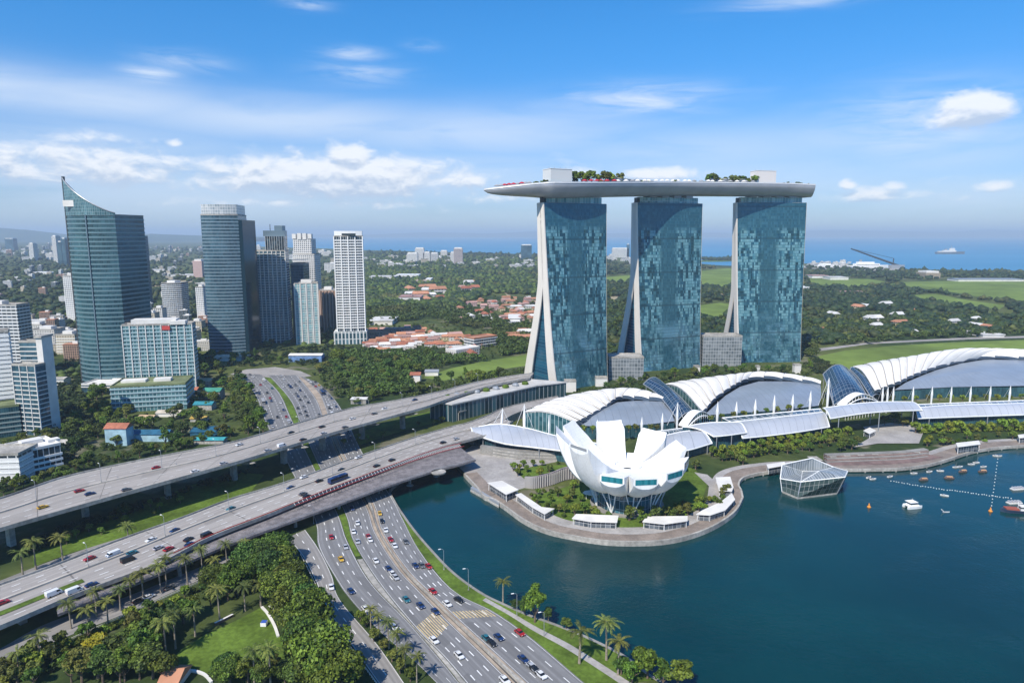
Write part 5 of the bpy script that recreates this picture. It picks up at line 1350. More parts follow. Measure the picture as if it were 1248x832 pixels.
mb = MB(); mb.lathe((MC.x, MC.y, 0), [(21, LZ-.2), (21, LZ+.8), (17, LZ+.8)], 36); obj('plinth', mb, M_CONCD, mus)
# rock garden pool and terraces around it
r = thing('entry_canopy', 'low pale rounded canopy at the foot of the lotus museum', 'canopy', tuple(G(728, 606, LZ)))
c = G(729, 608, LZ); mb = MB(); mb.prism([(c.x+9*math.cos(k*.524), c.y+4*math.sin(k*.524)) for k in range(12)], LZ+3.6, LZ+4.3, True, True); obj('roof', mb, M_OFFW, r)
mb = MB()
for k in range(6): mb.tube([(c.x+7*math.cos(k*1.047), c.y+3*math.sin(k*1.047), LZ), (c.x+7*math.cos(k*1.047), c.y+3*math.sin(k*1.047), LZ+3.8)], .18, 5)
obj('post', mb, M_WHITE, r)
r = thing('garden_wall', 'curved grey ribbed stone wall left of the lotus museum', 'wall', tuple(G(672, 592, LZ)))
P = px_line([(640, 594, LZ), (652, 595, LZ), (672, 591, LZ), (690, 585, LZ), (715, 582, LZ)], 60)
mb = MB(); Q = offset_line(P, 1.0); mb.grid([[a-V(0, 0, .5), a+V(0, 0, 7+2*i/60), b+V(0, 0, 7+2*i/60), b-V(0, 0, .5)] for i, (a, b) in enumerate(zip(P, Q))], True); obj('wall', mb, pbr('ribbed_stone', (.24, .21, .22), .8, var=.3, scale=.3), r)
for i in range(0, 60, 2):
    mb = MB(); p = P[i]; mb.box((p.x, p.y-.25, LZ+3.4+i/60), (.7, .6, 7.2), 0); obj('rib', mb, pbr('pale_stone', (.38, .36, .35), .8), r)

# white shade roofs round the promenade
def shade(label, px, h, posts=True, mat=M_OFFW, name='shade_roof'):
    P = [G(u, v, LZ+h) for u, v in px]; c = sum(P, Vector((0, 0, 0)))/len(P); r = thing(name, label, 'shelter', (c.x, c.y, LZ))
    f = [(p.x, p.y) for p in P]
    mb = MB(); mb.prism(f, LZ+h, LZ+h+.35, True, True); obj('roof', mb, mat, r)
    mb = MB(); ins = grow(f, -.6)
    mb.prism(grow(f, -1.1), LZ, LZ+h-.3, False); obj('glass_screen', mb, facade('shelter_glass', (.03, .045, .06), (.14, .16, .18), (.4, .4, .4), 2.5, 4, .1, .05, 1.2), r)
    for p in ins:
        mb = MB(); mb.tube([(p[0], p[1], LZ), (p[0], p[1], LZ+h)], .16, 5); obj('post', mb, M_WHITE, r)
    return r
shade('square white shade roof above the floating jetty', [(594, 588.5), (612, 586), (632, 597), (617, 603)], 4.5)
shade('crooked white shade roof right of the square one', [(628, 603), (635, 601), (660, 618), (676, 620), (664, 627), (648, 618)], 3.6)
shade('straight white shade roof in front of the museum foot', [(697, 632), (702, 626.5), (754, 628.5), (752, 637), (720, 636)], 3.6)
shade('long white shade roof right of the museum foot', [(783, 636), (788, 629.5), (838, 629), (838, 635), (810, 639)], 3.6)
shade('curved white shade roof at the round tip of the promenade', [(856, 622), (878, 612), (892, 601), (896, 609), (884, 622), (866, 628), (848, 627)], 3.6)
shade('fan shaped white shade roof near the boardwalk bend', [(872, 582), (890, 581), (894, 594), (892, 599), (876, 598)], 3.6)
r = thing('floating_jetty', 'narrow white floating jetty moored at the boardwalk', 'jetty', tuple(G(590, 604, 0)))
A = px_line([(573, 597, .9), (608, 617, .9)], 6); B = px_line([(577, 594, .9), (611, 613, .9)], 6)
mb = MB(); mb.grid([[a-V(0, 0, 1.2), a, b, b-V(0, 0, 1.2)] for a, b in zip(A, B)], True); obj('pontoon', mb, M_CONC, r)
mb = MB(); mb.grid([[a+(b-a)*.15+V(0, 0, .1), a+(b-a)*.15+V(0, 0, 1.5), a+(b-a)*.7+V(0, 0, 1.5), a+(b-a)*.7+V(0, 0, .1)] for a, b in zip(A, B)], True); obj('shelter', mb, M_GREY, r)

# ------------------------------------------------------------------ faceted glass pavilion in the bay
r = thing('glass_pavilion', 'faceted glass and steel pavilion standing in the bay', 'pavilion', tuple(G(992, 600, 0)))
base = [(953, 600), (972, 608), (1020, 602), (1027, 592), (1024, 574), (990, 570), (955, 580)]
B0 = [G(u, v, 0) for u, v in base]
topv = [(951, 583, 7.5), (976, 587, 8.5), (1030, 581, 12.5), (1033, 574, 11), (1016, 569, 9), (990, 558, 15), (953, 566, 12.5)]
T0 = []
for b, (u, v, z_) in zip(B0, topv):
    t_ = G(u, v, z_); T0.append(V(t_.x, t_.y, z_))
M_PAV = facade('pavilion_glass', (.015, .028, .022), (.085, .115, .095), (.20, .21, .20), 3.0, 3.0, .06, .05, 1.2, .4, .06, .08, .4, .06)
M_PAVR = facade('pavilion_roof_glass', (.10, .125, .14), (.30, .33, .35), (.40, .42, .43), 1.6, 40, .18, .0, 1.0, .3, .05, .25, .4, .02)
mb = MB(); n = len(B0)
for i in range(n):
    a, b = B0[i], B0[(i+1) % n]; c, d_ = T0[(i+1) % n], T0[i]; L = (b-a).length
    mb.face([a+V(0, 0, 1), b+V(0, 0, 1), c, d_], [(0, 0), (L, 0), (L, 9), (0, 9)])
obj('glass_wall', mb, M_PAV, r)
mid = G(978, 574, 6.5); mid2 = G(998, 574, 12.5)
mb = MB(); 
for tri in ((6, 0, 'm'), (0, 1, 'm'), (5, 6, 'm'), (1, 2, 'k'), (2, 3, 'k'), (3, 4, 'k'), (1, 'k', 'm'), (4, 5, 'm'), ('k', 4, 'm')):
    P = [T0[q] if isinstance(q, int) else (mid if q == 'm' else mid2) for q in tri]
    mb.face([p+V(0, 0, .15) for p in P], [(p.x, p.y) for p in P])
obj('faceted_roof', mb, M_PAVR, r)
mb = MB(); mb.tube(T0+[T0[0]], .35, 5); mb.tube([T0[1], mid2, T0[4]], .3, 5); mb.tube([T0[6], mid, T0[1]], .3, 5); mb.tube([mid, mid2], .3, 5); obj('roof_edge', mb, M_WHITE, r)
for a, c in zip(B0, T0):
    mb = MB(); mb.tube([a+V(0, 0, .5), c], .3, 5); obj('edge_column', mb, M_GREY, r)
mb = MB(); mb.prism([(p.x, p.y) for p in (B0 if True else B0)], -2.5, 1.05, True); obj('plinth', mb, M_CONC, r)
mb = MB(); e_ = (B0[4]+B0[5])*.5; mb.box((e_.x, e_.y+8, LZ-.4), (7, 26, 1.0), .05); obj('access_bridge', mb, M_CONC, r)
# kiosks along the boardwalk
shade('white roofed kiosk beside the glass pavilion', [(934, 566), (956, 563), (958, 567), (936, 571)], 4)
shade('white pavilion kiosk right of the brick terrace', [(1165, 540), (1193, 537), (1195, 541.5), (1167, 545)], 5)
shade('small white kiosk at the picture edge near the boardwalk', [(1240, 530), (1262, 528), (1263, 532), (1242, 534)], 4)
shade('round grey kiosk roof on the open plaza', [(1052, 525), (1060, 521), (1068, 525), (1060, 529)], 4, mat=M_OFFW)
# piles under the boardwalk
for k in range(0, 78, 3):
    p = SHW2[k]; 
    if k < 12: continue
    mb = MB(); mb.tube([(p.x, p.y, -2), (p.x, p.y, LZ+.1)], .7, 8); o = obj('boardwalk_pile', mb, M_CONC); tag(o, None, 'pile'); queue(o, 'stubby concrete pile holding up the boardwalk edge', 'boardwalk piles')

# ------------------------------------------------------------------ boats and floats
def hull_mb(L, W, H, bow=.35, z0=-.3):
    mb = MB(); rows = []
    for i in range(9):
        s = i/8; w = W/2*min(1, (1-s)/bow)**.6 if s > 1-bow else W/2*(.85+.15*s/(1-bow))
        w = max(w, .05); x = (s-.5)*L; sh = H*(1+.25*max(0, s-.5)*2)
        rows.append([(x, -w, sh), (x, -w*.75, z0), (x, w*.75, z0), (x, w, sh)])
    mb.grid(rows, True); mb.face(rows[0]); return mb
def boat(kind):
    if kind == 'cat':
        r = thing('boat', '', 'boat'); 
        for s in (-1, 1):
            mb = hull_mb(9, 1.4, 1.2); mb.v = [(x, y+s*1.8, z) for x, y, z in mb.v]; obj('hull', mb, M_WHITE, r)
        mb = MB(); mb.box((-.5, 0, 1.45), (7, 5, .4)); obj('deck', mb, M_WHITE, r)
        mb = MB(); mb.box((-.6, 0, 2.5), (4.2, 3.8, 1.7)); obj('cabin', mb, M_WHITE, r)
        mb = MB(); mb.box((-.6, 0, 2.75), (4.26, 3.86, .7)); obj('window', mb, M_GLASSD, r)
        mb = MB(); mb.box((-.9, 0, 3.5), (5, 4.2, .2)); obj('roof', mb, M_WHITE, r)
        mb = MB(); mb.tube([(-.5, 0, 3.5), (-.5, 0, 5.2)], .08, 5); obj('mast', mb, M_WHITE, r)
    elif kind == 'bum':
        r = thing('boat', '', 'boat'); obj('hull', hull_mb(8, 2.6, 1.0), pbr('boat_brown', (.16, .10, .08), .6), r)
        mb = MB(); rows = [[(x, 1.4*math.cos(t)*1.0, 1.7+.7*math.sin(t)) for t in (0, .6, 1.2, 1.94, 2.54, 3.14)] for x in (-2.8, 2.2)]; mb.grid(rows); obj('canopy', mb, pbr('orange_canvas', (.42, .24, .13), .7), r)
        mb = MB()
        for x in (-2.6, 0, 2): 
            for y in (-1.2, 1.2): mb.tube([(x, y, .8), (x, y, 1.8)], .06, 4)
        obj('post', mb, M_WHITE, r)
    elif kind == 'skiff':
        r = thing('boat', '', 'boat'); obj('hull', hull_mb(6, 2.0, .8), M_OFFW, r)
        mb = MB(); mb.box((-.4, 0, 1.0), (1.6, 1.4, .9)); obj('console', mb, M_GREY, r)
        mb = MB(); mb.box((-1.6, 0, .8), (.5, 1.6, .3)); obj('seat', mb, M_DECK, r)
    elif kind == 'barge':
        r = thing('work_boat', '', 'boat'); obj('hull', hull_mb(16, 5, 1.5, .2), pbr('boat_navy', (.03, .05, .09), .5), r)
        mb = MB(); mb.box((-3, 0, 2.6), (5, 3.6, 2.2)); obj('cabin', mb, M_OFFW, r)
        mb = MB(); mb.box((-3, 0, 3.0), (5.06, 3.66, .7)); obj('window', mb, M_GLASSD, r)
        mb = MB(); mb.box((3, 0, 1.9), (6, 3.6, .8)); obj('cargo', mb, pbr('rust_red_cargo', (.30, .08, .05), .7), r)
        mb = MB(); mb.tube([(0, 0, 1.5), (0, 0, 6)], .12, 5); obj('mast', mb, M_WHITE, r)
    else:
        r = thing('raft', '', 'raft'); mb = MB(); mb.box((0, 0, .3), (7, 2.4, .5)); obj('platform', mb, M_OFFW, r)
        for x in (-2.4, -.8, .8, 2.4): 
            mb = MB(); mb.box((x, 0, .95), (.9, 1.8, .8)); obj('crate', mb, pbr('raft_grey', (.40, .40, .42), .6), r)
    return Proto(r)
BP = {k: boat(k) for k in ('cat', 'bum', 'skiff', 'barge', 'raft')}
def putboat(kind, u, v, rz, label, s=1.0, grp=None, q=False):
    g = G(u, v, 0); o = BP[kind].put(tuple(g), R(rz), label, (s, s, s), grp)
    if q: queue(o, label, grp)
    return o
putboat('cat', 1112, 618, 12, 'bright white twin hulled boat alone on the open bay', 1.05)
putboat('barge', 1240, 624, 170, 'dark work boat with red cargo at the picture edge', 1.1)
putboat('raft', 1236, 613, 5, 'rust and white raft floating right behind the dark work boat', 1.2)
putboat('raft', 1240, 596, 10, 'pale raft of crates anchored at the picture edge', 1.2)
for u, v, rz in ((1126, 585, 5), (1157, 583, -8), (1174, 575, 10), (1198, 575, 4)): putboat('bum', u, v, rz, 'brown boat with orange canopy anchored off the boardwalk', .75, 'orange canopy boats', True)
for u, v, rz in ((1085, 581, 20), (1114, 577, 0), (1133, 575, 15), (1146, 574, -10), (1165, 569.5, 6), (1170, 569, 12), (1184, 566, -5), (1190, 564, 0), (1199, 569, 8), (1059, 582, 30), (1151, 604, -30), (1218, 556, 10), (1214, 555.5, 0), (1064, 584, 10)): putboat('skiff', u, v, rz, 'small white skiff moored among the boats off the boardwalk', .75, 'small skiffs', True)
# line of white floats and the cable posts
fl = MB(); fl.lathe((0, 0, 0), [(0, -.2), (.27, -.1), (.30, .15), (.15, .25), (0, .27)], 8); FLP = Proto(obj('float', fl, M_WHITE)); tag(FLP.o, None, 'float')
for k in range(46):
    f = k/45; u = 1086+(1232-1086)*f; v = 586+(607-586)*f**.9
    queue(FLP.put(tuple(G(u+rnd.uniform(-.6, .6), v+rnd.uniform(-.5, .5), .1)), 0), 'white float in the long slanting line of floats', 'line of white floats')
for k in range(16):
    f = k/15; u = 1216-8*f; v = 559+61*f
    queue(FLP.put(tuple(G(u, v, .1)), 0), 'pale float in the line running down to the orange buoy', 'cross line of floats')
bu = MB(); bu.lathe((0, 0, 0), [(0, -.3), (1.0, -.2), (1.1, .5), (.5, 1.0), (.25, 2.4), (0, 2.6)], 10)
o = obj('buoy', bu, pbr('buoy_orange', (.65, .25, .04), .5)); tag(o, 'orange buoy at the near end of the float line', 'buoy'); o.location = G(1207, 623, 0)
o2_ = o.copy(); COL.objects.link(o2_); o2_.location = G(1059, 618, 0); o2_['label'] = 'lone tan buoy left of the white twin hulled boat'
r = thing('kelong', 'thin white angled post platform sticking out of the bay', 'float', tuple(G(1152, 624, 0)))
mb = MB(); c = G(1152, 624, 0); mb.tube([(c.x-2.4, c.y, 1.8), (c.x-.6, c.y, .2), (c.x+2.4, c.y, .3)], .22, 5); obj('boom', mb, M_OFFW, r); mb = MB(); mb.box((c.x, c.y, .1), (3, 1, .4)); obj('pontoon', mb, M_GREY, r)
r = thing('stepped_terrace', 'brown stepped terrace descending from the open plaza to the boardwalk', 'terrace', tuple(G(1070, 556, LZ)))
for k in range(5):
    P = px_line([(u, v-k*2.1, LZ+.3+k*.55) for u, v in ((1008, 563), (1050, 561.5), (1100, 559.5), (1132, 556))], 14); Q = offset_line(P, 4.2)
    mb = MB(); mb.grid([[V(a.x, a.y, LZ-.3), V(a.x, a.y, LZ+.3+k*.55), V(b.x, b.y, LZ+.3+k*.55), V(b.x, b.y, LZ-.3)] for a, b in zip(P, Q)], True); obj('step', mb, pbr('brown_steps', (.20, .14, .12), .8, var=.3, scale=.2) if k % 2 else M_CONCD, r)
for k in range(7):
    P = G(1016+k*17, 558-k*.9, LZ+1.2); mb = MB(); mb.box((P.x, P.y+1, LZ+1.6), (4.5, 1.4, 1.3)); obj('planter_wall', mb, M_CONC, r)

# ================================================================== VEGETATION
FOL = foliage('leaf_green', (.018, .040, .005), (.125, .190, .022))
FOLD = foliage('leaf_dark', (.012, .030, .006), (.080, .135, .022))
FOLY = foliage('leaf_yellow', (.10, .11, .008), (.32, .27, .02))
FOLP = foliage('palm_green', (.035, .055, .010), (.155, .175, .035))
FOLH = foliage('hedge_green', (.050, .085, .008), (.20, .26, .028))
def np_mesh(name, v, f, mat, quads=True):
    me = bpy.data.meshes.new(name); k = f.shape[1]
    me.vertices.add(len(v)); me.vertices.foreach_set('co', v.astype(np.float32).ravel())
    me.loops.add(f.size); me.loops.foreach_set('vertex_index', f.astype(np.int32).ravel())
    me.polygons.add(len(f)); me.polygons.foreach_set('loop_start', np.arange(len(f), dtype=np.int32)*k)
    me.materials.append(mat); me.update(calc_edges=True); me.validate(); return me
def leaf_cloud(rs, centers, radii, n_each, size, flat=.75, jitter=.35):
    V_, F_ = [], []; base = 0
    for c, r_ in zip(centers, radii):
        n = n_each
        d = rs.normal(size=(n, 3)); d /= np.linalg.norm(d, axis=1)[:, None]; d[:, 2] = np.where(d[:, 2] < -.35, -d[:, 2], d[:, 2])
        p = np.array(c)+d*np.array(r_)*(1-jitter*rs.random((n, 1))**2)
        nr = d+rs.normal(size=(n, 3))*.55; nr /= np.linalg.norm(nr, axis=1)[:, None]
        t = np.cross(nr, rs.normal(size=(n, 3))); t /= np.linalg.norm(t, axis=1)[:, None]; b = np.cross(nr, t)
        s = size*(.6+.8*rs.random((n, 1)))
        q = np.stack([p-t*s, p-b*s*flat+t*s*.15, p+t*s, p+b*s*flat-t*s*.15], 1)
        V_.append(q.reshape(-1, 3)); F_.append(np.arange(n*4).reshape(n, 4)+base); base += n*4
    return np.concatenate(V_), np.concatenate(F_)
def crown_mesh(name, seed, rad, h, nclump, n_each, size, mat):
    rs = np.random.RandomState(seed); C, Rr = [], []
    for i in range(nclump):
        a = rs.uniform(0, 6.283); q = rs.uniform(.0, 1)**.55; zz = rs.uniform(-.35, 1)
        lim = math.sqrt(max(.05, 1-max(zz, 0)**2*.85)) if zz > 0 else .85
        C.append((math.cos(a)*q*rad*.80*lim, math.sin(a)*q*rad*.80*lim, zz*h*.5)); k = rs.uniform(.26, .46)*rad; Rr.append((k, k, k*.72))
    C.append((0, 0, 0)); Rr.append((rad*.62, rad*.62, h*.36))
    v, f = leaf_cloud(rs, C, Rr, n_each, size); return np_mesh(name, v, f, mat)
def tree_proto(seed, rad, h, trunk, nclump, n_each, size, mat, name='broadleaf_tree'):
    r = thing(name, '', 'tree'); me = crown_mesh('crown', seed, rad, h, nclump, n_each, size, mat)
    o = obj('crown', None, None, r, mesh=me); o.location = (0, 0, trunk+h*.42)
    rn = random.Random(seed); mb = MB(); tr = .045*rad+.15
    mb.tube([(0, 0, -.3), (rn.uniform(-.2, .2), rn.uniform(-.2, .2), trunk*.6), (rn.uniform(-.4, .4), rn.uniform(-.4, .4), trunk+h*.35)], [tr*1.3, tr, tr*.5], 7)
    for k in range(5):
        a = k*1.257+rn.random(); mb.tube([(0, 0, trunk*.75), (math.cos(a)*rad*.35, math.sin(a)*rad*.35, trunk+h*.15), (math.cos(a)*rad*.65, math.sin(a)*rad*.65, trunk+h*.4)], [tr*.6, tr*.4, tr*.15], 5, False)
    obj('trunk', mb, M_TRUNK, r); return Proto(r)
def palm_mesh(seed, L, n_fr, mat):
    rs = random.Random(seed); v, f = [], []
    for k in range(n_fr):
        a = k*2.399+rs.uniform(-.2, .2); up = rs.uniform(-.25, 1.05); ln = L*rs.uniform(.8, 1.1)
        ca, sa = math.cos(a), math.sin(a); px, pz = 0.0, 0.0; ang = up
        seg = 7; prev = None
        for i in range(seg+1):
            t = i/seg; wv = (.08+.45*math.sin(math.pi*min(1, t*1.02+.02))**.7)*L*.20
            c = (ca*px, sa*px, pz); n_ = (-sa, ca)
            row = [(c[0]+n_[0]*wv, c[1]+n_[1]*wv, c[2]-wv*.45), c, (c[0]-n_[0]*wv, c[1]-n_[1]*wv, c[2]-wv*.45)]
            if prev is not None and i > 0:
                # leaflets: two separated slats each side, gaps between
                for side in (0, 2):
                    for q in (0.0, .5):
                        g = lambda A, B, s_: tuple(A[j]*(1-s_)+B[j]*s_ for j in range(3))
                        b = len(v)
                        v += [g(prev[1], row[1], q), g(prev[1], row[1], q+.36), g(prev[side], row[side], q+.62), g(prev[side], row[side], q+.30)]
                        f.append((b, b+1, b+2, b+3))
            prev = row; ang -= .17+.13*t; px += math.cos(ang)*ln/seg; pz += math.sin(ang)*ln/seg
    return np_mesh('crown', np.array(v), np.array(f), mat)
def palm_proto(seed, hgt_, L):
    r = thing('palm_tree', '', 'palm tree'); o = obj('crown', None, None, r, mesh=palm_mesh(seed, L*1.12, 26, FOLP)); o.location = (.3, 0, hgt_)
    mb = MB(); mb.tube([(0, 0, -.3), (.05, 0, hgt_*.3), (.2, 0, hgt_*.7), (.3, 0, hgt_+.2)], [.42, .30, .26, .22], 8); obj('trunk', mb, M_PALMT, r)
    mb = MB(); mb.lathe((.3, 0, hgt_-.9), [(.22, 0), (.45, .4), (.5, .9), (.2, 1.2)], 8); obj('crownshaft', mb, FOLD, r); return Proto(r)
BIG = [tree_proto(s, 9.0, 10.0, 4.5, 34, 150, .50, m_, 'shade_tree') for s, m_ in ((1, FOL), (2, FOLD), (3, FOL), (4, FOL))]
MED = [tree_proto(s+10, 5.2, 7.0, 3.5, 20, 95, .46, m_) for s, m_ in ((1, FOL), (2, FOLD), (3, FOL), (4, FOLP), (5, FOLD))]
MED += [tree_proto(16, 4.0, 9.5, 3.5, 20, 95, .46, FOL), tree_proto(17, 5.8, 5.5, 4.2, 13, 110, .44, FOL), tree_proto(18, 4.6, 8.0, 3.0, 11, 110, .48, FOLP)]
SML = [tree_proto(s+20, 3.0, 4.2, 2.0, 12, 60, .40, m_, 'garden_tree') for s, m_ in ((1, FOL), (2, FOLH), (3, FOLP))]
YEL = tree_proto(41, 5.0, 6.5, 3.5, 20, 110, .45, FOLY)
BSH = [tree_proto(s+30, 2.4, 2.6, .3, 10, 50, .32, m_, 'shrub') for s, m_ in ((1, FOL), (2, FOLH), (3, FOLD))]
PALM = [palm_proto(s, h, L) for s, h, L in ((1, 12.5, 4.6), (2, 10.5, 4.4), (3, 14, 4.8))]
def put(pr, g, s, phrase, grp, rz=None):
    k = rnd.uniform(.9, 1.1); o = pr.put((g[0], g[1], g[2]-.1), rnd.uniform(0, 6.28) if rz is None else rz, None, (s*k, s*rnd.uniform(.9, 1.1), s*rnd.uniform(.88, 1.12)))
    queue(o, phrase, grp); return o
def inpoly(u, v, P):
    c = False; j = len(P)-1
    for i in range(len(P)):
        if (P[i][1] > v) != (P[j][1] > v) and u < (P[j][0]-P[i][0])*(v-P[i][1])/(P[j][1]-P[i][1])+P[i][0]: c = not c
        j = i
    return c
TAKEN = []
def scatter(P, n, mind, seed, avoid=()):
    """ground points inside a pixel polygon, evenly spread on the ground"""
    rs = random.Random(seed); us = [p[0] for p in P]; vs = [p[1] for p in P]; out = []; tries = 0
    pts = [G(u, v) for u, v in P]; x0, x1, y0, y1 = min(p.x for p in pts), max(p.x for p in pts), min(p.y for p in pts), max(p.y for p in pts)
    W = [(p.x, p.y) for p in pts]
    while len(out) < n and tries < n*60:
        tries += 1; x, y = rs.uniform(x0, x1), rs.uniform(y0, y1)
        if not inpoly(x, y, W): continue
        if any(inpoly(x, y, A) for A in avoid): continue
        if any((x-a)**2+(y-b)**2 < mind*mind for a, b in out) or any((x-a)**2+(y-b)**2 < (mind*.8)**2 for a, b in TAKEN): continue
        out.append((x, y))
    TAKEN.extend(out); return [V(x, y, LZ) for x, y in out]

# big park trees at the front
for u, v, s, k in ((378, 776, 1.12, 0), (393, 830, 1.2, 2), (380, 800, .95, 0), (354, 736, .9, 1), (345, 705, .85, 2), (325, 690, .85, 0), (303, 700, .95, 1), (360, 746, .9, 1),
                   (412, 846, 1.0, 2), (276, 826, .62, 1), (330, 712, .9, 1), (350, 722, .8, 0), (290, 725, .9, 2), (262, 722, .75, 0), (366, 838, .8, 1), (322, 834, .55, 1)):
    put(BIG[k], G(u, v), s, 'broad dark green park tree around the small lawn', 'park trees')
for u, v in ((160, 800), (140, 815), (176, 812), (120, 826), (152, 830), (186, 790), (204, 770), (170, 778), (100, 832), (186, 826), (200, 832), (150, 806)):
    put(rnd.choice(MED), G(u, v), rnd.uniform(.9, 1.2), 'bushy green tree in the belt between the surface street and the lawn', 'park belt trees')
o = put(YEL, G(121, 812), 1.05, 'x', 'park belt trees'); LABELQ.pop(); o['label'] = 'yellow leaved bushy tree among green park trees'
# palms
for u, v in ((318, 738), (268, 756), (299, 744), (203, 804), (214, 790), (310, 832), (330, 836), (238, 775)): put(rnd.choice(PALM), G(u, v), 1.05, 'tall palm at the edge of the small park lawn', 'palms on the lawn')
for u, v in ((132, 762), (108, 774), (87, 766), (147, 744), (160, 735), (175, 730), (203, 716), (229, 714), (247, 704), (277, 693), (196, 722), (49, 806), (23, 822), (118, 752), (300, 684), (262, 708)): put(rnd.choice(PALM), G(u, v), rnd.uniform(.85, 1.05), 'palm planted along the surface street beside the lower bridge', 'palms along the surface street')
for u, v in ((28, 702), (77, 686), (158, 668), (44, 694)): put(rnd.choice(PALM), G(u, v), 1.1, 'palm standing between the two viaducts', 'palms between the viaducts')
for u, v in ((474, 790), (484, 803), (494, 818), (452, 767), (462, 776), (508, 832)): put(rnd.choice(PALM), G(u, v), .75, 'short palm on the planted island beside the frontage street', 'island palms')
for u, v in ((440, 757), (446, 764), (456, 781), (468, 792), (478, 806), (488, 820), (500, 830)): put(rnd.choice(SML), G(u, v), .8, 'small leafy tree on the planted island beside the frontage street', 'island trees')
for u, v, s in ((613, 733, .9), (706, 808, 1.25), (739, 804, 1.15), (753, 822, 1.1)): put(rnd.choice(PALM), G(u, v), s, 'palm on the grassy bay shore', 'shore palms')
for u, v, s in ((652, 758, 1.1), (640, 750, .7), (789, 826, 1.05), (826, 838, 1.05), (808, 838, .8), (668, 757, .5), (690, 766, .5), (628, 742, .45), (757, 822, .6), (770, 832, .7)): put(rnd.choice(MED), G(u, v), s, 'rounded leafy tree on the grassy bay shore', 'shore trees')
# town garden trees
PG = [(60, 600), (64, 560), (96, 500), (122, 470), (138, 505), (232, 503), (236, 470), (262, 450), (300, 466), (322, 522), (250, 540), (180, 556), (110, 574)]
for g in scatter(PG, 92, 6.5, 5): put(rnd.choice(MED), g, rnd.uniform(.75, 1.2), 'leafy tree in the resort garden behind the tall viaduct', 'resort garden trees')
for g in scatter([(0, 606), (0, 596), (80, 580), (140, 564), (230, 541), (300, 524), (300, 528), (230, 546), (82, 578)], 34, 5, 6): put(rnd.choice(MED), g, rnd.uniform(.55, .75), 'tree in the row along the back edge of the tall viaduct', 'viaduct edge trees')
for g in scatter([(284, 470), (300, 478), (318, 520), (322, 530), (300, 532), (286, 500)], 14, 7, 7): put(rnd.choice(MED), g, rnd.uniform(.9, 1.2), 'leafy tree lining the sunken highway', 'highway trees')
for g in scatter([(230, 450), (252, 436), (300, 437), (330, 432), (358, 440), (340, 446), (300, 446), (262, 460)], 14, 11, 8): put(rnd.choice(MED), g, rnd.uniform(.9, 1.2), 'dark tree at the foot of the city towers', 'trees at the tower feet')
for g in scatter([(120, 640), (170, 622), (200, 612), (230, 606), (270, 590), (300, 580), (160, 640), (60, 676), (40, 680)], 10, 6, 28): put(rnd.choice(SML+MED[:2]), g, rnd.uniform(.6, .8), 'small tree in the shade between the viaducts', 'trees between the viaducts')
for g in scatter([(400, 548), (440, 534), (500, 520), (545, 510), (540, 516), (470, 536), (420, 550)], 8, 5, 29): put(rnd.choice(SML), g, rnd.uniform(.6, 1.0), 'small tree on the verge under the tall viaduct end', 'verge trees')
# wooded hill right of the highway
PH = [(372, 452), (400, 442), (460, 436), (520, 432), (560, 440), (510, 458), (520, 466), (600, 460), (640, 452), (643, 462), (560, 476), (470, 487), (425, 496), (404, 478)]
for g in scatter(PH, 46, 12, 9): put(rnd.choice(MED+BIG[:1]), g, rnd.uniform(.8, 1.2), 'dense tree on the wooded hill right of the sunken highway', 'wooded hill trees')
# hotel forecourt and hall terraces
for g in scatter([(700, 482), (742, 472), (790, 462), (850, 456), (900, 450), (968, 450), (1000, 452), (960, 456), (860, 462), (800, 468), (745, 477), (712, 484)], 24, 8, 11): put(rnd.choice(MED), g, rnd.uniform(.7, 1.0), 'round tree in the row at the feet of the hotel towers', 'hotel forecourt trees')
for k in range(9): put(rnd.choice(SML), G(866+k*13.6, 514-k*1.7, 11)-V(0, 0, 0), .95, 'small tree on the terrace of the middle shell hall', 'middle hall terrace trees')
for k, u in enumerate((700, 712, 722, 734, 745, 766, 775, 793, 800)): put(rnd.choice(SML), G(u, 528-k*.4, 10), .9, 'small tree on the terrace of the smaller shell hall', 'small hall terrace trees')
for k in range(12): put(rnd.choice(SML), G(1088+k*14.2, 490-k*.25, 9), .95, 'clipped tree before the largest shell hall', 'large hall terrace trees')
# hedges along the promenade, each shrub its own
for k in range(44):
    f = k/43; u = 868+f*168; v = 556-f*27+math.sin(f*9)*1.2
    put(BSH[1+(k % 2 == 0)*0] if k % 3 else SML[1], G(u, v), rnd.uniform(1.0, 1.4), 'bright green shrub in the thick hedge before the long middle canopy', 'promenade hedge shrubs')
for k in range(30):
    f = k/29; u = 880+f*150; v = 562-f*26+math.sin(f*7)*1.5
    put(rnd.choice(SML), G(u, v), rnd.uniform(.8, 1.1), 'low tree on the promenade slope below the hedge', 'promenade slope trees')
for k in range(32):
    f = k/31; u = 1116+f*136; v = 528-f*4.0
    put(BSH[1] if k % 3 else SML[1], G(u, v), rnd.uniform(1.1, 1.6), 'bright green shrub in the hedge before the longest canopy', 'longest canopy hedge shrubs')
for u, v, s in ((1030, 546, 1.1), (1038, 548, 1.0), (1024, 550, .9), (1044, 543, .9), (1090, 516, 1.2), (1078, 518, 1.0), (1100, 520, 1.0)): put(rnd.choice(MED), G(u, v), s*.8, 'leafy tree around the open plaza', 'plaza trees')
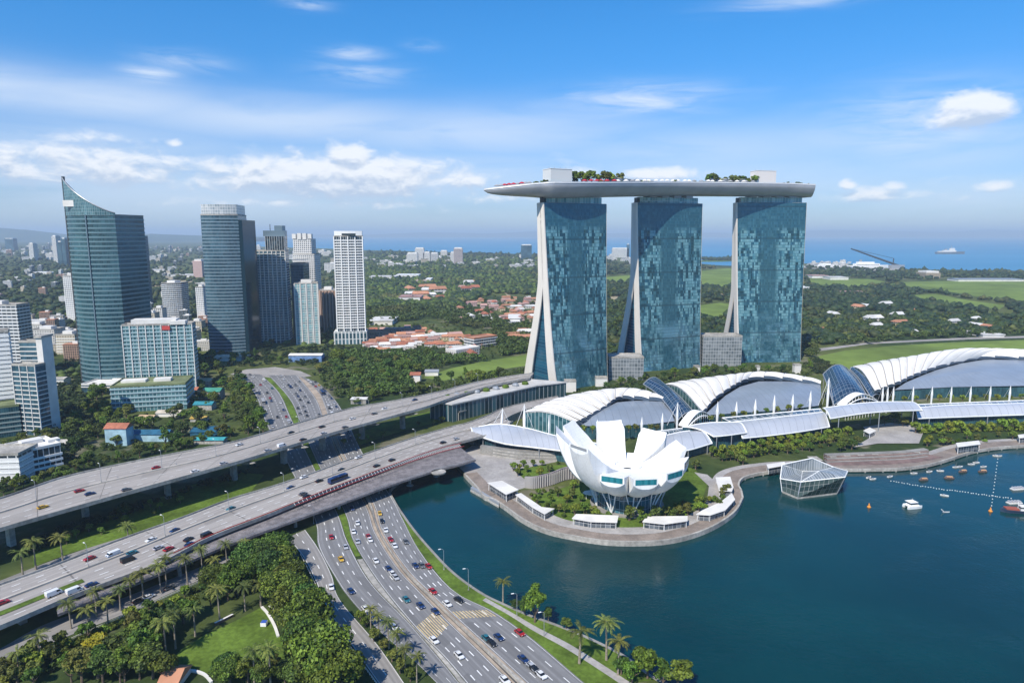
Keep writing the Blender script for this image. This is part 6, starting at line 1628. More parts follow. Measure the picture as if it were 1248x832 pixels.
# museum garden
for g in scatter([(642, 600), (690, 592), (720, 600), (716, 630), (690, 634), (655, 616)], 20, 4, 12): put(rnd.choice(SML+BSH), g, rnd.uniform(.7, 1.0), 'small garden tree left of the lotus museum', 'museum garden trees')
for g in scatter([(612, 574), (640, 568), (690, 562), (712, 568), (690, 578), (640, 586), (622, 582)], 16, 4, 13): put(rnd.choice(SML+BSH), g, rnd.uniform(.7, 1.0), 'bright shrub in the bed above the ribbed garden wall', 'upper garden shrubs')
for u, v, s in ((767, 634, 1.3), (798, 634, 1.2), (826, 630, 1.2), (838, 628, 1.1), (885, 601, 1.1), (876, 619, .9), (820, 634, 1.0), (712, 626, 1.0), (852, 617, .9), (832, 575, 1.2), (848, 572, 1.2), (905, 566, 1.2)): put(SML[2] if s > 1.05 else SML[0], G(u, v), s, 'feathery promenade tree close to the lotus museum', 'promenade trees')
# trees on the roof deck
for u0, u1, n in ((702, 762, 10), (866, 921, 9)):
    for k in range(n):
        u = u0+(u1-u0)*k/(n-1); c = deckpt(deck_s(u), .0+rnd.uniform(-.15, .15)); put(rnd.choice(SML), c, rnd.uniform(1.2, 2.3), 'small dark tree in the rooftop garden '+('behind the red parasols' if u0 < 800 else 'near the stern lift house'), 'rooftop trees')
for k in range(34):
    u = rnd.choice((rnd.uniform(640, 668), rnd.uniform(700, 860), rnd.uniform(820, 930), rnd.uniform(948, 986))); c = deckpt(deck_s(u), -.75); put(rnd.choice(BSH), c, rnd.uniform(.8, 1.3), 'low planter shrub along the near rim of the roof deck', 'rooftop shrubs')

# ------------------------------------------------------------------ far woods: one mass nobody could count
def ico(sub):
    bm = bmesh.new(); bmesh.ops.create_icosphere(bm, subdivisions=sub, radius=1.0); v = np.array([x.co[:] for x in bm.verts]); f = np.array([[q.index for q in p.verts] for p in bm.faces]); bm.free(); return v, f
def blob_variants(sub, n, seed):
    rs = np.random.RandomState(seed); v0, f0 = ico(sub); out = []
    for _ in range(n):
        v = v0.copy(); ph = rs.uniform(0, 6.28, (6, 3)); fr = rs.uniform(2, 6, (6, 3))
        disp = sum(np.sin((v*fr[i]+ph[i]).sum(1)) for i in range(6))/6*.45+rs.normal(size=len(v))*.17
        v = v*(1+disp)[:, None]; v[:, 2] *= .8; v[:, 2] = np.maximum(v[:, 2], -.45); out.append(v)
    return out, f0
FARF = foliage('far_leaf_green', (.018, .038, .007), (.090, .130, .024), False)
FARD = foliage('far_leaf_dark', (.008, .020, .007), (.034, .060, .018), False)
FARY = foliage('far_leaf_olive', (.035, .050, .010), (.11, .125, .028), False)
def leaf_variants(n, seed):
    out = []
    for k in range(n):
        rs = np.random.RandomState(seed+k); nc = 8
        C = [(rs.uniform(-.5, .5), rs.uniform(-.5, .5), rs.uniform(-.15, .45)) for _ in range(nc)]; Rr = [(q, q, q*.8) for q in rs.uniform(.34, .55, nc)]
        v, f = leaf_cloud(rs, C, Rr, 17, .20); out.append(v)
    return out, f
BVL = leaf_variants(8, 77)
BV2 = BVL
def woods(label, P, n, seed, mat, size=(4.5, 7.0), holes=(), grow_far=True, clear=()):
    rs = np.random.RandomState(seed); V_, F_ = [], []; base = 0; us = [p[0] for p in P]; vs = [p[1] for p in P]; cnt = 0; tries = 0
    vars_, f0 = BV2; nv = len(vars_[0])
    while cnt < n and tries < n*30:
        tries += 1; u, v = rs.uniform(min(us), max(us)), rs.uniform(min(vs), max(vs))
        if not inpoly(u, v, P) or any(inpoly(u, v, h) for h in holes): continue
        g = G(u, v); 
        if any((g.x-cx)**2+(g.y-cy)**2 < r_*r_ for cx, cy, r_ in clear): continue
        s = rs.uniform(*size)*(max(1.0, (g.y/1100)**.55) if grow_far else 1)
        a = rs.uniform(0, 6.28); ca, sa = math.cos(a), math.sin(a); b = vars_[rs.randint(len(vars_))]
        w_ = b*np.array([s, s, s*rs.uniform(.75, 1.1)]); w_ = np.stack([w_[:, 0]*ca-w_[:, 1]*sa+g.x, w_[:, 0]*sa+w_[:, 1]*ca+g.y, w_[:, 2]+LZ+s*.62], 1)
        V_.append(w_); F_.append(f0+base); base += nv; cnt += 1
    if not V_: return
    me = np_mesh('woods', np.concatenate(V_), np.concatenate(F_), mat); o = bpy.data.objects.new('woods', me); COL.objects.link(o); tag(o, label, 'woods', None, 'stuff')
LAWNS = [[(990, 436), (1030, 426), (1090, 420), (1160, 416), (1350, 409), (1350, 450), (1130, 446), (1035, 456)],
         [(1090, 341), (1140, 341), (1350, 341), (1350, 374), (1250, 370), (1205, 366), (1150, 358), (1105, 352)], [(1102, 360), (1140, 357), (1180, 364), (1230, 371), (1220, 379), (1170, 373), (1115, 365)],
         [(734, 337), (770, 333), (780, 341), (740, 346)], [(850, 329), (890, 326), (907, 328), (907, 343), (880, 352), (853, 348)], [(850, 371), (880, 367), (898, 371), (892, 386), (860, 390), (848, 382)],
         [(510, 462), (545, 448), (590, 438), (640, 430), (665, 428), (662, 446), (610, 453), (570, 462), (536, 467)], [(985, 338), (1060, 339), (1095, 345), (1040, 351), (985, 347)]]
# denser planting
for g in scatter([(70, 834), (150, 794), (215, 758), (262, 732), (306, 712), (308, 720), (262, 740), (218, 764), (186, 796), (170, 834)], 26, 5.5, 31): put(rnd.choice(MED), g, rnd.uniform(.75, 1.05), 'leafy tree in the belt between the surface street and the lawn', 'park belt trees')
for g in scatter([(298, 692), (330, 676), (346, 690), (358, 716), (374, 752), (404, 815), (415, 845), (376, 842), (366, 800), (352, 762), (334, 726), (300, 710)], 17, 7.0, 32): put(rnd.choice(BIG), g, rnd.uniform(.7, 1.05), 'broad park tree between the small lawn and the frontage street', 'frontage park trees')
for g in scatter([(270, 840), (285, 828), (310, 820), (340, 812), (360, 840)], 5, 6.0, 33): put(rnd.choice(BIG[:2]+MED), g, rnd.uniform(.6, .9), 'low bushy tree at the near edge of the park lawn', 'near park trees')
for g in scatter([(890, 566), (950, 555), (1000, 548), (1040, 540), (1036, 532), (960, 546), (890, 560)], 22, 4.5, 34): put(rnd.choice(BSH+SML), g, rnd.uniform(.8, 1.2), 'shrub in the terraced beds by the glass pavilion', 'terrace bed shrubs')
for g in scatter([(1128, 540), (1160, 536), (1250, 530), (1250, 534), (1160, 542), (1130, 548)], 18, 4.5, 35): put(rnd.choice(BSH+SML), g, rnd.uniform(.8, 1.2), 'shrub in the beds along the boardwalk right of the plaza', 'boardwalk bed shrubs')
for k in range(26):
    f = k/25; u = 20+f*270; v = 818-f*120
    put(rnd.choice(BSH+SML[:2]), G(u, v), rnd.uniform(.8, 1.2), 'low shrub along the near kerb of the surface street', 'street shrubs')
for g in scatter([(0, 560), (0, 545), (60, 532), (96, 520), (100, 540), (76, 566), (60, 585)], 16, 5, 36): put(rnd.choice(MED), g, rnd.uniform(.7, 1.0), 'tree between the white low building and the glass offices', 'office park trees')
BV2 = BVL
woods('young trees and bushes between the tiled roofed houses', [(448, 428), (448, 398), (520, 392), (600, 402), (604, 438), (530, 432)], 260, 64, FARF, (2.2, 3.6))
woods('bushes between the hillside estate houses', [(560, 392), (560, 370), (600, 362), (655, 360), (660, 392), (625, 398)], 200, 65, FARF, (3.0, 4.6))
for g in scatter([(648, 622), (700, 634), (760, 641), (840, 632), (862, 622), (890, 606), (884, 600), (850, 618), (790, 628), (700, 624), (664, 612)], 30, 3.2, 37): put(rnd.choice(SML+BSH[:2]), g, rnd.uniform(.7, 1.0), 'little tree among the shade roofs around the promenade', 'promenade garden trees')
woods('bushes along the foot of the wooded slope by the viaduct end', [(490, 486), (540, 466), (640, 450), (648, 460), (600, 471), (530, 482)], 130, 66, FARF, (2.6, 4.4))
woods('thick trees covering the slope right of the sunken highway', [(378, 456), (400, 444), (455, 424), (455, 431), (600, 440), (540, 447), (505, 462), (470, 486), (430, 494), (400, 478)], 320, 67, FARF, (3.0, 5.2))
woods('low bushes at the feet of the hotel towers', [(690, 483), (742, 468), (790, 460), (856, 452), (985, 446), (1000, 452), (985, 459), (860, 465), (800, 473), (745, 481)], 230, 68, FARF, (1.8, 3.2))
woods('bushes between the stern side hotel tower and the big lawn', [(980, 446), (990, 436), (1030, 452), (1034, 458), (1000, 458)], 80, 69, FARD, (2.2, 3.8))
woods('low shrubs filling the resort garden', [(62, 592), (66, 560), (96, 505), (122, 480), (138, 507), (232, 505), (238, 470), (262, 452), (300, 468), (322, 520), (250, 538), (180, 554), (110, 572)], 300, 70, FARF, (1.5, 2.8))
woods('trees between the glass offices and the sail topped tower', [(60, 565), (64, 480), (70, 440), (98, 440), (98, 470), (120, 500), (100, 540)], 150, 71, FARD, (2.8, 4.6))
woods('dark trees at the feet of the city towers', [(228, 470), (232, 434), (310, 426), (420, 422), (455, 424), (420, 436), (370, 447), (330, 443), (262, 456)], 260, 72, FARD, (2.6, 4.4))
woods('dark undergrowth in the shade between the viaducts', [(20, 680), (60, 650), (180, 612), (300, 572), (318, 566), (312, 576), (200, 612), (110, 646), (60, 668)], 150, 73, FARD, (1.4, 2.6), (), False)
for g in scatter([(0, 840), (0, 822), (60, 794), (120, 772), (80, 806), (60, 838)], 16, 4, 38): put(rnd.choice(BSH+SML), g, rnd.uniform(.9, 1.3), 'shrub in the corner of the park by the surface street', 'park corner shrubs')

# ------------------------------------------------------------------ woods regions
TWR = [(HOT[k][0].x, HOT[k][0].y+10, 62) for k in 'abc']
BV1, BV2b = blob_variants(1, 10, 5), BVL
CITY = [(-20, 520), (60, 470), (70, 440), (240, 440), (260, 430), (420, 424), (455, 420), (455, 380), (410, 380), (-20, 385)]
SHOPS = [[(440, 424), (440, 398), (520, 390), (560, 396), (600, 408), (606, 432), (560, 436), (520, 428)], [(560, 372), (600, 358), (655, 360), (660, 392), (625, 398), (600, 386)]]
HOLES = LAWNS+SHOPS
BV2 = BV2b
woods('dense dark green woodland on the slope behind the sunken highway', [(400, 446), (420, 430), (450, 428), (600, 438), (650, 424), (652, 440), (600, 436), (540, 446), (505, 456), (500, 480), (440, 484)], 420, 51, FOLD, (4.0, 6.5), HOLES)
woods('green woodland between the red roofed houses and the coast', [(448, 400), (448, 372), (660, 372), (655, 436), (610, 436), (600, 405), (520, 388)], 620, 52, FARF, (4.5, 7.5), HOLES)
woods('dense woodland behind the hotel towers', [(738, 440), (738, 352), (775, 352), (860, 352), (905, 352), (1000, 380), (1250, 385), (1350, 385), (1350, 404), (1250, 408), (1090, 416), (1000, 425), (985, 440), (860, 440)], 1500, 53, FARF, (4.5, 7.5), HOLES, True, TWR)
woods('woodland right behind the bow side hotel tower', [(655, 438), (655, 375), (742, 375), (742, 440), (735, 452), (690, 452)], 420, 91, FARF, (4.5, 7.5), HOLES, True, TWR)
BV2 = BV1
woods('far woodland behind the bow side hotel tower', [(655, 378), (655, 314), (742, 318), (742, 378)], 1100, 92, FARD, (4.5, 7.0), HOLES)
woods('dark woodland patches behind the hotel towers', [(738, 436), (738, 330), (905, 330), (1000, 350), (1350, 372), (1350, 400), (1090, 412), (1000, 421)], 1300, 54, FARD, (5, 8.5), HOLES, True, TWR)
woods('olive green scrub behind the hotel towers', [(980, 400), (1000, 390), (1350, 392), (1350, 402), (1100, 411), (1000, 420)], 420, 55, FARY, (3.5, 5.5), HOLES, True, TWR)
woods('far green woodland along the golf course and coast', [(738, 352), (738, 318), (860, 326), (1000, 326), (1350, 336), (1350, 378), (1000, 376)], 2000, 56, FARD, (4.5, 7.0), HOLES)
woods('far green woodland before the coast', [(448, 376), (448, 312), (660, 314), (660, 376)], 2600, 57, FARF, (4.0, 7.0), SHOPS)
woods('dark far woodland before the coast', [(448, 380), (448, 312), (660, 314), (660, 376)], 1500, 58, FARD, (4.0, 7.0), SHOPS)
woods('dark green woodland between far city blocks', [(-30, 400), (-30, 303), (240, 302), (410, 308), (410, 410), (240, 404)], 3200, 59, FARD, (4.0, 7.0))
woods('green treetops between the city blocks', [(-30, 470), (-30, 380), (100, 380), (240, 385), (410, 385), (410, 425), (240, 430), (230, 462), (100, 460)], 620, 60, FARF, (3.5, 5.5))
woods('thin line of trees on the low island in the lagoon', [(856, 316.5), (894, 316.5), (894, 317.6), (856, 317.6)], 60, 61, FARD, (5, 8))
woods('dark line of trees along the far coast', [(450, 309), (640, 312), (740, 315), (740, 317), (640, 315), (450, 313)], 330, 62, FARD, (6, 10))
woods('dark line of trees along the golf coast', [(1080, 330), (1350, 333), (1350, 337), (1080, 336)], 330, 63, FARD, (4, 7))
mb = MB(); P_ = [G(u, v, LZ) for u, v in [(850, 317.5), (870, 316.3), (890, 316.6), (899, 317.6), (880, 318.5), (855, 318.6)]]; mb.prism([(p.x, p.y) for p in P_], -2, LZ); struct('ground', mb, M_GRASS)

# ------------------------------------------------------------------ small houses with tiled roofs
def house_proto(wall, roof, L=15, W=9, H=6, name='house'):
    r = thing(name, '', 'house'); mb = MB(); mb.prism([(-L/2, -W/2), (L/2, -W/2), (L/2, W/2), (-L/2, W/2)], -1, H, False); 
    obj('wall', mb, wall, r)
    mb = MB(); o = .8; x, y = L/2+o, W/2+o; h = H+W*.32
    mb.face([(-x, -y, H-.2), (x, -y, H-.2), (x-1, 0, h), (-x+1, 0, h)]); mb.face([(x, y, H-.2), (-x, y, H-.2), (-x+1, 0, h), (x-1, 0, h)])
    mb.face([(-x, y, H-.2), (-x, -y, H-.2), (-x+1, 0, h)]); mb.face([(x, -y, H-.2), (x, y, H-.2), (x-1, 0, h)])
    obj('roof', mb, roof, r); return Proto(r)
F_HW = facade('house_white', (.03, .03, .035), (.10, .10, .10), (.64, .60, .54), 3.0, 3.0, .55, .5, 1.5, 0, .03, .2, .7, .01)
F_HP = facade('house_pink', (.03, .03, .035), (.10, .10, .10), (.55, .38, .34), 3.0, 3.0, .55, .5, 1.5, 0, .03, .2, .7, .01)
F_HY = facade('house_cream', (.03, .03, .035), (.10, .10, .10), (.58, .48, .30), 3.0, 3.0, .55, .5, 1.5, 0, .03, .2, .7, .01)
M_TILE2 = pbr('orange_tiles', (.38, .18, .105), .75, var=.3, scale=.03); M_TILE3 = pbr('rose_tiles', (.36, .22, .19), .75, var=.3, scale=.03); M_ROOFW = pbr('pale_roof', (.55, .54, .52), .7, var=.2, scale=.05)
HP = [(house_proto(F_HW, M_TILE), 'red'), (house_proto(F_HP, M_TILE3), 'rose'), (house_proto(F_HW, M_TILE2), 'orange'), (house_proto(F_HY, M_TILE2), 'orange'), (house_proto(F_HW, M_ROOFW), 'pale')]
def houses(P, n, seed, phrase, grp, mind=11, s=(.8, 1.3), ang=None, pick=None):
    rs = random.Random(seed)
    for g in scatter(P, n, mind, seed):
        p, c = rs.choice(pick or HP); k = rs.uniform(*s)
        queue(p.put(tuple(g), (ang if ang is not None else rs.choice((.35, .35, 1.9)))+rs.uniform(-.12, .12), None, (k*rs.uniform(.8, 1.5), k, k*rs.uniform(.8, 1.25))), c+' roofed house '+phrase, grp)
houses([(448, 426), (448, 419), (500, 411), (520, 415), (505, 425), (470, 429)], 48, 71, 'in the crowded shophouse row below the white tower', 'shophouses', 9.5, (.62, .9), .25)
houses([(448, 415), (450, 406), (505, 400), (516, 404), (510, 411), (470, 415)], 34, 72, 'in the upper shophouse row among trees', 'upper shophouses', 13, (.65, .95), .25, HP[:4])
houses([(512, 424), (520, 408), (560, 408), (590, 416), (596, 436), (560, 436), (530, 428)], 30, 73, 'around the white walled school building', 'houses near the school', 12, (.7, 1.05))
houses([(556, 392), (560, 372), (600, 365), (655, 362), (660, 388), (625, 397), (590, 388)], 52, 74, 'in the hillside estate left of the hotel towers', 'hillside houses', 15, (.8, 1.2))
houses([(490, 372), (500, 355), (530, 352), (545, 366), (520, 376)], 9, 75, 'in the clearing of the far woodland', 'clearing houses', 20, (1.4, 2.2))
houses([(560, 352), (570, 346), (580, 346), (582, 356), (566, 358)], 6, 76, 'beside the bare field in the far woods', 'far field houses', 20, (1.2, 2.0))
houses([(640, 418), (620, 412), (636, 404), (655, 406)], 5, 77, 'hidden in trees left of the hotel', 'tree hidden houses', 14, (.9, 1.2))
houses([(1000, 412), (1010, 380), (1060, 372), (1130, 380), (1240, 402), (1100, 410)], 16, 78, 'scattered in the woods right of the hotel towers', 'houses in the right hand woods', 22, (.9, 1.5), None, HP[3:])
a, b = G(578, 425), G(606, 421)
building('school_building', 'white and glass school building among red roofed houses', arcfoot(a, b, 22), 16, F_WIN, floors=4, fh=3.8, band=1.0, band_mat=M_WHITE, roof_mat=M_TILE2)
a, b = G(556, 437), G(585, 432)
building('school_building', 'cream school wing with pale roof in front of the white and glass school', arcfoot(a, b, 20), 12, F_CREAM, floors=0, roof_mat=M_OFFW)

# ------------------------------------------------------------------ distant town blocks
def block_proto(mat, L, W, H, roofc, name='town_block'):
    r = thing(name, '', 'building'); mb = MB(); mb.prism([(-L/2, -W/2), (L/2, -W/2), (L/2, W/2), (-L/2, W/2)], -1, H, False); obj('wall', mb, mat, r)
    mb = MB(); mb.box((0, 0, H+.4), (L+.8, W+.8, .8)); obj('roof', mb, roofc, r); mb = MB(); mb.box((L*.15, 0, H+2), (L*.3, W*.5, 3)); obj('plant_room', mb, M_OFFW, r); return Proto(r)
TB = [(block_proto(F_HOTEL, 26, 14, 24, M_OFFW), 'white'), (block_proto(F_CREAM, 34, 16, 18, M_OFFW), 'cream'), (block_proto(F_BEIGE, 22, 14, 20, M_CONC), 'beige'), (block_proto(F_WIN, 20, 16, 34, M_OFFW), 'grey banded'), (block_proto(F_BROWN, 24, 14, 22, M_TILE2), 'brown'), (block_proto(F_OFF, 60, 24, 11, M_ROOFW), 'low white')]
def blocks(P, n, seed, phrase, grp, mind, s, pick=None, zs=(.7, 1.4)):
    rs = random.Random(seed)
    for g in scatter(P, n, mind, seed):
        p, c = rs.choice(pick or TB); k = rs.uniform(*s)
        queue(p.put(tuple(g), rs.choice((.2, .2, 1.75, -.3))+rs.uniform(-.15, .15), None, (k, k, k*rs.uniform(*zs))), c+' block '+phrase, grp)
blocks([(-10, 440), (-10, 392), (90, 392), (100, 418), (96, 440)], 22, 81, 'in the old quarter left of the sail tower', 'old quarter blocks', 26, (.6, .9), TB[:3]+TB[4:5])
blocks([(170, 430), (172, 388), (250, 390), (252, 428), (236, 440)], 20, 82, 'in the quarter between the two dark skyscrapers', 'quarter blocks', 24, (.5, .8), TB[:5])
blocks([(-10, 385), (-10, 330), (90, 330), (90, 380)], 22, 83, 'in the wooded suburb at far left', 'suburb blocks', 50, (.5, .85), TB)
blocks([(170, 375), (170, 328), (250, 326), (250, 372)], 20, 84, 'in the wooded suburb between the dark skyscrapers', 'middle suburb blocks', 50, (.5, .85), TB)
blocks([(-10, 328), (-10, 303), (92, 303), (92, 326)], 34, 85, 'in the hazy town left of the sail tower', 'hazy town blocks', 110, (.9, 1.6), TB, (.8, 1.6))
blocks([(168, 328), (168, 302), (250, 302), (250, 326)], 28, 86, 'in the hazy town between the dark skyscrapers', 'hazy middle town blocks', 110, (.9, 1.5), TB, (.6, 1.0))
blocks([(306, 330), (306, 306), (410, 308), (410, 340)], 26, 87, 'in the far town behind the residential towers', 'far town blocks', 90, (1.2, 2.0), TB[:3]+TB[5:])
blocks([(450, 330), (450, 312), (660, 316), (660, 328)], 44, 88, 'on the far coastal plain left of the hotel', 'coastal plain blocks', 80, (.9, 1.6), TB[:3]+TB[5:], (.5, .9))
blocks([(740, 322), (740, 315), (776, 315), (776, 322)], 9, 89, 'on the far coast between two hotel towers', 'coast blocks', 60, (.9, 1.5), TB[:2]+TB[5:], (.5, .9))
def far_tower(u0, u1, vb, vt, mat, label, depth=30, name='far_tower'):
    a, b = G(u0, vb), G(u1, vb); zt = hgt(a, vt); r = thing(name, label, 'tower block', tuple((a+b)*.5)); e = b-a
    mb = MB(); mb.prism(arcfoot(a, b, depth), LZ-1, zt); obj('wall', mb, mat, r); mb = MB(); mb.prism(grow(arcfoot(a, b, depth), -4), zt, zt+6); obj('plant_room', mb, M_OFFW, r)
far_tower(66, 71, 322, 288, F_HOTEL, 'tall pale tower in the hazy far town, tallest of its cluster', 40)
far_tower(72, 77, 323, 295, F_BLUE, 'blue tower right of the tallest pale tower in the hazy far town', 40)
far_tower(77.5, 82, 324, 291, F_BLUE, 'slim blue tower next to the sail topped tower in the hazy far town', 40)
far_tower(7, 17, 305, 291, F_BLUE, 'hazy blue block tower at the far left of the skyline', 60)
far_tower(37, 42, 318, 297, F_HOTEL, 'white steeple like tower in the hazy far town', 40)
far_tower(496, 509, 321, 309, F_HOTEL, 'white low slab at the left end of the coastal cluster', 40)
far_tower(506, 517, 320, 303, F_HOTEL, 'tallest white slab in the coastal cluster', 40)
far_tower(516, 524, 320, 308, F_HOTEL, 'white slab in the middle of the coastal cluster', 40)
far_tower(525, 534, 320, 309, F_OFF, 'white slab at the right end of the coastal cluster', 40)
far_tower(537, 545, 314, 306, F_CREAM, 'small pale tower behind the coastal cluster', 40)
far_tower(549, 556, 321, 308, F_HOTEL, 'pale wing left of the pinkish coastal tower', 30)
far_tower(553, 564, 322, 303, facade('pinkish_windows', (.02, .03, .05), (.10, .13, .16), (.55, .46, .43), 4, 3.4, .3, .3), 'pinkish coastal tower with grey side, right of the white cluster', 40)
far_tower(635, 648, 317, 299, F_BLUE, 'lone blue grey tower on the coast left of the hotel', 40)
far_tower(746, 766, 314, 303, F_HOTEL, 'white coastal slab seen between bow side and middle hotel towers', 30)
far_tower(764, 767, 314, 298, F_BLUE, 'thin blue tower beside the white coastal slab between the hotel towers', 30)
far_tower(236, 247, 338, 318, F_HP, 'pink stepped block left of the dark rounded skyscraper', 40)
far_tower(1128, 1146, 338.5, 332.5, pbr('tan_panel', (.30, .25, .18), .7), 'plain tan box hall by the golf coast', 60, 'hall')
def shed(u0, u1, vb, vt, mat, label, depth=60):
    a, b = G(u0, vb), G(u1, vb); r = thing('long_shed', label, 'shed', tuple((a+b)*.5)); zt = max(hgt(a, vt), 6)
    mb = MB(); mb.prism(arcfoot(a, b, depth), LZ-1, zt, False); obj('wall', mb, M_OFFW, r); mb = MB(); mb.prism(grow(arcfoot(a, b, depth), 1), zt-.3, zt+.8, True, True); obj('roof', mb, mat, r)
shed(450, 482, 341, 337, M_ROOFW, 'long pale shed on the far plain beside the white tower')
shed(483, 510, 340, 335, M_WHITE, 'long bright white shed on the far plain')
shed(505, 520, 345, 342, pbr('tan_shed_roof', (.45, .36, .26), .8), 'tan roofed shed right of the bright white shed')
shed(519, 525, 344, 340, M_WHITE, 'small white hall at the end of the long sheds')
shed(450, 478, 396, 391, M_ROOFW, 'pale low hall just right of the white tower')
shed(486, 512, 369, 362, M_TILE3, 'large brownish hall in the far woodland')
shed(208, 236, 338, 335, M_ROOFW, 'long white shed behind the round white apartment tower')
shed(176, 204, 332, 329, M_ROOFW, 'long pale shed right of the sail topped tower far away')
shed(38, 60, 334, 332, M_WHITE, 'thin white shed in the woods at far left')
shed(620, 634, 394, 388, M_OFFW, 'flat pale roof hall in the hillside estate')
shed(990, 1010, 339, 336, M_TILE3, 'tan shed right of the stern side hotel tower')
shed(1012, 1034, 341, 338, M_ROOFW, 'pale shed on the plain right of the stern side hotel tower')
shed(976, 986, 355, 350, M_WHITE, 'white shed touching the stern side hotel tower')
shed(1034, 1062, 360, 357, M_TILE3, 'brown roofed hall in the trees before the golf course')
shed(1168, 1248, 343, 340.5, M_GREY, 'long grey dark sided shed row at the golf coast')
shed(1198, 1224, 411, 408, M_ROOFW, 'pale curved clubhouse roof above the big lawn')
blocks([(985, 325), (985, 321), (1035, 321), (1035, 325)], 16, 90, 'on the cruise pier right of the hotel', 'pier blocks', 50, (.7, 1.1), TB[:2]+TB[5:], (.5, .9))
# bare field and paths
sheet('bare_field', [(610, 352), (634, 350), (640, 355), (618, 360)], Z1, pbr('dry_field', (.33, .28, .18), .9, var=.2, scale=.01))
sheet('bare_field', [(176, 345), (235, 341), (240, 346), (180, 350)], Z1, pbr('dry_field', (.33, .28, .18), .9, var=.2, scale=.01))
sheet('dirt_track', [(740, 362), (775, 358), (775, 361), (740, 366)], Z1, pbr('dry_field', (.33, .28, .18), .9))
sheet('dirt_track', [(852, 360), (905, 355), (905, 358), (852, 364)], Z1, pbr('dry_field', (.33, .28, .18), .9))
sheet('dirt_track', [(985, 426), (1060, 417), (1180, 411), (1340, 407), (1340, 409), (1180, 413.5), (1060, 419), (990, 429)], Z1, M_ASPH2)
# ------------------------------------------------------------------ ships and crane on the sea
def ship(u, v, L, label, kind):
    g = G(u, v, 0); r = thing('ship', label, 'ship', tuple(g)); S = L
    def B(nm, x, z0, sx, sy, sz, m_):
        mb = MB(); mb.box((g.x+x, g.y, z0+sz/2), (sx, sy, sz)); obj(nm, mb, m_, r)
    hb = hull_mb(S, S*.16, S*.07, .3, -2); hb.v = [(x+g.x, y+g.y, z) for x, y, z in hb.v]
    if kind == 'navy':
        obj('hull', hb, pbr('navy_grey', (.16, .18, .20), .6), r); B('superstructure', -S*.05, S*.07, S*.45, S*.10, S*.06, M_OFFW); B('bridge', S*.05, S*.13, S*.16, S*.08, S*.07, M_OFFW); B('funnel', -S*.16, S*.13, S*.07, S*.06, S*.05, M_GREY)
        mb = MB(); mb.tube([(g.x+S*.03, g.y, S*.2), (g.x+S*.03, g.y, S*.30)], S*.008, 5); obj('mast', mb, M_GREY, r); B('stern_deck', -S*.36, S*.07, S*.14, S*.1, S*.03, M_OFFW)
    else:
        obj('hull', hb, M_WHITE, r); B('superstructure', -S*.05, S*.06, S*.6, S*.13, S*.06, M_WHITE); B('upper_deck', -S*.08, S*.12, S*.4, S*.11, S*.04, M_WHITE); B('funnel', -S*.2, S*.16, S*.05, S*.05, S*.05, M_GREY); B('window', -S*.05, S*.085, S*.55, S*.131, S*.012, M_GLASSD)
ship(1158, 309.5, 235, 'grey white navy ship alone on the open sea', 'navy')
ship(1058, 327, 190, 'long white cruise ship moored under the dark crane boom', 'cruise')
ship(1008, 326, 120, 'smaller white ferry at the pier right of the hotel', 'cruise')
c = G(1096, 328, 0); r = thing('harbour_crane', 'dark harbour crane with a long slanting boom above the white ship', 'crane', tuple(c))
tip = at(1037, 303, c.y); ba = at(1096, 324, c.y)
mb = MB(); mb.tube([ba, tip], [5, 2.5], 4); obj('boom', mb, M_DARK, r); mb = MB(); mb.tube([(c.x-30, c.y, 0), (ba.x-28, c.y, ba.z+34)], 2.5, 5); obj('mast', mb, M_DARK, r)
mb = MB(); mb.box((c.x-14, c.y, 10), (60, 26, 20)); obj('base', mb, M_GREY, r); mb = MB(); mb.tube([(ba.x-28, c.y, ba.z+34), tip], .9, 4); obj('cable', mb, M_DARK, r)
mb = MB(); P_ = [G(u, v, LZ) for u, v in [(980, 327), (1100, 331), (1100, 327.5), (1040, 325), (980, 324)]]; mb.prism([(p.x, p.y) for p in P_], -2, LZ+.3); struct('ground', mb, M_CONC)

# ================================================================== VEHICLES
CARC = {'white': (.72, .72, .72), 'silver': (.42, .43, .45), 'black': (.012, .012, .014), 'dark blue': (.012, .035, .12), 'red': (.35, .015, .02), 'grey': (.12, .125, .13), 'yellow': (.60, .36, .02), 'teal': (.02, .14, .18)}
M_TYRE = pbr('tyre_rubber', (.02, .02, .02), .8); M_CGLASS = pbr('car_glass', (.012, .016, .02), .06, spec=.6); M_LAMP = pbr('headlight_lens', (.6, .6, .58), .2); M_TAIL = pbr('tail_light_lens', (.30, .01, .01), .3)
wh = MB(); wh.tube([(0, -.11, 0), (0, .11, 0)], .33, 10); WHM = mesh_from(wh, 'wheel', M_TYRE)
hl = MB(); hl.box((0, 0, 0), (.12, .42, .16)); HLM = mesh_from(hl, 'headlight', M_LAMP); TLM = mesh_from(hl, 'tail_light', M_TAIL)
def ext(mb, prof, w0, w1=None, zmid=None):
    """side outline extruded over the width, slightly pinched above zmid"""
    L, Rr = [], []
    for x, z in prof:
        k = w0 if (zmid is None or z <= zmid) else w1
        L.append((x, -k/2, z)); Rr.append((x, k/2, z))
    n = len(prof)
    for i in range(n): mb.face([L[i], L[(i+1) % n], Rr[(i+1) % n], Rr[i]][::-1])
    mb.face(L); mb.face(Rr[::-1])
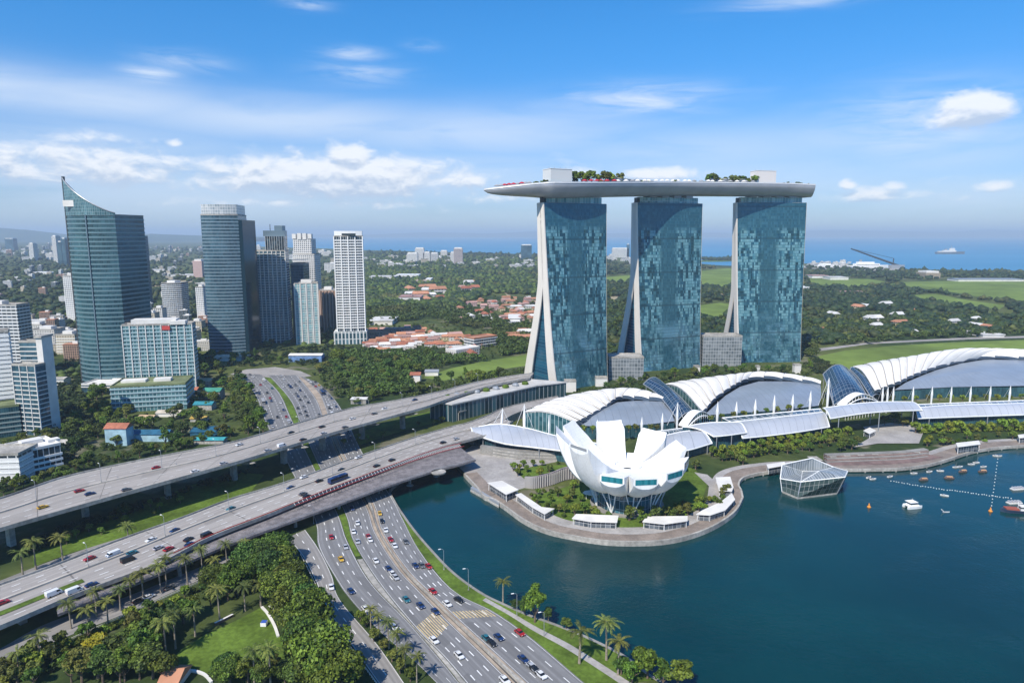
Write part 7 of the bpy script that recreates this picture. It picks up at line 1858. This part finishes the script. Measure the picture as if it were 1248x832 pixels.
def car_proto(cname, kind):
    m_ = pbr('car_paint_'+cname.replace(' ', '_'), CARC[cname], .28, .1, spec=.6); r = thing('car' if kind != 'van' and kind != 'bus' else kind, '', 'car' if kind not in ('van', 'bus') else kind)
    if kind == 'car':
        b = MB(); ext(b, [(-2.15, .35), (2.15, .35), (2.2, .6), (2.05, .82), (1.05, .95), (-1.75, 1.0), (-2.15, .9), (-2.2, .6)], 1.8); 
        ext(b, [(.30, 1.36), (.45, 1.43), (-1.0, 1.43), (-1.15, 1.36)][::-1], 1.34)
        g = MB(); ext(g, [(1.1, .93), (.38, 1.38), (-1.1, 1.38), (-1.85, .97)], 1.62, 1.36, 1.0); X = (1.35, -1.35); front, rear = 2.17, -2.18
    elif kind == 'van':
        b = MB(); ext(b, [(-2.6, .4), (2.5, .4), (2.6, .8), (2.45, 1.15), (1.9, 1.25), (1.5, 2.1), (-2.5, 2.15), (-2.6, 1.9)], 1.95)
        g = MB(); ext(g, [(2.0, 1.26), (1.55, 1.95), (.6, 1.95), (.6, 1.26)], 1.99); X = (1.6, -1.6); front, rear = 2.57, -2.6
    else:
        b = MB(); ext(b, [(-5.8, .45), (5.8, .45), (5.9, 1.0), (5.8, 3.0), (-5.8, 3.05), (-5.9, 1.0)], 2.5); b.box((-2, 0, 3.2), (2.5, 1.6, .3)); b.box((2.5, 0, 3.2), (2.5, 1.6, .3))
        g = MB(); ext(g, [(-5.6, 1.4), (5.93, 1.35), (5.86, 2.6), (-5.6, 2.6)], 2.54); X = (3.8, -3.6); front, rear = 5.88, -5.88
    obj('body', b, m_, r); obj('window', g, M_CGLASS, r); hw = .82 if kind == 'car' else (.9 if kind == 'van' else 1.15)
    for x in X:
        for y in (-hw, hw): o = obj('wheel', None, None, r, mesh=WHM); o.location = (x, y, .33)
    for y in (-.6, .6): o = obj('headlight', None, None, r, mesh=HLM); o.location = (front, y, .68)
    for y in (-.6, .6): o = obj('tail_light', None, None, r, mesh=TLM); o.location = (rear, y, .72)
    return Proto(r)
CP_ = {}
CW = ['white']*7+['silver']*4+['black']*5+['grey']*4+['dark blue']*4+['red']*2+['yellow']+['teal']
CNT = {}
def cars(S, lanes, n, where, seed, d0=0.0, d1=1.0, dz=.06, flip=lambda k: 0, mind=13, wset=None, t0=0.0, t1=1.0, occ=None):
    rs = random.Random(seed); used = [] if occ is None else occ; tries = 0; c = 0
    while c < n and tries < n*40:
        tries += 1; k = rs.randrange(lanes); d = S.L*(d0+(d1-d0)*rs.random())
        if any(k == q and abs(d-e) < mind for q, e in used): continue
        used.append((k, d)); cn = rs.choice(wset or CW); kind = rs.choices(('car', 'van', 'bus'), (20, 2, .5))[0]
        if kind != 'car': cn = rs.choice(('white', 'silver', 'dark blue'))
        place(S, d, t0+(t1-t0)*(k+.5)/lanes, cn, kind, where, dz, flip(k)); c += 1
def place(S, d, t, cn, kind, where, dz=.06, fl=0):
    if (cn, kind) not in CP_: CP_[(cn, kind)] = car_proto(cn, kind)
    p = S.p(d, t); queue(CP_[(cn, kind)].put((p.x, p.y, p.z+dz), S.dir(d, t)+(math.pi if fl else 0), None, (1.12, 1.12, 1.12)), f'{cn} {kind} on the {where}', 'vehicles on the '+where)
def find_dt(S, u, v, z):
    g = G(u, v, z); best = None
    for i in range(1, 300):
        d = S.L*i/300; a, b = S.p(d, 0), S.p(d, 1); e = b-a; t = (g-a).dot(e)/e.dot(e); q = a+e*t; r_ = (q-g).length
        if best is None or r_ < best[0]: best = (r_, d, t)
    return best[1], min(max(best[2], .06), .94)
# cars seen singly on the expressway, by their places in the photograph
occ = {'C1': [], 'C2': [], 'C3': []}
for S, nm, lst in ((C2, 'middle carriageway of the waterside expressway', [(427, 619, 'dark blue'), (437, 637, 'white'), (431, 648, 'white'), (448, 653, 'red'), (454, 658, 'white'), (457, 683, 'white'), (470, 692, 'dark blue'), (475, 698, 'white'), (483, 703, 'silver'), (497, 729, 'teal'), (515, 737, 'dark blue'), (527, 747, 'dark blue'), (531, 777, 'white'), (560, 800, 'white'), (610, 829, 'white'), (420, 655, 'silver')]),
                   (C3, 'bayside carriageway of the waterside expressway', [(463, 626, 'yellow'), (463, 636, 'black'), (471, 644, 'white'), (477, 656, 'red'), (481, 664, 'white'), (496, 658, 'grey'), (505, 691, 'dark blue'), (514, 689, 'grey'), (526, 686, 'red'), (531, 720, 'red'), (546, 734, 'white'), (561, 731, 'black'), (593, 778, 'teal'), (602, 781, 'black'), (615, 776, 'dark blue'), (628, 772, 'red'), (632, 803, 'dark blue'), (644, 812, 'silver'), (660, 816, 'black'), (667, 823, 'white')]),
                   (C1, 'inland carriageway of the waterside expressway', [(400, 655, 'red'), (421, 667, 'silver'), (421, 679, 'yellow'), (420, 718, 'dark blue'), (459, 752, 'dark blue'), (447, 742, 'white'), (490, 768, 'white')]),
                   (FR, 'quiet frontage street', [(402, 716, 'white')])):
    for u, v, c in lst:
        d, t = find_dt(S, u, v, S.A[0].z+.7); nl = {C1: 3, C2: 4, C3: 4, FR: 2}[S]
        t = (min(int(t*nl), nl-1)+.5)/nl; place(S, d, t, c, 'car', nm, .06, 0)
# between and beyond the bridges
for S, nm, l_, n, sd in ((C1, 'left sunken carriageway beyond the viaduct', 3, 22, 101), (C2, 'middle sunken carriageway beyond the viaduct', 4, 26, 102), (C3, 'right sunken carriageway beyond the viaduct', 2, 22, 103)):
    cars(S, l_, n, nm, sd, .01, .44, mind=9)
# viaduct
for u, v, c, k in ((98, 600, 'red', 'car'), (110, 603, 'dark blue', 'car'), (153, 598, 'grey', 'car'), (236, 575, 'white', 'car'), (190, 570, 'red', 'car'), (52, 620, 'yellow', 'car'), (352, 530, 'black', 'car'), (370, 534, 'black', 'car'), (325, 549, 'silver', 'car'), (345, 542, 'white', 'van'), (391, 521, 'black', 'car'), (396, 526, 'silver', 'car'), (430, 510, 'white', 'car'), (470, 497, 'white', 'car'), (505, 487, 'dark blue', 'car'), (455, 505, 'grey', 'car'), (420, 520, 'grey', 'car'), (292, 541, 'white', 'car'), (270, 566, 'silver', 'car')):
    d, t = find_dt(VA, u, v, 20.7); t = (min(int(t*6), 5)+.5)/6; place(VA, d, t, c, k, 'tall viaduct', .1, t < .5)
for u, v, c, k in ((66, 720, 'white', 'van'), (88, 719, 'white', 'van'), (113, 715, 'dark blue', 'car'), (137, 674, 'white', 'van'), (156, 682, 'black', 'van'), (107, 680, 'red', 'car'), (183, 656, 'white', 'car'), (215, 646, 'dark blue', 'car'), (229, 655, 'black', 'car'), (209, 670, 'red', 'car'), (233, 665, 'dark blue', 'car'), (282, 620, 'teal', 'car'), (253, 653, 'black', 'van'), (353, 594, 'dark blue', 'car'), (385, 586, 'black', 'car'), (371, 581, 'white', 'car'), (422, 572, 'black', 'car'), (417, 585, 'dark blue', 'bus'), (393, 606, 'black', 'car'), (365, 601, 'grey', 'car'), (463, 567, 'black', 'car'), (482, 560, 'black', 'car'), (441, 557, 'white', 'car'), (540, 539, 'black', 'car'), (555, 534, 'silver', 'car'), (2, 732, 'red', 'car'), (160, 674, 'teal', 'car'), (192, 668, 'silver', 'car')):
    d, t = find_dt(VB, u, v, 12.2); t = (min(int(t*7), 6)+.5)/7; place(VB, d, t, c, k, 'lower road bridge', .1, t < .45)
for u, v, c in ((182, 728, 'white'), (206, 717, 'grey'), (170, 733, 'black')):
    d, t = find_dt(SS, u, v, RZ+.7); place(SS, d, .3 if t < .5 else .7, c, 'car', 'surface street', .06, 0)
# small things on the park lawn
r = thing('lawn_kiosk', 'small blue topped white kiosk standing on the park lawn', 'kiosk', tuple(G(322, 760)))
c = G(322, 762); mb = MB(); mb.box((c.x, c.y, LZ+1), (2.2, 2.2, 1.5)); obj('body', mb, M_WHITE, r); mb = MB(); mb.box((c.x, c.y, LZ+1.75), (2.0, 2.0, .25)); obj('blue_top', mb, pbr('kiosk_blue', (.04, .10, .40), .5), r)
def pathwall(name, label, pts, w, h, mat):
    P = px_line([(u, v, LZ) for u, v in pts], 24); r = thing(name, label, 'wall', tuple(P[12])); A, B = offset_line(P, -w/2), offset_line(P, w/2)
    mb = MB(); rows = [[a-V(0, 0, .3), a+V(0, 0, h), b+V(0, 0, h), b-V(0, 0, .3)] for a, b in zip(A, B)]; mb.grid(rows, True); mb.face(rows[0]); mb.face(rows[-1][::-1]); obj('wall', mb, mat, r)
    mb = MB(); mb.grid([[a+V(0, 0, h+.02), b+V(0, 0, h+.02)] for a, b in zip(offset_line(P, -w/2-.1), offset_line(P, w/2+.1))]); obj('coping', mb, M_OFFW, r)
pathwall('garden_wall', 'pale curved kerb wall at the inner edge of the park lawn', [(319, 740), (326, 748), (334, 762), (339, 776)], .9, .6, M_OFFW)
pathwall('garden_wall', 'short pale kerb wall among trees beside the park lawn', [(328, 738), (338, 744)], .7, .5, M_OFFW)
pathwall('garden_wall', 'brown retaining wall along the upper side of the park lawn', [(262, 762), (272, 757), (284, 751)], .7, 1.2, pbr('brown_brick', (.18, .10, .07), .8))
pathwall('garden_wall', 'white curved wall at the near end of the park lawn', [(213, 820), (232, 818), (248, 822), (258, 832)], .8, .7, M_OFFW)
gable('pavilion', 'orange tiled pavilion roof poking in at the near edge of the park', 194, 216, 842, 833, M_OFFW, M_TILE2, 10, 2.5)
def fence_line(label, pts):
    P = px_line([(u, v, LZ) for u, v in pts], 40); r = thing('roadside_fence', label, 'fence', tuple(P[20]))
    mb = MB(); mb.tube([p+V(0, 0, 1.0) for p in P], .09, 4); mb.tube([p+V(0, 0, .55) for p in P], .09, 4); obj('rail', mb, M_OFFW, r)
    mb = MB()
    for p in P: mb.tube([p, p+V(0, 0, 1.05)], .10, 4)
    obj('post', mb, M_OFFW, r)
fence_line('white rail fence between the frontage street and the park trees', [(366, 676), (384, 712), (400, 750), (420, 780), (446, 816), (462, 838)])
fence_line('white rail fence along the near side of the surface street', [(0, 822), (60, 792), (150, 752), (235, 714), (300, 684)])
# pale smoke like fountain and the shed by the highway
r = thing('transformer_shed', 'small grey roadside shed by the wooded hill above the highway', 'shed', tuple(G(438, 490)))
c = G(438, 491); mb = MB(); mb.box((c.x, c.y, 4), (14, 8, 5)); obj('wall', mb, M_CONC, r); mb = MB(); mb.box((c.x, c.y, 6.7), (15, 9, .5)); obj('roof', mb, M_OFFW, r)

# ================================================================== labels: every repeat gets its own place in its row
ONES = ['first', 'second', 'third', 'fourth', 'fifth', 'sixth', 'seventh', 'eighth', 'ninth', 'tenth', 'eleventh', 'twelfth', 'thirteenth', 'fourteenth', 'fifteenth', 'sixteenth', 'seventeenth', 'eighteenth', 'nineteenth']
TENS = {20: ('twentieth', 'twenty'), 30: ('thirtieth', 'thirty'), 40: ('fortieth', 'forty'), 50: ('fiftieth', 'fifty'), 60: ('sixtieth', 'sixty'), 70: ('seventieth', 'seventy'), 80: ('eightieth', 'eighty'), 90: ('ninetieth', 'ninety')}
def ordinal(n):
    if n <= 19: return ONES[n-1]
    t, o = n//10*10, n % 10
    return TENS[t][0] if o == 0 else TENS[t][1]+'-'+ONES[o-1]
byp = {}
for o, ph in LABELQ: byp.setdefault(ph, []).append(o)
for ph, lst in byp.items():
    lst.sort(key=lambda o: proj(o.location)[0]); n = len(lst)
    for i, o in enumerate(lst):
        if n == 1: o['label'] = ph
        else: o['label'] = ph+', '+('leftmost one' if i == 0 else 'rightmost one' if i == n-1 else ordinal(i+1)+' from left')
DOOM = []
for o in list(SC.objects):
    if o.parent is None and o.type in ('MESH', 'EMPTY') and not o.get('kind') and not o.get('label'):
        DOOM.extend([o]+list(o.children_recursive))
for o in DOOM: bpy.data.objects.remove(o)
